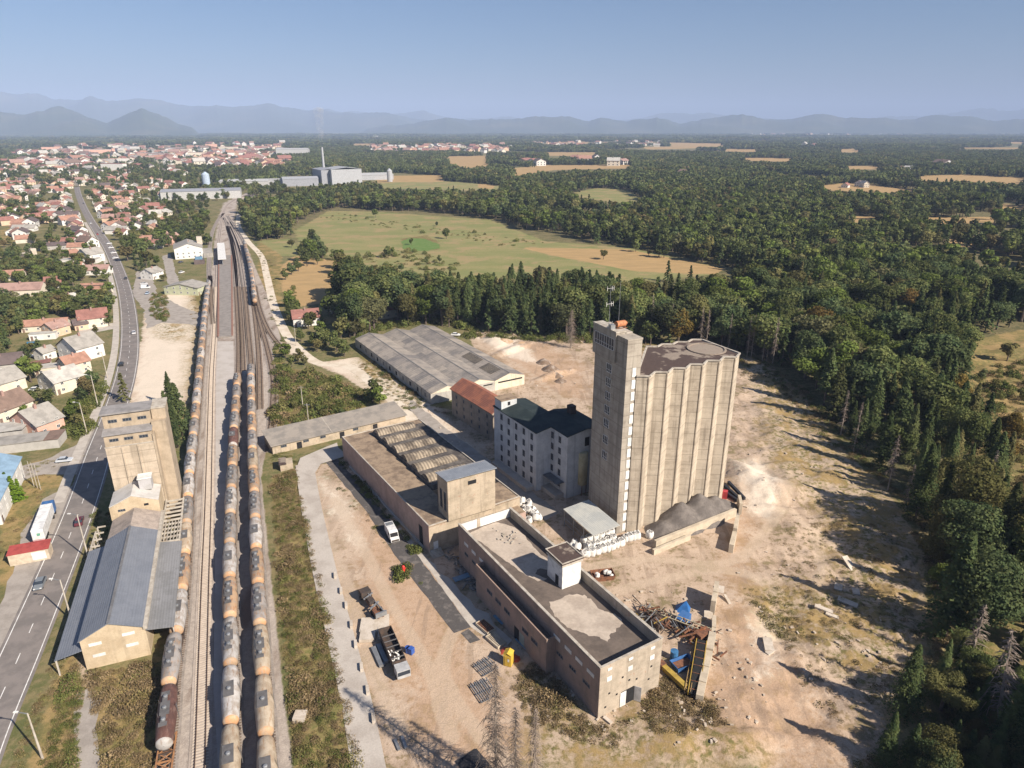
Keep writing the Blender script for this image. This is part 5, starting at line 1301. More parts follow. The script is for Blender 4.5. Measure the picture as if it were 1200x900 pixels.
for k in range(230):
    u = jr.random(); px = 530+u*110+jr.gauss(0,3); py = 655+u*105+jr.gauss(0,6)
    q = G(px,py); a=jr.uniform(0,180); L=jr.uniform(.3,1.6); d=azv(a)*L; z=jr.uniform(.1,.7)
    mb.beam((q.x-d.x,q.y-d.y,z),(q.x+d.x,q.y+d.y,z+jr.uniform(-.2,.5)),jr.uniform(.1,.7),jr.uniform(.1,.5))
tag(mb.build('rubble', M_junk), 'loose junk and rubble along the shaded foot of the warehouse', 'rubble', kind='stuff')
mb = MB()
for k in range(260):
    zone = jr.choice([((640,790),(760,860)),((780,800),(840,880)),((930,700),(1040,800)),((860,640),(940,760)),((470,470),(600,560)),((830,740),(900,860)),((700,690),(830,740)),((600,405),(680,470)),((860,430),(1000,600))])
    q = G(jr.uniform(zone[0][0],zone[1][0]), jr.uniform(zone[0][1],zone[1][1])); z=gz(q.x,q.y); r_=jr.uniform(.1,.4); a=jr.uniform(0,180); d=azv(a)*r_
    mb.beam((q.x-d.x,q.y-d.y,z+.1),(q.x+d.x,q.y+d.y,z+.1),r_*jr.uniform(.8,1.6),r_)
tag(mb.build('stones', mat('pale stones',(.50,.43,.35),(.36,.29,.22),.5,.9)), 'scattered pale stones and broken bits on the open dirt', 'stones', kind='stuff')
tag(heap('rubble_heap','',[hp(637,425,3.4,2.2),hp(645,433,3.8,2.6),hp(652,441,3.2,2.0),hp(657,447,2.6,1.6)], mat('brush rubble',(.16,.11,.075),(.30,.25,.21),.6,.95,0,.4,2),17), 'long heap of brushwood and rubble behind the mill', 'rubble heap')
tag(heap('earth_heap','',[hp(590,400,5,1.6),hp(575,394,6,1.8),hp(610,403,4,1.3)], mat('orange earth',(.42,.28,.17),(.52,.42,.32),.4,.95,0,.3,2),23), 'low orange earth heap right of the hangar back', 'earth heap')
# posts along the lane
bp = [(393,677),(400,695),(406,712),(412,735),(417,758),(424,785),(431,812),(438,845)]
for i,(px,py) in enumerate(bp):
    o = MB().box(-.28,.28,-.9,.9,0,1.0).build('kerb_block', M_slab); o.location = P3(px,py); o.rotation_euler=(0,0,R(15)); tag(o, '%s concrete block from the far end along the lane' % ORD[i], 'block', 'concrete blocks lining the lane')
for i,(a,b) in enumerate([((463,868),(468,880)),((471,864),(476,878))]): beamthing(['left','right'][i]+' one of two short grey boards lying near the lane bottom', a, b, .5, .25, .1, M_steel, 'board', 'board')
tag(MB().box(-1,1,-1,1,0,.9).build('concrete_cover', M_slab), 'round grey concrete shaft cover in the overgrown strip', 'cover').location = P3(352,843)
ds_ = tag(MB().box(-2.0,2.0,-2.8,2.8,.0,.12).build('shadow_patch', plain('dark sheet',(.03,.03,.035),.8)), 'dark flat patch standing in for a box shadow at the bottom picture edge', 'sheet'); ds_.location = P3(558,900,.15); ds_.rotation_euler = (0,0,R(38))  # dark patch and its material, no real sheet, laid down in place of a cast shadow
hsm = thing('meter_hut','tiny concrete hut with dark roof at the corner of the overgrown strip','hut',P3(337,548),-20)
MB().box(-2,1.6,-2,2,0,2.2).build('wall', M_bwall, hsm); MB().box(-2.3,-.2,-2.3,2.3,2.203,2.5).build('roof', M_siloroof, hsm)
rdg = thing('hydrant','red hydrant standing in a green bush by the tarmac strip','hydrant',P3(473,672),0)
MB().lathe([(.02,0),(.35,0),(.35,1.9),(.2,2.1),(.02,2.15)],10).build('barrel', plain('hydrant red',(.6,.04,.03),.5), rdg); MB().beam((-.6,0,1.4),(.6,0,1.4),.2,.2).build('outlet', MC['hydrant red'], rdg)

# ================================================================ VEHICLES
def car(label, px, py, az, col, name='parked_car', cat='car', group=None, L=4.4, z=.06, van=False):
    t_ = thing(name, label, cat, (*G(px,py).xy, z), az, group)
    h = 1.45 if not van else 2.3; w_ = 1.75 if not van else 2.0
    mb = MB(); prof = [(-L/2,.35),(-L/2,.85),(-L/2+.15,.95),(-L/2+.7,1.0),(-L/2+.9,1.02),(L/2-1.2,.95),(L/2-.1,.78),(L/2,.6),(L/2,.35)] if not van else [(-L/2,.35),(-L/2,1.2),(-L/2+.2,1.25),(L/2-1.0,1.15),(L/2-.1,1.0),(L/2,.7),(L/2,.35)]
    def ext(mb, prof, w0, w1=None, m=0):
        w1 = w1 or w0; n=len(prof); i=len(mb.v); zmin=min(p[1] for p in prof); zmax=max(p[1] for p in prof)
        for s in (-1,1):
            for (y,z_) in prof: ww = w0+(w1-w0)*(z_-zmin)/(zmax-zmin+1e-6); mb.v.append((s*ww/2,y,z_))
        for k in range(n): j=(k+1)%n; mb.f.append((i+k,i+j,i+n+j,i+n+k)); mb.m.append(m)
        mb.f.append(tuple(i+k for k in reversed(range(n)))); mb.m.append(m); mb.f.append(tuple(i+n+k for k in range(n))); mb.m.append(m)
    ext(mb, prof, w_, w_*.97); mb.build('body', plain('car paint %.2f %.2f %.2f' % col, col, .35, 0, .04), t_)
    mb = MB(); g = [(-L/2+.45,1.0),(-L/2+.95,h),(.45,h),(L/2-1.25,.97)] if not van else [(-L/2+.1,1.2),(-L/2+.25,h),(L/2-1.6,h),(L/2-.85,1.15)]
    ext(mb, g, w_*.95, w_*.78); mb.build('cabin_glass', M_glass, t_)
    mb = MB(); rf = [(-L/2+.93,h-.02),(-L/2+1.0,h+.03),(.38,h+.03),(.48,h-.02)] if not van else [(-L/2+.05,.8),(-L/2+.2,h+.03),(L/2-1.7,h+.03),(L/2-1.5,h-.05),(L/2-2.2,.8)]
    ext(mb, rf, w_*.79 if not van else w_*.98, w_*.77 if not van else w_*.85); mb.build('roof', MC['car paint %.2f %.2f %.2f' % col], t_)
    for x in (-w_/2+.02, w_/2-.22):
        for y in (-L/2+.8, L/2-.8): MB().tube((x,y,.33),(x+.2,y,.33),.33,n=12).build('wheel', MC['black rubber'], t_)
    for x in (-.6,.6): MB().box(x-.18,x+.18,L/2-.05,L/2+.03,.55,.72).build('headlight', M_white, t_)
    return t_
raz = azof(G(94,620), G(108,560))
car('dark red car driving out of the tower shadow', 93.5,613, raz, (.12,.03,.04), 'car', z=.06)
car('dark car on the main road beside the grey roofed hut', 147.5,327, azof(G(147,330),G(143,315)), (.05,.05,.055), 'car')
car('small black car on the main road left of the white lot', 142.5,428, azof(G(142,435),G(145,420)), (.03,.03,.03), 'car')
car('light blue car parked on the forecourt by the road', 173,344.5, -15, (.35,.42,.52), group='cars on the forecourt'); car('dark blue small car parked on the forecourt nearest', 174,346.5, 80, (.05,.08,.16)) if False else None
car('white van parked behind the light blue car', 171,338, 80, (.7,.7,.7), 'van', 'van', van=True, L=5.2)
car('silver car parked by the white van on the forecourt', 169,333.5, 70, (.55,.55,.56))
car('silver car in the tower shadow on the side street', 76,541, 75, (.45,.48,.52))
car('white car half hidden by the big grey roofed house', 42,458, 80, (.7,.7,.7)); car('white car in the garden below the small white house', 35,419, 60, (.65,.66,.7))
car('white car beside the solar roofed house', 128,334, 80, (.7,.7,.7)); car('dark car on the yard by the station', 212,308, 10, (.1,.1,.11)); car('white car on the station yard below the dark one', 213,320, 10, (.7,.7,.7))
car('white car behind the hangar corner', 534,394, 100, (.75,.75,.75), z=.3)
for i,(px,py) in enumerate([(128,286),(130,291),(133,297),(135,303)]): car('%s white parked car from the far end in the roadside row' % ORD[i], px, py, 40, (.65,.65,.66), group='cars parked beside the road')
vn = G(459.5,629); wv = thing('white_van', 'white high roofed van parked on the dark tarmac strip', 'van', (vn.x,vn.y,.03), 155)
vm = plain('van white', (.70,.70,.69), .4)
mb = MB(); prof=[(-3,.4),(-3,2.6),(1.3,2.6),(1.9,2.3),(2.4,1.35),(3.1,1.1),(3.1,.4)]; n=len(prof)
for s in (-1,1):
    for y,z in prof: mb.v.append((s*1.05,y,z))
for k in range(n): j=(k+1)%n; mb.f.append((k,j,n+j,n+k)); mb.m.append(0)
mb.f.append(tuple(reversed(range(n)))); mb.m.append(0); mb.f.append(tuple(range(n,2*n))); mb.m.append(0)
mb.build('body', vm, wv); mb = MB(); mb.face([(-.95,1.95,2.28),(.95,1.95,2.28),(.95,2.43,1.42),(-.95,2.43,1.42)][::-1]); mb.build('windscreen', M_dark, wv)
MB().box(-1.08,-1.055,.6,1.9,1.4,2.1).build('side_window', M_dark, wv); MB().box(1.055,1.08,.6,1.9,1.4,2.1).build('side_window', M_dark, wv); MB().box(-.9,.9,3.1,3.15,.5,.95).build('grille', M_bog, wv); MB().box(-.9,.9,-2.6,-1.2,2.603,2.7).build('roof_rack', M_steel, wv)
for x in (-1.05,.83):
    for y in (-2.0,2.1): MB().tube((x,y,.38),(x+.22,y,.38),.38,n=12).build('wheel', MC['black rubber'], wv)
# lorry
a0 = G(42,640); a1 = G(58,596); la = azof(a0,a1); lp = (a0+a1)/2
lo_ = thing('lorry', 'white box lorry with blue cab parked in the lay-by', 'lorry', (lp.x+1.2, lp.y-.5, .04), la)
MB().box(-1.27,1.27,-8.2,5.2,1.25,4.0).build('box_body', plain('lorry white',(.72,.72,.71),.5), lo_)
MB().box(-1.2,1.2,-8.26,-8.205,1.3,3.9).build('rear_door', M_white, lo_); MB().box(-.2,.5,-8.29,-8.265,2.4,3.1).build('rear_emblem', plain('green emblem',(.15,.35,.25)), lo_); MB().box(-1.2,1.2,-8.3,-8.265,.75,1.5).build('rear_bumper', plain('red white board',(.55,.35,.36)), lo_)
MB().box(-1.25,1.25,5.6,7.9,.9,3.5).build('cab', MC['blue paint'], lo_); mb = MB(); slab(mb, [(-1.25,5.6,3.52),(1.25,5.6,3.52),(1.25,7.3,3.52),(-1.25,7.3,3.52)], .35); mb.build('roof_fairing', MC['blue paint'], lo_); MB().box(-1.1,1.1,7.9,7.95,2.0,3.1).build('windscreen', M_glass, lo_)
MB().box(-.5,.5,-8,7.5,.7,1.1).build('chassis', M_bog, lo_)
for y in (-6.8,-5.5,-4.2,4.2,6.8):
    for x in (-1.2,.9): MB().tube((x,y,.5),(x+.3,y,.5),.5,n=14).build('wheel', MC['black rubber'], lo_)
# kiosk, poles
kk = G(12,664); kz = thing('kiosk', 'cream kiosk with red sheet roof below the lorry', 'kiosk', (kk.x,kk.y,.02), -22)
MB().box(0,8.0,0,3.4,0,2.8).build('wall', plain('kiosk cream',(.55,.46,.35)), kz); mb = MB(); slab(mb,[(-.2,-.1,2.82),(8.2,-.1,2.82),(8.2,3.6,3.3),(-.2,3.6,3.3)],.12); mb.build('roof', plain('kiosk red',(.36,.07,.06),.6), kz); MB().box(4.6,7.4,-.05,0,.5,2.5).build('shutter', M_white, kz)
pd = [((104,655),12,'concrete lamp pole by the road next to the red car, farthest of the lower three'),((84,727),10,'concrete lamp pole beside the shed, middle of the lower three'),((50,889),9.5,'concrete lamp pole at the bottom left, nearest of all')]
pd += [((115,476),12,'lamp pole beside the grey walled garden'),((102,508),11,'tilted pole by the side street corner'),((126,443),11,'roadside pole by the orange roofed house')]
for i,((px,py),h,l) in enumerate(pd):
    q = G(px,py); t_ = thing('lamp_pole', l, 'pole', (q.x,q.y,0), 0, 'lamp poles along the main road'); MB().tube((0,0,0),(-.1,0,h),.2,.11).build('post', M_coping, t_); MB().beam((-.1,0,h-.1),(-1.7,0,h+.25),.12,.12).build('arm', M_steel, t_); MB().box(-2.2,-1.5,-.16,.16,h+.18,h+.34).build('lamp', M_white, t_)
for i,(px,py) in enumerate([(40,570),(44,572),(48,574)]):
    q = G(px,py); t_ = MB().tube((0,0,0),(0,0,8),.1,.07).build('flag_pole', M_coping); t_.location=(q.x,q.y,0); tag(t_, '%s thin pole from the left on the dry grass by the blue roof' % ORD[i], 'pole')

for i,(px,py,cl_) in enumerate([(112,262,(.6,.6,.6)),(99,238,(.1,.1,.12)),(120,275,(.35,.05,.04)),(149,392,(.55,.55,.57)),(64,680,(.18,.2,.22))]):
    k = min(range(len(road)), key=lambda j: (road[j]-G(px,py)).length); d = (road[min(k+1,len(road)-1)]-road[k-1]); a_ = math.degrees(math.atan2(d.x,d.y)); side = offs(road, 1.8 if i%2 else -1.8)[k]
    c_ = car(['silver car far up the main road','small dark car at the far end of the main road','red car on the main road bend','silver car climbing the main road beyond the beige tower','grey car on the near main road below the lorry'][i], px, py, a_ if i%2 else a_+180, cl_, 'car'); c_.location = (side.x, side.y, .06)
# ================================================================ HOUSES
def rm(n, c, c2=None): return mat('roof tiles '+n, c, c2 or tuple(x*.75 for x in c), .35, .8, 0, .22, 3)
ROOF = {'orange': rm('orange',(.36,.20,.145)), 'red': rm('red',(.29,.14,.115)), 'pink': rm('pink',(.35,.225,.19)), 'grey': rm('grey',(.33,.31,.28)), 'dark': rm('dark',(.13,.10,.095)), 'brown': rm('brown',(.21,.145,.115)), 'blue': rm('blue',(.24,.36,.48)), 'lightgrey': rm('lightgrey',(.46,.44,.40))}
def wm(n, c): return mat('render '+n, c, tuple(x*.85 for x in c), .4, .85, 0, .1, 2)
WALL = {'white': wm('white',(.68,.66,.62)), 'cream': wm('cream',(.62,.56,.46)), 'peach': wm('peach',(.60,.44,.31)), 'pink': wm('pink',(.60,.36,.28)), 'green': wm('green',(.46,.48,.33)), 'grey': wm('grey',(.42,.40,.37))}
hnames = {'orange':'orange','red':'red','pink':'faded pink','grey':'grey','dark':'dark','brown':'brown','blue':'pale blue','lightgrey':'light grey'}
def house(label, px, py, w_, l_, az, h_, roof, wall, rise=None, flat=False, chim=True, name='house', cat='house', win=True, half=None, z0=0):
    q = G(px, py); o = thing(name, label, cat, (q.x, q.y, z0), az)
    rise = rise if rise is not None else w_*.30; x0,x1,y0,y1 = -w_/2,w_/2,-l_/2,l_/2
    if flat:
        MB().box(x0,x1,y0,y1,0,h_).build('wall', WALL[wall], o); mb = MB(); slab(mb,[(x0-.2,y0-.2,h_+.003),(x1+.2,y0-.2,h_+.003),(x1+.2,y1+.2,h_+rise),(x0-.2,y1+.2,h_+rise)],.18); mb.build('roof', ROOF[roof], o)
    else:
        mb = MB(); gable_walls(mb,x0,x1,y0,y1,0,h_,rise); mb.build('wall', WALL[wall], o)
        mb = MB(); gable_roof(mb,x0,x1,y0,y1,h_+.03,rise,.5,.2)
        if half:
            mb.m = [1 if i >= 6 else 0 for i in range(len(mb.f))]
            mb.build('roof', [ROOF[roof], ROOF[half]], o)
        else: mb.build('roof', ROOF[roof], o)
        if chim: MB().box(.6,1.3,-.5,.3,h_+rise*.5,h_+rise+1.1).build('chimney', ROOF['pink'], o)
    if win:
        zs = [1.0] if h_ < 4.2 else [1.0, 3.6]
        for z in zs:
            for i in range(max(1,int(w_/4))): window(o, x0+w_*(i+.5)/max(1,int(w_/4)), y0, z, 0, 1.1, 1.2, 'w2')
            for i in range(max(1,int(l_/4.5))): window(o, x1, y0+l_*(i+.5)/max(1,int(l_/4.5)), z, 90, 1.1, 1.2, 'w2')
        if not flat: window(o, 0, y0, h_+.3, 0, .9, .9, 'w2')
        MB().box(x1+.003,x1+.05,y0+.6,y0+1.6,0,2.1).build('door', ROOF['brown'], o)
    return o
house('big white house with half dark half light grey roof', 97,418, 14,12,28, 6.0, 'dark','white', 4.2, half='grey')
house('orange tiled house behind the grey roofed cream house', 89,436, 9,9,35, 5.0,'orange','cream')
house('cream house with light grey roof in front of the orange one', 74,455, 12,11,30, 5.0,'lightgrey','cream',3.4)
house('tiny white garden house left of the big white house', 54,420, 6,6,20, 3.6,'grey','white')
house('long flat cream annex between small and big white houses', 68,436, 6,15,70, 3.0,'lightgrey','cream',.2,flat=True)
house('pink house with dark and grey roof by the roadside garden', 46,503, 14,9,24, 4.2,'dark','pink',4.0, half='grey')
house('brown roofed house at the left edge above the sheds', 8,488, 11,13,20, 4.6,'brown','cream',4.0)
house('grey roofed cream house at the left edge', 2,458, 11,13,25, 4.6,'grey','cream',3.6)
house('dark roofed grey house at the left edge, higher up', 5,434, 9,15,65, 4.0,'dark','grey',3.2)
house('low shed with red lean roof by the garden tree', 50,433, 5,7,60, 3.0,'red','cream',.6,flat=True,win=False)
house('grey sheet roofed low shed below the brown roofed house', 6,512, 8,14,75, 3.0,'lightgrey','grey',.7,flat=True,win=False,name='shed',cat='shed')
house('grey flat garage, left of the pair by the side street', 14,526, 7,20,72, 2.8,'grey','grey',.3,flat=True,win=False,name='garage',cat='garage')
house('grey flat garage, right of the pair by the side street', 53,521, 7.5,10.5,75, 2.8,'brown','grey',.3,flat=True,win=False,name='garage',cat='garage')
house('peach house with pink roof beside the pool garden', 67,392, 8,9,20, 4.4,'pink','peach')
house('long low cream house with orange roof behind the peach house', 55,386, 7,20,72, 3.2,'orange','cream',2.2)
house('yellow house with bright red roof by the main road', 111,381, 11,13,58, 5.0,'red','cream',3.6)
house('dark roofed garage beside the yellow house', 95,385, 7,6,50, 3.0,'dark','peach')
house('white pool house with flat roof', 52,397, 4,11,72, 3.0,'lightgrey','white',.1,flat=True)
house('long faded pink roof deep in the garden trees', 28,345, 12,24,78, 4.0,'pink','cream',3.2)
house('small red roofed house in the garden trees', 64,336, 9,9,65, 3.6,'red','white',3.0)
house('small grey roofed hut among the garden trees', 82,356, 7,7,40, 3.6,'lightgrey','white',2.4)
sol = house('orange roofed house with solar panels by the road', 112,344, 9,17,85, 3.8,'orange','cream',2.6)
MB().beam((1.6,-5.5,5.55),(1.6,5.5,5.55),2.2,.1).build('solar_panel', M_glass, sol)
house('white gabled house with grey roof by the road bend', 108,306, 12,13,25, 6.0,'grey','white',4.0)
house('long white house with pink roof below the white gabled one', 112,321, 9,20,84, 3.6,'pink','white',2.8)
house('orange roofed annex touching the long pink roofed house', 92,316, 7,7,80, 3.4,'orange','white')
house('long grey flat hall above the orange annex', 95,308, 7,26,84, 3.0,'lightgrey','white',.3,flat=True,win=False)
house('orange roofed house left of the road bend, lower', 84,302, 8,9,20, 4,'orange','peach')
house('orange roofed house left of the road bend, upper', 91,294, 9,12,75, 4,'orange','cream')
house('small white house with red roof above the dark hall', 82,288, 9,10,80, 4.4,'red','white')
house('wide dark roofed low hall near the field', 60,292, 11,26,70, 3.6,'dark','grey',2.0)
house('orange roofed long house cut by the left picture edge', 3,328, 9,26,70, 3.6,'orange','cream',2.6)
house('pink building material store at the left edge', 4,310, 8,14,60, 2.8,'pink','grey',.3,flat=True,win=False)
rn = thing('grey_ruin','small bright grey unfinished house shell on the dirt lot','ruin',(*G(33,300).xy,0),30)
MB().box(-6,6,-4,4,0,2.4).box(3,6,0,4,2.403,6).build('wall', M_slab, rn)
house('white house with grey roof opposite the parked cars', 179,326, 10,10,15, 4.6,'grey','white',2.6)
dp = house('pale green depot with wide grey gabled roof by the tracks', 220,343, 22,13,8, 4.6,'grey','green',2.2, chim=False)
stn = house('grey and white station building with steep roofs', 222,300, 20,26,-25, 8,'grey','white',3.5)
MB().box(7,11,4,8,8,14).build('stair_block', M_slab, stn); MB().box(10.1,17,-14,12,0,3.6).build('lean_to', ROOF['grey'], stn)
tf = thing('transformer_box','small blue grey substation beside the station building','substation',(*G(234,309).xy,0),-20); MB().box(-3.5,3.5,-3,3,0,3.4).build('housing', ROOF['dark'], tf); MB().box(-2.5,2.5,-2,2,3.4,5.2).build('frame', MC['light blue sheet'], tf)
house('pink gabled house left of the station building', 203,286, 9,10,20, 6,'pink','pink',3.4)
house('white house with orange roof, left of two by the big tree', 169,287, 10,14,75, 5,'orange','white',3)
house('white house with red roof, right of two by the big tree', 182,290, 10,13,70, 4,'red','white',2.6)
house('cream gabled house behind the red roofed white house', 190,282, 10,10,30, 5,'pink','cream',3.4)
house('white gabled house with red roof beside the pale gravel lane', 359,379, 11,13,70, 4.4,'red','white',3.2)
house('red roofed house sunk in the trees behind the hangar', 451,371, 9,14,55, 4.6,'red','cream',3.4)
house('tiny orange shed right of the white lane house', 393,366, 4,5,60, 2.6,'red','cream',1.0)
blue = house('white building with pale blue sheet roof at the left edge', -24,592, 16,28,-24, 6.2,'blue','white',3.5,chim=False)
# swimming pool
po = pxpoly('swimming_pool', [(31,401),(42,400),(43,404),(32,405)], .06, plain('pool water',(.03,.22,.42),.1), 'small blue swimming pool beside the white pool house', jit=.01)
po.pop('kind', None) if False else None
po['kind'] = 'thing'; po['category'] = 'pool'
# ---------------------------------------------------------------- industry beyond
def hall(label, px, py, w_, l_, az, h_, wc, rc, name='factory_hall'):
    q = G(px,py); o = thing(name, label, 'factory hall', (q.x,q.y,0), az)
    MB().box(-w_/2,w_/2,-l_/2,l_/2,0,h_).build('wall', wc, o); mb = MB(); gable_roof(mb,-w_/2,w_/2,-l_/2,l_/2,h_+.05,w_*.06,.5,.3); mb.build('roof', rc, o); return o
greyc = plain('plant grey cladding',(.30,.31,.34)); lightc = plain('plant light cladding',(.38,.39,.41)); whr = plain('plant white roof',(.46,.46,.45))
hall('tall dark grey block of the far factory', 384,215, 36,60,-30, 25, greyc, greyc)
hall('tall light grey block of the far factory, right of the dark one', 402,215, 55,55,-30, 26, lightc, lightc)
hall('long low white hall right of the far factory blocks', 432,210, 50,90,70, 9, lightc, whr)
hall('long narrow conveyor hall left of the far factory', 322,217, 18,150,78, 10, lightc, whr)
hall('low grey hall before the far factory', 352,217, 45,60,70, 12, greyc, lightc)
hall('white office block behind the far factory', 344,183, 60,110,80, 24, whr, whr)
hall('long grey roofed works left of the railway bend', 238,232, 38,105,72, 11, whr, greyc)
hall('white shed behind the grey roofed works', 288,218, 34,80,80, 9, whr, whr)
hall('bright warehouse at the railway bend', 205,233, 26,40,70, 8, lightc, ROOF['pink'])
fc = thing('factory_chimney','tall pale factory chimney with white smoke','chimney',(*G(381,214).xy,0),0); MB().tube((0,0,0),(0,0,62),2.4,1.8,12).build('stack', lightc, fc)
qs = thing('silo_cluster','small pale silo standing in the far quarry yard','silo',(*G(457,213).xy,0),0); MB().lathe([(5,0),(5,20),(1,24),(0,24)],14).build('vessel', lightc, qs)
qs2 = thing('silo_cluster','blue white silo behind the works at the railway bend','silo',(*G(243,222).xy,0),0); MB().lathe([(6,0),(6,24),(1,28),(0,28)],14).build('vessel', plain('pale blue vessel',(.40,.48,.58)), qs2)
sm, t = newmat('steam'); v = coords(t, 'World'); vs = t.nodes.new('ShaderNodeVolumePrincipled'); vs.inputs['Color'].default_value=(.95,.95,.97,1)
nz = ramp(t, noise(t, v, .05, 3, .6), .42, .62); t.links.new(mth(t,'MULTIPLY',nz,.035), vs.inputs['Density']); so_ = t.nodes.new('ShaderNodeOutputMaterial'); t.links.new(vs.outputs[0], so_.inputs['Volume'])
c = G(381,214); mb = MB(); mb.lathe([(.1,60),(3,62),(5,75),(7,95),(9,115),(10,128),(.1,131)],12,c=(c.x,c.y,0))
sk_ = mb.build('smoke', sm, smooth=True); tag(sk_, 'thin white smoke plume rising from the far factory chimney', 'smoke', kind='stuff')
# ---------------------------------------------------------------- town: many small houses
hr = random.Random(21)
def far_house(mats_, seed):
    r = random.Random(seed); w_, l_, h_ = r.uniform(8.5,11), r.uniform(10,15), r.choice([3.6,5.2,6.0]); mb = MB()
    gable_walls(mb,-w_/2,w_/2,-l_/2,l_/2,0,h_,w_*.32); n0=len(mb.f); gable_roof(mb,-w_/2,w_/2,-l_/2,l_/2,h_+.03,w_*.32,.5,.2,m=1)
    mb.box(.5,1.2,-.5,.2,h_+1.5,h_+w_*.32+1,1)
    for k in range(3):
        x=-w_/2+w_*(k+.5)/3; mb.box(x-.5,x+.5,-l_/2-.04,-l_/2,1,2.3,2); 
        y=-l_/2+l_*(k+.5)/3; mb.box(w_/2,w_/2+.04,y-.5,y+.5,1,2.3,2)
        if h_>4: mb.box(x-.5,x+.5,-l_/2-.04,-l_/2,3.7,4.9,2); mb.box(w_/2,w_/2+.04,y-.5,y+.5,3.7,4.9,2)
    return mb.mesh('house', mats_)
FH = []
for i,(rf,wl) in enumerate([('orange','white'),('orange','cream'),('red','white'),('red','cream'),('pink','white'),('pink','peach'),('brown','white'),('dark','white'),('grey','white'),('orange','peach'),('lightgrey','cream'),('red','peach')]):
    FH.append((far_house([WALL[wl],ROOF[rf],M_glass], i), '%s house with %s tiled roof' % (wl, hnames[rf])))
def inpoly(x, y, P):
    c = False; n = len(P)
    for i in range(n):
        a, b = P[i], P[(i+1)%n]
        if (a[1] > y) != (b[1] > y) and x < (b[0]-a[0])*(y-a[1])/(b[1]-a[1])+a[0]: c = not c
    return c
TOWN = [ # polygon in photo pixels, number, name
 ([(0,250),(60,242),(100,225),(120,262),(135,300),(100,290),(75,262),(40,262),(30,285),(0,262)], 55, 'left of the main road before the field'),
 ([(105,228),(140,222),(200,245),(195,262),(150,270),(128,262)], 40, 'between the main road and the railway'),
 ([(120,262),(150,268),(190,268),(160,280),(135,280)], 10, 'close to the road bend'),
 ([(0,205),(90,196),(150,205),(215,218),(205,228),(120,222),(92,222),(40,235),(0,240)], 110, 'around the head of the main road'),
 ([(0,190),(80,186),(150,192),(215,200),(215,205),(100,198),(0,203)], 90, 'in the middle town'),
 ([(80,172),(340,168),(340,178),(300,192),(215,193),(150,190),(90,184),(30,184),(0,180)], 240, 'in the far town centre'),
 ([(228,190),(335,190),(335,198),(230,198)], 50, 'in the rows left of the factory'),
 ([(432,172),(600,171),(600,179),(435,180)], 130, 'in the far suburb left of the middle'),
 ([(620,167),(775,166),(775,172),(640,172)], 60, 'in the far village in the middle'),
 ([(670,209),(685,209),(690,218),(672,220)], 3, 'on the forest farm clearing'), ([(670,186),(700,186),(700,192),(670,192)], 4, 'beyond the middle meadow'), ([(605,190),(635,190),(635,194),(605,194)], 3, 'left of the middle meadow'),
 ([(710,192),(735,192),(735,195),(710,195)], 2, 'right of the middle meadow'), ([(798,202),(812,202),(812,206),(798,206)], 2, 'hidden in the forest'), ([(1052,196),(1078,196),(1078,202),(1052,202)], 4, 'at the right far farm'), ([(1100,194),(1112,194),(1112,202),(1100,202)], 2, 'at the orange roofed far farm'),
 ([(915,216),(955,216),(955,219),(915,219)], 3, 'on the long clearing'), ([(985,217),(1015,217),(1015,222),(985,222)], 3, 'by the long clearing'), ([(1095,224),(1185,228),(1180,240),(1130,236)], 7, 'among trees at the right edge'), ([(930,170),(960,170),(960,175),(930,175)], 3, 'in the far right woods'),
 ([(880,157),(1060,157),(1060,160),(880,160)], 70, 'in the far village under the hills'), ([(1000,156.5),(1200,156.5),(1200,158.5),(1000,158.5)], 12, 'below the right hills'),
]
placed = []; grid_ = {}
def free(x, y, d):
    k = (int(x//20), int(y//20))
    for i in (-1,0,1):
        for j in (-1,0,1):
            for (a,b) in grid_.get((k[0]+i,k[1]+j),[]):
                if (a-x)**2+(b-y)**2 < d*d: return False
    return True
roadpts = [p for p in resample(road, 6)]
far_list = []
for P, n, nm in TOWN:
    xs=[p[0] for p in P]; ys=[p[1] for p in P]; c=0; tries=0
    while c < n and tries < n*60:
        tries += 1; px=hr.uniform(min(xs),max(xs)); py=hr.uniform(min(ys),max(ys))
        if not inpoly(px,py,P): continue
        q=G(px,py)
        if q.y < 1400 and min((q-p).length for p in roadpts) < 14: continue
        if not free(q.x,q.y,15): continue
        grid_.setdefault((int(q.x//20),int(q.y//20)),[]).append((q.x,q.y)); far_list.append((q.x,q.y,nm)); c+=1
far_list.sort(key=lambda a: a[1])
seen = {}
for i,(x,y,nm) in enumerate(far_list[:290]):
    k = hr.randrange(len(FH)); mesh_, dsc = FH[k]; sc_ = 1.0 if y < 1500 else (1.25 if y < 3000 else 1.7)
    o = bpy.data.objects.new('house', mesh_); COL.objects.link(o); o.location=(x,y,gz(x,y)); o.rotation_euler=(0,0,R(hr.choice([20,110,20,70,-30])+hr.gauss(0,12))); o.scale=(sc_*hr.uniform(.9,1.3),sc_*hr.uniform(.9,1.4),sc_*hr.uniform(.9,1.15))
    tag(o, '%s %s' % (dsc, nm), 'house', 'houses ' + nm)
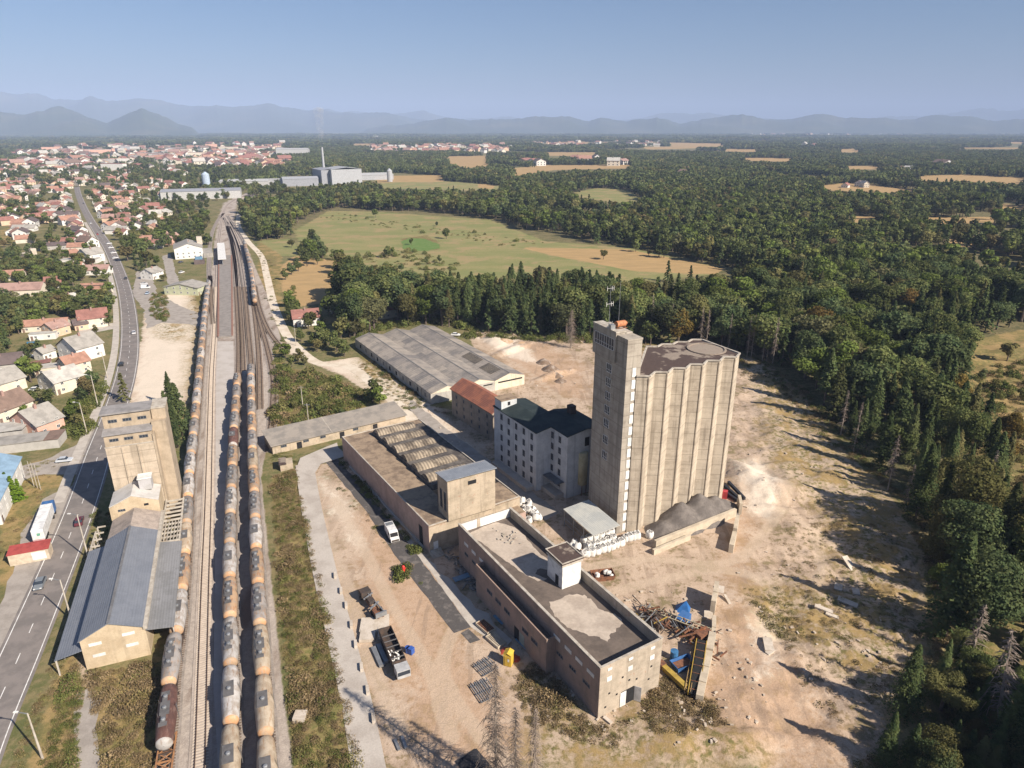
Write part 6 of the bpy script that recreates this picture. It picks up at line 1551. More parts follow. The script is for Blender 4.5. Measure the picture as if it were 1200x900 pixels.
def gn_scatter(name, label, pts, protos, rot_jit=True, cat='stuff'):
    """pts: (x,y,z,scale_xy,scale_z,kind,rot). One object of points that carries copies of the prototype meshes"""
    pts = list(pts); n = len(pts)
    if not n: return
    me = bpy.data.meshes.new(name); me.vertices.add(n)
    A_ = np.array(pts, dtype=np.float32)
    me.vertices.foreach_set('co', A_[:, :3].ravel())
    for nm, arr, ty in (('sc', np.stack([A_[:,3],A_[:,3],A_[:,4]],-1), 'FLOAT_VECTOR'),):
        a = me.attributes.new(nm, ty, 'POINT'); a.data.foreach_set('vector', arr.ravel())
    a = me.attributes.new('kd', 'INT', 'POINT'); a.data.foreach_set('value', A_[:,5].astype(np.int32))
    a = me.attributes.new('rz', 'FLOAT', 'POINT'); a.data.foreach_set('value', A_[:,6])
    c_ = bpy.data.collections.new(name + ' kinds')
    for i, pm in enumerate(protos):
        o = bpy.data.objects.new('kind_%02d' % i, pm); c_.objects.link(o)
    ng = bpy.data.node_groups.new(name, 'GeometryNodeTree')
    ng.interface.new_socket('Geometry', in_out='INPUT', socket_type='NodeSocketGeometry'); ng.interface.new_socket('Geometry', in_out='OUTPUT', socket_type='NodeSocketGeometry')
    gi = ng.nodes.new('NodeGroupInput'); go = ng.nodes.new('NodeGroupOutput'); ip = ng.nodes.new('GeometryNodeInstanceOnPoints'); ci = ng.nodes.new('GeometryNodeCollectionInfo')
    ci.inputs['Collection'].default_value = c_; ci.inputs['Separate Children'].default_value = True; ci.inputs['Reset Children'].default_value = True
    def na(nm, dt): n_ = ng.nodes.new('GeometryNodeInputNamedAttribute'); n_.data_type = dt; n_.inputs['Name'].default_value = nm; return n_.outputs['Attribute']
    cx = ng.nodes.new('ShaderNodeCombineXYZ'); L = ng.links
    L.new(gi.outputs[0], ip.inputs['Points']); L.new(ci.outputs[0], ip.inputs['Instance']); ip.inputs['Pick Instance'].default_value = True
    L.new(na('kd','INT'), ip.inputs['Instance Index']); L.new(na('rz','FLOAT'), cx.inputs[2]); L.new(cx.outputs[0], ip.inputs['Rotation']); L.new(na('sc','FLOAT_VECTOR'), ip.inputs['Scale']); L.new(ip.outputs[0], go.inputs[0])
    ob = bpy.data.objects.new(name, me); COL.objects.link(ob); md = ob.modifiers.new('scatter', 'NODES'); md.node_group = ng
    tag(ob, label, cat, kind='stuff'); return ob
rest = [(x,y,gz(x,y),1.9*hr.uniform(.8,1.6),1.7*hr.uniform(.8,1.5),hr.randrange(len(FH)),hr.uniform(0,6.28)) for x,y,nm in far_list[290:]]
gn_scatter('town', 'dense far town of tiny red roofed houses', rest, [m for m,_ in FH], cat='town')
# bigger far blocks
br = random.Random(3)
for i,(px,py) in enumerate([(100,180),(118,181),(140,178),(152,177),(176,186),(186,186),(262,179),(232,184),(214,181),(268,177),(135,203),(60,176),(330,176),(440,161),(205,177),(248,174)]):
    q=G(px,py); L=br.uniform(40,80); w_=br.uniform(14,25); h_=br.uniform(12,22)
    o = thing('apartment_block', '%s long pale block from the left in the far town' % ORD[i], 'building', (q.x,q.y,0), br.uniform(50,95), 'large pale buildings in the far town')
    MB().box(-w_/2,w_/2,-L/2,L/2,0,h_).build('wall', br.choice([WALL['white'],WALL['cream'],lightc,WALL['pink']]), o); MB().box(-w_/2-.3,w_/2+.3,-L/2-.3,L/2+.3,h_+.01,h_+.8).build('roof', br.choice([ROOF['pink'],ROOF['grey'],ROOF['red'],whr]), o)
# ================================================================ TREES
def leafmat(name, c1, c2, c3=None, tr=.3):
    m, t = newmat(name); oi = t.nodes.new('ShaderNodeObjectInfo'); v = coords(t, 'Object')
    n1 = noise(t, v, .55, 3, .6); f = ramp(t, n1, .38, .62)
    c = mixc(t, f, c1, c2)
    r = oi.outputs['Random']
    if c3: c = mixc(t, ramp(t, r, .72, 1.0), c, c3)
    cc = t.nodes.new('ShaderNodeVectorMath'); cc.operation = 'SCALE'; t.links.new(c, cc.inputs[0])
    rr = mth(t, 'FRACT', mth(t, 'MULTIPLY', r, 7.31)); t.links.new(mth(t, 'MULTIPLY_ADD', rr, .75, .62), cc.inputs['Scale'])
    d = t.nodes.new('ShaderNodeBsdfDiffuse'); tl = t.nodes.new('ShaderNodeBsdfTranslucent'); mx = t.nodes.new('ShaderNodeMixShader'); mx.inputs[0].default_value = tr
    t.links.new(cc.outputs[0], d.inputs[0]); t.links.new(cc.outputs[0], tl.inputs[0]); t.links.new(d.outputs[0], mx.inputs[1]); t.links.new(tl.outputs[0], mx.inputs[2])
    o = t.nodes.new('ShaderNodeOutputMaterial'); t.links.new(mx.outputs[0], o.inputs[0]); return m
L_broad = leafmat('broadleaf foliage', (.085,.112,.040), (.155,.17,.062), (.18,.165,.065))
L_broad3 = leafmat('dark broadleaf foliage', (.065,.095,.042), (.12,.145,.06), (.155,.145,.07))
L_olivetree = leafmat('olive foliage', (.115,.115,.042), (.15,.14,.055), (.16,.12,.06))
L_broad2 = leafmat('garden foliage', (.10,.135,.032), (.15,.185,.05), (.17,.185,.055))
L_pine = leafmat('conifer foliage', (.062,.092,.038), (.12,.145,.056), (.165,.15,.065), .18)
L_autumn = leafmat('yellowing foliage', (.13,.105,.03), (.19,.135,.04), (.15,.10,.035))
L_dead = mat('dead twigs', (.28,.225,.185), (.19,.15,.12), .8, .95, 0, .2, 3)
L_shrub = leafmat('dry shrub foliage', (.13,.105,.04), (.19,.145,.06), (.11,.12,.035))
M_bark = mat('bark', (.14,.11,.085), (.08,.06,.05), 1, .95, 0, .3, 3)
M_palebark = mat('grey bark', (.30,.26,.22), (.2,.17,.14), 1, .95, 0, .3, 3)
def cards(rs, P, Nn, size, jit=.7, asp=1.0):
    n = len(P); d = Nn + rs.normal(0, jit, (n, 3)); d /= np.linalg.norm(d, axis=1, keepdims=True) + 1e-9
    a = np.cross(d, rs.normal(0, 1, (n, 3))); a /= np.linalg.norm(a, axis=1, keepdims=True) + 1e-9; b = np.cross(d, a)
    s = size * rs.uniform(.6, 1.3, (n, 1)); a = a * s; b = b * s * asp
    V = np.stack([P - a - b*.5, P + a*.6 - b, P + a + b*.6, P - a*.4 + b], 1)
    return V.reshape(-1, 3)
def mesh_from(Vs, name, mats_, extra=None):
    """Vs: list of (V (4n,3), material index); extra: MB whose faces use material 0"""
    vs = []; fs = []; mi = []; off = 0
    if extra:
        vs.append(np.array(extra.v, float).reshape(-1, 3)); fs += list(extra.f); mi += [0]*len(extra.f); off = len(extra.v)
    for V, m_ in Vs:
        vs.append(V); n = len(V)//4
        fs += [(off+4*k, off+4*k+1, off+4*k+2, off+4*k+3) for k in range(n)]; mi += [m_]*n; off += len(V)
    me = bpy.data.meshes.new(name); me.from_pydata(np.concatenate(vs).tolist(), [], fs)
    for m_ in mats_: me.materials.append(m_)
    me.polygons.foreach_set('material_index', mi); me.update(); return me
def broad_parts(seed, nl, size, H=10.0, spread=.34):
    rs = np.random.RandomState(seed); nlb = 12; P = []; Nn = []
    cs = []
    for k in range(nlb):
        a = rs.uniform(0, 6.28); u = rs.uniform(-.9, 1); r = math.sqrt(max(0, 1-u*u))*rs.uniform(.35, .8)
        cs.append((math.cos(a)*r*H*spread, math.sin(a)*r*H*spread, H*(.60+.27*u), H*rs.uniform(.12, .20)))
    tot = sum(c[3]**2 for c in cs)
    for c in cs:
        n = max(6, int(nl*c[3]**2/tot)); d = rs.normal(0, 1, (n, 3)); d[:, 2] += .25; d /= np.linalg.norm(d, axis=1, keepdims=True)
        rad = c[3]*rs.uniform(.62, 1.08, (n, 1)); P.append(np.array(c[:3]) + d*rad*np.array([1, 1, .85])); Nn.append(d)
    P = np.concatenate(P); Nn = np.concatenate(Nn); mb = MB()
    mb.tube((0,0,-.3),(0,0,H*.45),H*.028,H*.018,6); 
    for c in cs[:6]: mb.tube((0,0,H*.36),(c[0]*.8,c[1]*.8,c[2]),H*.012,H*.004,4,caps=False)
    return cards(rs, P, Nn, size, .55), mb
def spruce_parts(seed, nl, size, H=10.0, wr=.15, bare=.12):
    rs = np.random.RandomState(seed); nb = max(18, nl//13); per = max(4, nl//nb)
    ub = (np.arange(nb)+rs.uniform(0,1,nb))/nb; ub = ub**.85; zb = H*(bare+(1-bare)*ub); ab = rs.uniform(0,6.28,nb)
    Lb = (H*wr*(1-ub)**.8*rs.uniform(.38,1.28,nb)*(1+.15*np.sin(ab*2+seed))+.12)
    t_ = rs.uniform(.12,1.0,(nb,per)); L = Lb[:,None]*t_; z = zb[:,None]-.30*L-.25*L*t_+rs.normal(0,.04,(nb,per))
    an = ab[:,None]+rs.normal(0,.16,(nb,per)); P = np.stack([np.cos(an)*L,np.sin(an)*L,z],-1).reshape(-1,3)
    Nn = np.stack([np.cos(an)*.35,np.sin(an)*.35,np.full(an.shape,1.0)],-1).reshape(-1,3)
    mb = MB(); mb.tube((0,0,-.3),(0,0,H*.99),H*.018,H*.002,6)
    return cards(rs, P, Nn, size, .45, .7), mb
def dead_parts(seed, nb=130, H=10.0, wr=.13, w_=.035, z0=.12):
    rs = np.random.RandomState(seed); mb = MB(); mb.tube((0,0,-.3),(0,0,H),H*.014,H*.002,6); br = MB()
    for k in range(nb):
        z = H*(z0+(1-z0)*rs.uniform(0,1)**.8); a = rs.uniform(0,6.28); L = H*wr*(1.05-z/H)**.6*rs.uniform(.4,1.1)
        p0 = Vector((0,0,z)); p1 = Vector((math.cos(a)*L*.6, math.sin(a)*L*.6, z-.05*L)); p2 = Vector((math.cos(a+.2)*L, math.sin(a+.2)*L, z-.45*L))
        br.tube(p0,p1,w_,w_*.7,3,caps=False); br.tube(p1,p2,w_*.7,w_*.3,3,caps=False)
        for j in range(3):
            q = p0.lerp(p1,.4+.3*j) if j<2 else p1; dd = Vector((rs.normal(0,.25),rs.normal(0,.25),-.35-.3*rs.rand()))*L*.35
            br.tube(q,q+dd,w_*.45,w_*.2,3,caps=False)
    return br, mb
BR = []; SPR = []; BRN = []; SPN = []; GDN = []; LOW = []; KH = []
for s in range(7):
    V, mb = broad_parts(s+1, 3800, .18, spread=[.34,.30,.27,.36,.32,.24,.33][s]); lm = [L_broad,L_broad,L_broad3,L_broad2,L_broad,L_broad3,L_autumn][s]
    BR.append((mesh_from([(V,0)],'crown',[lm]), mb.mesh('trunk',[M_bark])))
for s in range(3):
    V, mb = broad_parts(s+401, 3000, .20, spread=[.36,.33,.30][s]); GDN.append((mesh_from([(V,0)],'crown',[L_broad2]), mb.mesh('trunk',[M_bark])))
    V, mb = broad_parts(s+411, 10000, .10, spread=[.34,.28,.32][s]); BRN.append((mesh_from([(V,0)],'crown',[[L_broad,L_broad3,L_olivetree][s]]), mb.mesh('trunk',[M_bark])))
for s in range(4):
    V, mb = spruce_parts(s+430, 10000, .085, wr=[.20,.16,.23,.18][s], bare=[.06,.1,.05,.2][s]); SPN.append((mesh_from([(V,0)],'crown',[L_pine]), mb.mesh('trunk',[M_bark])))
for s in range(5):
    V, mb = spruce_parts(s+30, 4600, .135, wr=[.20,.17,.22,.15,.24][s], bare=[.08,.15,.06,.3,.12][s])
    SPR.append((mesh_from([(V,0)],'crown',[L_pine]), mb.mesh('trunk',[M_bark])))
def merged(kind, seed, nl, size, lm, **k):
    V, mb = (broad_parts if kind == 'b' else spruce_parts)(seed, nl, size, **k)
    return mesh_from([(V,1)], 'broadleaf_tree' if kind == 'b' else 'spruce_tree', [M_bark, lm], mb)
MID = [merged('b', 60+s, 640, .42, [L_broad,L_broad3,L_broad2,L_broad,L_olivetree,L_broad][s], spread=[.34,.3,.36,.28,.32,.25][s]) for s in range(6)] + [merged('s', 80+s, 560, .38, L_pine, wr=[.21,.18,.24,.2][s]) for s in range(4)]
FARB = [merged('b', 100+s, 170, .8, [L_broad,L_broad,L_broad3,L_broad][s], spread=.36) for s in range(4)] + [merged('s', 120+s, 140, .75, L_pine, wr=.23) for s in range(2)]
# groves for the far woods: several crowns close together in one 20 m patch
def grove(seed):
    rs = np.random.RandomState(seed); Vs = []
    for k in range(8):
        isb = rs.rand() < .72
        V, mb = (broad_parts if isb else spruce_parts)(seed*10+k, 80, 1.15)
        s_ = rs.uniform(1.0, 1.6); V = V*np.array([s_*1.1, s_*1.1, s_]) + np.array([rs.uniform(-11,11), rs.uniform(-11,11), -1.5]); Vs.append((V, 1 if isb else 2))
    return mesh_from(Vs, 'grove', [M_bark, L_broad, L_pine])
GRV = [grove(s) for s in range(200, 206)]
DEAD = []
for s in range(3):
    br, mb = dead_parts(s+5, [150,120,170][s], wr=[.14,.11,.17][s]); DEAD.append((br.mesh('branches',[L_dead]), mb.mesh('trunk',[M_palebark])))
br, mb = dead_parts(77, 520, wr=.21, w_=.02, z0=.05); DEAD.append((br.mesh('branches',[L_dead]), mb.mesh('trunk',[M_palebark])))
# ---------------------------------------------------------------- forest layout (all positions in metres on the ground)
def PG(pts): return [tuple(G(px, py).xy) for px, py in pts]
FOREST = PG([(745,404),(745,366),(862,350),(882,323),(846,314),(735,289),(640,282),(600,262),(575,257),(500,248),(440,247),(400,243),(372,250),(350,262),(338,280),(300,283),(289,268),(283,250),(300,238),(330,232),(420,224),(480,222),(530,225),(590,225),(640,205),(640,160),(1205,160),(1600,160),(2400,905),(1015,905),(1040,860),(1093,765),(1096,645),(1047,570),(993,518),(953,463),(908,424),(860,411)])
BELT = PG([(414,397),(452,385),(505,380),(560,388),(640,397),(700,397),(748,404),(748,356),(640,352),(560,358),(505,362),(470,360),(440,352),(415,340),(398,345),(408,372)])
NOF = [PG(p) for p in ([(1128,395),(1205,380),(1500,375),(1500,640),(1205,610),(1160,560),(1125,470)], [(1118,322),(1300,312),(1300,338),(1128,335)], [(1110,283),(1185,277),(1185,284),(1120,289)], [(985,482),(1000,480),(1010,495),(1000,500)])]
GARDEN = PG([(-60,352),(0,352),(26,362),(70,348),(125,350),(135,365),(133,378),(122,368),(100,374),(60,372),(40,385),(18,398),(12,425),(-60,440)])
GARDEN2 = PG([(-60,312),(0,312),(40,308),(88,320),(90,330),(78,346),(60,345),(20,335),(-60,335)])
def inp(x, y, P): return inpoly(x, y, P)
tr_ = random.Random(99)
T = []   # x,y,z,height,kind('b','s'),variant seed
def vis(x, y):
    zc = y*CP + HC*SP
    return zc > 5 and abs(x)/zc < .82
def add_grid(poly, x0, x1, y0, y1, sp, hmin, hmax, pf, dens=1.0):
    y = y0
    while y < y1:
        x = x0
        while x < x1:
            a = x + tr_.uniform(-.5,.5)*sp; b = y + tr_.uniform(-.5,.5)*sp; x += sp
            if not vis(a, b) and not (b < 150 and a > 30 and a < 200): continue
            if tr_.random() > dens or not inp(a, b, poly): continue
            if any(inp(a, b, p) for p in NOF): continue
            if max(maskat(tan,a,b), maskat(meadow,a,b), maskat(ballast,a,b)) > .5: continue
            kind = 's' if tr_.random() < pf(a, b) else 'b'
            if b > 650 and any(max(maskat(tan,a*k_,b*k_), maskat(meadow,a*k_,b*k_)) > .5 for k_ in (1.04,1.09,1.15)): continue
            if b > 430 and math.sin(a*.019+2*math.sin(b*.008))*math.sin(b*.017+a*.006) > .62: continue
            T.append((a, b, gz(a,b), tr_.uniform(hmin,hmax), kind))
        y += sp
def pfnear(a, b):
    n = math.sin(a*.03+1)*math.sin(b*.025)+.3*math.sin(a*.11+b*.07)
    return .8 if b < 135 and a < 160 else .8 if b < 175 and a < 190 else (.75 if n > .35 else .30)
add_grid(FOREST, -30, 620, 70, 160, 6.6, 8, 23, pfnear)
add_grid(FOREST, -30, 620, 160, 480, 7.4, 11, 22, pfnear)
add_grid(BELT, -130, 60, 285, 400, 6.3, 15, 25, lambda a,b: .85 if a > -35 else .12)
add_grid(FOREST, -330, 1050, 480, 1250, 9.0, 12, 19, lambda a,b: .3)
# scattered individual trees and copses given by photo position: (px,py,height,kind)
for px,py,h,k in [(365,382,9,'b'),(377,380,9,'s'),(340,360,10,'b'),(395,372,12,'b'),(385,395,10,'b'),(380,405,9,'b'),(400,400,12,'b'),(410,395,13,'b'),(395,412,10,'b'),(372,412,7,'b'),(404,418,8,'b'),(425,392,14,'b'),(432,382,14,'b'),(418,378,14,'b'),(410,362,12,'b'),(424,362,14,'b'),(436,368,15,'b'),(412,345,14,'b'),(405,332,14,'b'),(402,322,16,'b'),(398,315,14,'b'),(410,330,13,'b'),(416,340,12,'b'),
    (360,312,14,'b'),(368,305,14,'b'),(370,295,15,'b'),(378,302,12,'b'),(350,318,10,'b'),(342,322,9,'b'),(335,328,8,'b'),(355,306,12,'b'),(366,285,12,'b'),(342,290,8,'b'),(372,310,11,'b'),(362,298,12,'b'),
    (523,280,10,'b'),(512,265,5,'b'),(455,302,9,'b'),(482,287,6,'b'),(458,325,9,'b'),(470,318,6,'b'),(440,320,7,'b'),(500,310,5,'b'),(452,318,6,'b'),(460,298,6,'b'),(515,308,6,'b'),
    (707,304,9,'b'),(745,295,10,'b'),(760,300,6,'b'),(772,302,12,'b'),(778,302,12,'b'),(805,302,10,'b'),(823,307,10,'b'),(782,330,14,'s'),(808,335,13,'s'),(440,255,10,'b'),
    (1180,423,10,'b'),(1165,455,4,'b'),(1175,460,4,'b'),(1150,445,5,'b'),(1195,470,5,'b'),
    (437,472,9,'b'),(445,478,8,'b'),(350,424,6,'b'),(335,420,7,'b'),(342,430,5,'b'),(357,428,5,'b'),(400,495,5,'b'),(380,490,4,'b'),(345,480,4,'b'),
    (205,498,17,'s'),(214,512,19,'s'),(202,478,14,'s'),(208,525,16,'s'),(198,500,13,'s'),(147,470,11,'s'),
    (37,448,11,'b'),(28,444,8,'b'),(44,440,7,'b'),(60,477,7,'b'),(50,470,6,'b'),(40,475,6,'b'),(30,490,5,'b'),(105,465,8,'b'),(98,472,7,'b'),(110,452,7,'b'),(100,455,6,'b'),(90,485,6,'b'),(85,493,6,'b'),(98,488,5,'b'),(92,500,5,'b'),
    (120,378,9,'b'),(128,382,7,'b'),(112,392,5,'b'),(44,412,6,'b'),(30,425,8,'b'),(36,414,6,'b'),
    (150,306,14,'b'),(158,300,18,'b'),(165,305,16,'b'),(172,312,14,'b'),(160,315,12,'s'),(168,318,13,'s'),(176,318,10,'s'),(185,312,8,'b'),(160,290,14,'b'),(192,330,6,'b'),(148,295,10,'b'),
    (125,330,8,'b'),(128,320,7,'b'),(130,345,8,'b'),(124,352,7,'b'),(8,320,9,'b'),(14,300,8,'b'),(5,290,8,'b'),(0,300,8,'b'),(40,285,9,'b'),(48,295,9,'b'),(55,300,8,'b'),(66,302,8,'b'),
    (210,272,10,'b'),(218,262,12,'b'),(225,255,13,'b'),(230,262,12,'b'),(238,255,12,'b'),(235,270,12,'b'),(240,262,10,'b'),(222,270,10,'b'),(208,262,10,'b'),(200,270,9,'b'),(195,258,9,'b'),(243,245,10,'b')]:
    q = G(px,py); T.append((q.x,q.y,gz(q.x,q.y),h,k))
add_grid(GARDEN, -420, -150, 240, 520, 6.2, 7, 10.5, lambda a,b: .03, .95)
add_grid(GARDEN2, -520, -170, 300, 620, 6.5, 6.5, 9.5, lambda a,b: .03, .95)
# town greenery by photo area
def px_scatter(P, n, hmin, hmax, ps=.08, near=9):
    xs=[p[0] for p in P]; ys=[p[1] for p in P]; c=0; k=0
    while c < n and k < n*30:
        k += 1; px=tr_.uniform(min(xs),max(xs)); py=tr_.uniform(min(ys),max(ys))
        if not inpoly(px,py,P): continue
        q=G(px,py)
        if not free(q.x,q.y,near) or (q.y < 1500 and min((q-p).length for p in roadpts) < 11): continue
        if maskat(ballast,q.x,q.y) > .4 or maskat(tan,q.x,q.y) > .5 or maskat(meadow,q.x,q.y)>.5: continue
        T.append((q.x,q.y,0,tr_.uniform(hmin,hmax),'s' if tr_.random()<ps else 'b')); c += 1
px_scatter([(0,280),(70,270),(130,300),(135,330),(80,330),(0,330)], 90, 5, 10)
px_scatter([(130,262),(245,240),(245,290),(200,290),(150,300),(125,275)], 190, 6, 12)
px_scatter([(0,205),(215,205),(245,240),(200,262),(100,262),(0,265)], 400, 6, 13)
px_scatter([(0,186),(225,186),(300,200),(340,225),(260,238),(200,215),(0,207)], 640, 8, 14)
px_scatter([(400,350),(470,372),(415,400),(375,418),(345,395),(330,372),(395,345)], 45, 7, 13, .05)
px_scatter([(330,300),(372,285),(405,312),(395,320),(345,318)], 14, 5, 9, .0)
px_scatter([(395,318),(425,330),(425,350),(405,352),(398,335)], 16, 8, 13, .0); px_scatter([(360,285),(380,285),(378,312),(345,325),(340,318)], 16, 8, 13, 0); px_scatter([(300,255),(345,262),(330,285),(300,285)], 30, 9, 14, .05)
for k_ in range(75):
    q = G(tr_.uniform(1085,1240), tr_.uniform(770,935)); T.append((q.x,q.y,gz(q.x,q.y),tr_.uniform(4,9.5),'s' if k_ % 3 else 'b'))
# ---------------------------------------------------------------- individuals and the rest
def _pp(a):
    zc = a[1]*CP+(HC-a[2])*SP; return 600+FPX*a[0]/zc, 450-FPX*((a[2]-HC)*CP+a[1]*SP)/zc
T = [a for a in T if a[3] < 9.51 or not any(x0 < _pp(a)[0] < x1 and y0 < _pp(a)[1] < y1 for x0,x1,y0,y1 in ((338,385,374,408),(441,462,373,394),(1108,1200,752,895),(1088,1125,705,790)))]
def depthof(a): return a[1]*CP + (HC-a[2])*SP
app = sorted([(-t_[3]/max(depthof(t_),20), i) for i, t_ in enumerate(T) if vis(t_[0],t_[1]) and t_[1] > 60])
indiv = {'b': [], 's': []}
for _, i in app:
    k = T[i][4]
    if len(indiv[k]) < (285 if k == 'b' else 285): indiv[k].append(i)
chosen = set(indiv['b']) | set(indiv['s'])
def zone(x, y):
    if x > 60 and y < 200: return 'at the dark forest edge right of the bare ground'
    if x > 60: return 'in the dense forest right of the silo'
    if -60 < x <= 60 and 270 < y < 420: return 'in the dark tree belt behind the hangar and silo'
    if x <= -60 and 285 < y < 420 and x > -150: return 'in the copse by the pale gravel lane'
    if x < -90 and y < 285: return 'in the gardens left of the main road' if x < -125 else 'beside the road and the beige tower'
    if x < -150 and y < 560: return 'in the wooded gardens left of the road'
    if x < -200: return 'among the houses of the town'
    return 'around the big meadow'
def tree_obj(kind, x, y, z, h, parts, label, group, var=None, name=None):
    if kind == 's': src = SPR[tr_.randrange(len(SPR))] if var is None else SPR[var]; nm = 'spruce_tree'
    else: src = (BR[tr_.randrange(6)] if tr_.random() < .985 else BR[6]) if var is None else BR[var]; nm = 'broadleaf_tree'
    if var is None and x > 25 and y < 185: src = (SPN[tr_.randrange(4)] if kind == 's' else BRN[tr_.randrange(3)])
    elif var is None and kind == 'b' and x < -95 and not (285 < y < 430 and x > -180): src = GDN[tr_.randrange(3)]
    s = h/10.0; sx = s*tr_.uniform(.85,1.25)*(1.0 if kind == 's' else 1.12); rz = tr_.uniform(0,6.28)
    if parts:
        o = bpy.data.objects.new(name or nm, None); COL.objects.link(o)
        for pn, me_ in zip(('crown','trunk'), src):
            c = bpy.data.objects.new(pn, me_); COL.objects.link(c); c.parent = o
    else:
        me_ = MID[tr_.randrange(4)] if kind == 'b' else MID[6+tr_.randrange(4)]
        o = bpy.data.objects.new(name or nm, me_); COL.objects.link(o)
    o.location = (x,y,z); o.scale = (sx,sx,s); o.rotation_euler = (0,0,rz)
    tag(o, label, 'tree', group); return o
for k in ('b','s'):
    for j, i in enumerate(indiv[k]):
        x,y,z,h,_ = T[i]; zn = zone(x,y); kn = 'green leafy tree' if k == 'b' else 'dark spruce'
        tree_obj(k, x, y, z, h, True, '%s %s' % (kn, zn), '%ss %s' % (kn, zn))
pts_near = []; pts_far = []
for i,(x,y,z,h,k) in enumerate(T):
    if i in chosen: continue
    s = h/10.0; d = math.hypot(x,y)
    if d < 1100: pts_near.append((x,y,z,s*1.1,s,(tr_.randrange(6) if k == 'b' and tr_.random()<.9 else tr_.randrange(4)) if k == 'b' else 6+tr_.randrange(4),tr_.uniform(0,6.28)))
    else: pts_far.append((x,y,z,s*1.15,s,tr_.randrange(4) if k == 'b' else 4+tr_.randrange(2),tr_.uniform(0,6.28)))
# far woods: individual crowns to 1.3 km above, groves beyond
frr = np.random.RandomState(8)
TOWNP = [[tuple(G(px, max(py,157)).xy) for px,py in P] for P,n,nm in TOWN]
def far_grid(y0, y1, sp, dens, kinds, sxy, sz, out, thr=.35):
    ys = np.arange(y0, y1, sp)
    for y in ys:
        xm = (y*CP+HC*SP)*.80
        xs = np.arange(-xm, xm, sp) + frr.uniform(-.45,.45,int(math.ceil(2*xm/sp)))[:len(np.arange(-xm,xm,sp))]*sp
        for x in xs:
            b = y + frr.uniform(-.45,.45)*sp
            if frr.rand() > dens: continue
            nx = math.sin(x*.0021+b*.0013)+math.sin(b*.0031-x*.0009+2)+.6*math.sin(x*.006+1.2*math.sin(b*.004))
            if nx < -1.5 and b > 2600: continue
            if math.sin(x*.011+2*math.sin(b*.003))*math.sin(b*.006+x*.004) > .70: continue
            if max(maskat(tan,x,b), maskat(meadow,x,b), maskat(ballast,x,b)) > .42: continue
            d = 1.0
            for P in TOWNP:
                if inpoly(x,b,P): d = .10 if b > 1300 else .0; break
            pxv = 600+FPX*x/(b*CP+HC*SP)
            if pxv < 245 and b < 4200 and d == 1.0: d = .35
            if 335 < pxv < 450 and 1150 < b < 1750: d = .0 if b < 1500 else .5
            if pxv < 340 and b < 1250: d = 0
            if 200 < pxv < 340 and 1250 <= b < 1650: d *= .25
            if frr.rand() > d: continue
            if any(max(maskat(tan,x*k_,b*k_), maskat(meadow,x*k_,b*k_)) > .5 for k_ in (1.05,1.11,1.17)): continue
            if b < 5000 and frr.rand() < .7 and not all(free(x*k_,b*k_,13+b*.004) for k_ in (1.03,1.08)): continue
            if not free(x,b,14): continue
            out.append((x,b,gz(x,b),sxy*frr.uniform(.85,1.2),sz*frr.uniform(.8,1.25),frr.randint(kinds),frr.uniform(0,6.28)))
pg = []
far_grid(1250, 3200, 17, .95, len(GRV), .85, 1.0, pg)
far_grid(3200, 6000, 42, .97, len(GRV), 2.0, 1.25, pg)
far_grid(6000, 11500, 85, .97, len(GRV), 4.0, 1.5, pg)
gn_scatter('forest', 'continuous mixed forest filling the plain behind the nearest trees', pts_near, MID, cat='forest')
gn_scatter('forest', 'small distant trees between fields and houses', pts_far, FARB, cat='forest')
gn_scatter('forest', 'far woods reaching to the foot of the hills', pg, GRV, cat='forest')
# ---------------------------------------------------------------- dead and special trees
def deadtree(label, px, py, h, v, wide=1.0, lean=0):
    q = G(px,py); o = bpy.data.objects.new('dead_spruce', None); COL.objects.link(o)
    for pn, me_ in zip(('branches','trunk'), DEAD[v]):
        c = bpy.data.objects.new(pn, me_); COL.objects.link(c); c.parent = o
    s = h/10; o.location = (q.x,q.y,gz(q.x,q.y)); o.scale = (s*wide,s*wide,s); o.rotation_euler = (lean,0,tr_.uniform(0,6)); tag(o, label, 'tree')
deadtree('tall bare dead spruce at the bottom middle, left of two', 582,935, 26, 3, .8)
deadtree('thinner bare dead spruce at the bottom, right of two', 626,945, 19, 3, .7); deadtree('bare tree behind the bottom dead spruce', 604,965, 22, 3, .7)
deadtree('grey leafless tree standing alone behind the stair tower', 669,408, 18, 3, 1.2)
deadtree('brown dead conical spruce in the lower right shade', 1133,785, 15, 0, 1.5); deadtree('leaning dead spruce nearest the lower right corner', 1168,850, 20, 2, 1.3, .1)
deadtree('grey dead spruce top at the right forest rim', 1150,600, 18, 0, .9)
for i,(px,py,h) in enumerate([(762,398,22),(785,405,20),(820,408,20),(827,410,19),(853,413,18),(875,420,19),(880,420,20),(893,424,20),(905,428,21),(898,424,17)]):
    deadtree('%s bare grey spruce trunk from the left at the forest edge behind the silo' % ORD[i], px, py, h, i%3, .7)
for i,(px,py,h) in enumerate([(985,510,16),(1000,530,17),(1040,575,17),(1060,600,14)]): deadtree('%s brown dead spruce from the top along the right forest edge' % ORD[i], px, py, h, i%3, 1.0)
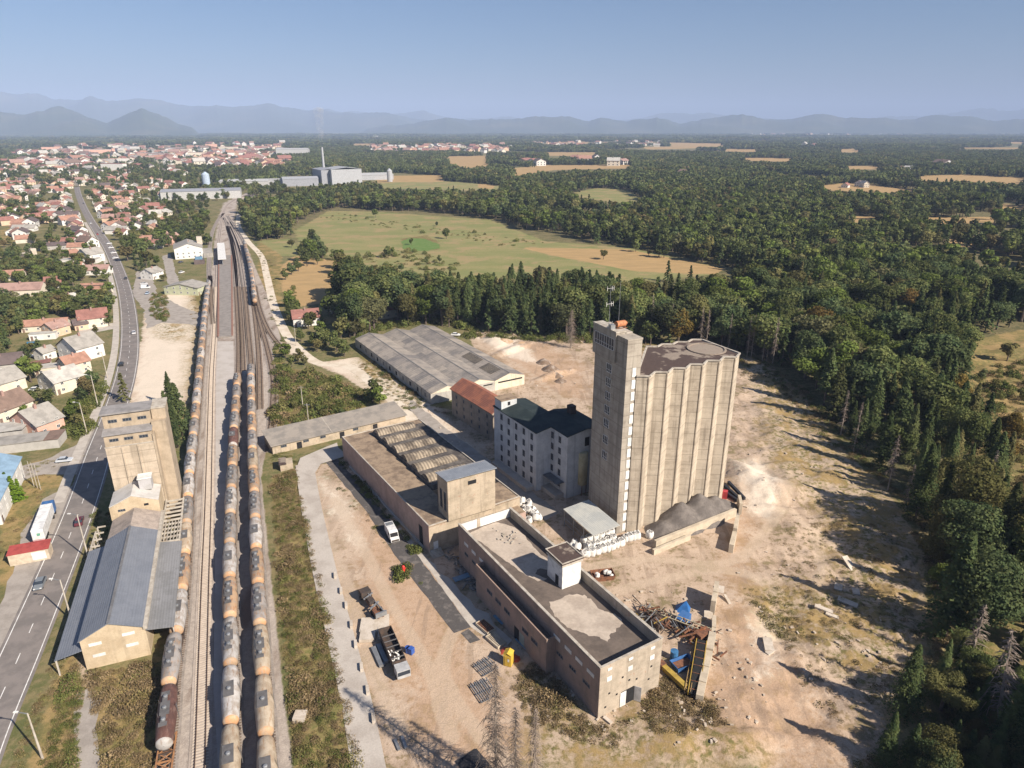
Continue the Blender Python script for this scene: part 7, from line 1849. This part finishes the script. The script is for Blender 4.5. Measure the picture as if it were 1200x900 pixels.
for l,px,py,h,k,v in [('tall pointed green spruce standing alone before the right forest edge',1107,745,24,'s',2),('young green spruce at the bottom right',1062,905,10,'s',4),('small bright spruce top by the bottom edge',1140,915,9,'s',0),('round green tree in front of the dark forest edge',1098,690,6,'b',3),
    ('yellow leaved tree at the right picture edge, upper',1182,520,11,'b',6),('yellow leaved tree at the right picture edge, lower',1168,545,10,'b',6),('yellow leaved tree half hidden in the forest',995,470,13,'b',6)]:
    q=G(px,py); tree_obj(k,q.x,q.y,gz(q.x,q.y),h,True,l,None,v)
# trees just outside the bottom edge whose shadows reach into the picture
for x,y,h in [(20+7.5*k_+(k_*13%5), 50+(k_*7%9), 19+(k_*5%4)) for k_ in range(13)] + [(80+(k_*17%34), 60+(k_*11%24), 19+(k_*5%5)) for k_ in range(22)] + [(-8,58,16),(-2,54,17)]:
    tree_obj('s',x,y,0,h,True,'spruce just below the picture casting a long shadow','spruces below the bottom edge')
cypress = [( (12,582),5.0),((19,588),5.2),((25,585),4.2)]
for i,((px,py),h) in enumerate(cypress):
    V, mb = spruce_parts(300+i, 1500, .24, wr=.16, bare=.02); V[:,2] = V[:,2]; r_=np.hypot(V[:,0],V[:,1]); 
    o = bpy.data.objects.new('cypress', mesh_from([(V*np.array([1,1,1]),0)],'crown',[leafmat('bright cypress',(.10,.17,.02),(.16,.24,.03))] )); COL.objects.link(o); q=G(px,py); o.location=(q.x,q.y,0); s=h*1.5/10; o.scale=(s*1.5,s*1.5,s); tag(o,'%s bright green cypress from the left by the blue roofed building' % ORD[i],'tree','cypresses by the blue roof')
# ---------------------------------------------------------------- shrubs and weeds as ground cover
def clump(seed, n, size, H, rad, lm, up=.4):
    rs = np.random.RandomState(seed); a=rs.uniform(0,6.28,n); r=rad*np.sqrt(rs.uniform(0,1,n)); z=H*rs.uniform(.1,1,n)*(1-.6*(r/rad)**2)
    P=np.stack([np.cos(a)*r,np.sin(a)*r,z],1); Nn=np.stack([np.cos(a)*.4,np.sin(a)*.4,np.full(n,up)],1)
    return mesh_from([(cards(rs,P,Nn,size,.8),0)],'clump',[lm])
L_olive = leafmat('olive weeds', (.17,.15,.06),(.24,.195,.09),(.16,.165,.055), .15); L_greenw = leafmat('green weeds', (.095,.115,.035),(.15,.16,.05),(.19,.17,.07), .2)
L_brownw = leafmat('brown weeds', (.20,.145,.08),(.27,.205,.12),(.17,.13,.06), .15)
CL = [clump(1,110,.085,.55,1.1,L_olive), clump(2,110,.085,.6,1.1,L_brownw), clump(3,220,.11,1.4,1.1,L_greenw), clump(4,150,.09,.9,1.1,L_brownw), clump(5,70,.07,.3,1.0,L_olive), clump(6,150,.09,.8,1.1,L_greenw)]
cv = []
def cover(P, n, smin, smax, kinds):
    xs=[p[0] for p in P]; ys=[p[1] for p in P]; PP = PG(P); gxs=[p[0] for p in PP]; gys=[p[1] for p in PP]; c=0; k=0
    while c < n and k < n*8:
        k+=1; x=tr_.uniform(min(gxs),max(gxs)); y=tr_.uniform(min(gys),max(gys))
        if not inp(x,y,PP): continue
        s=tr_.uniform(smin,smax)*(.7+.6*abs(math.sin(x*.21)*math.sin(y*.17+1))); cv.append((x,y,gz(x,y)-.05,s,s*tr_.uniform(.8,1.3),tr_.choice(kinds),tr_.uniform(0,6.28))); c+=1
cover([(319,560),(347,550),(360,620),(380,700),(405,800),(424,905),(350,905),(332,760),(325,660)], 1500, .5, 1.1, [0,1,0,3,1,5,0,4])
cover([(330,432),(385,442),(445,470),(395,490),(320,500),(320,460)], 420, .9, 2.4, [2,5,3,0])
cover([(322,400),(336,415),(330,440),(320,440)], 40, .8, 1.5, [2,5])
cover([(470,478),(420,430),(440,420),(500,475),(545,490)], 170, .5, 1.0, [0,1,5])
cover([(430,415),(470,440),(520,478),(500,478),(445,440)], 90, .6, 1.2, [0,3,5])
cover([(100,790),(180,775),(195,800),(188,905),(120,905),(108,840)], 300, .6, 1.4, [1,3,0,1,4])
cover([(45,905),(85,905),(96,810),(85,770),(62,850)], 230, .5, 1.1, [5,0,1])
cover([(625,770),(700,850),(745,845),(720,880),(620,850),(600,800)], 300, .4, 1.0, [1,3,0,4])
cover([(760,815),(782,790),(835,825),(850,850),(800,870),(755,860)], 260, .4, 1.0, [1,3,1,0,3])
cover([(1040,575),(1086,650),(1095,760),(1040,850),(1000,905),(1120,905),(1130,700),(1080,600),(1000,520),(950,465),(905,426),(880,418),(960,510)], 800, .5, 1.3, [0,1,4,3,5])
cover([(690,400),(740,403),(860,413),(905,430),(940,480),(870,440),(700,415)], 260, .6, 1.5, [0,4,5,1])
cover([(930,600),(1060,620),(1080,760),(1000,860),(930,800),(900,700)], 600, .3, .8, [4,0,1])
cover([(870,690),(940,690),(960,760),(900,740)], 130, .4, .9, [4,0])
cover([(540,390),(700,395),(700,404),(620,400),(545,396)], 130, .8, 2.0, [2,5,0])
cover([(395,560),(470,650),(500,690),(490,690),(440,625),(392,575)], 60, .4, .9, [5,1,4]); cover([(405,540),(485,640),(478,640),(400,545)], 70, .5, 1.1, [2,5])
cover([(462,665),(478,665),(482,682),(464,680)], 14, .8, 1.3, [2,5]); cover([(478,640),(494,642),(490,650),(480,648)], 14, .7, 1.2, [2,5])
cover([(0,560),(40,545),(60,560),(20,640),(0,650)], 120, .4, .9, [0,1,4]); cover([(1140,440),(1205,420),(1205,560),(1150,500)], 300, .6, 2.0, [0,1,2,4])
cover([(176,345),(196,345),(195,378),(178,372)], 120, .7, 1.6, [2,5,3]); cover([(222,340),(240,345),(238,400),(225,480),(215,480),(226,400)], 120, .5, 1.1, [0,1])
cover([(300,285),(320,310),(335,400),(322,400),(308,345)], 170, .5, 1.3, [0,4,5]); cover([(345,300),(400,312),(430,330),(455,345),(520,345),(540,310),(470,290),(430,300)], 260, .9, 2.6, [2,5,0])
cover([(20,545),(110,532),(80,545),(30,556)], 60, .3, .7, [4,0]); cover([(60,500),(100,470),(110,500),(90,515)], 120, .9, 2.0, [2,5]); cover([(100,440),(125,450),(115,480),(95,480)], 90, .9, 1.8, [2,5])
cover([(30,905),(10,905),(90,700),(100,700),(60,820)], 150, .3, .8, [0,4,1]); cover([(300,500),(325,560),(320,540),(350,545),(345,535),(310,520)], 60, .4, .8, [0,5])
cover([(110,600),(130,600),(122,640),(100,660)], 60, .4, 1.0, [5,1]); cover([(400,378),(415,400),(450,388),(505,378),(560,390),(560,382),(500,370),(440,380)], 200, .9, 2.4, [2,5,2]); cover([(640,398),(740,404),(740,398),(640,392)], 90, .8, 2.0, [2,3])
cover([(196,520),(212,520),(206,600),(200,600)], 40, .5, 1.0, [0,5]); cover([(345,335),(330,345),(340,372),(352,372)], 30, .8, 1.5, [2,5]); cover([(375,255),(395,250),(640,285),(600,290)], 120, .8, 2.2, [2,5,0])
gn_scatter('undergrowth', 'dry weeds and low shrubs on the verges and waste ground', cv, CL, cat='undergrowth')
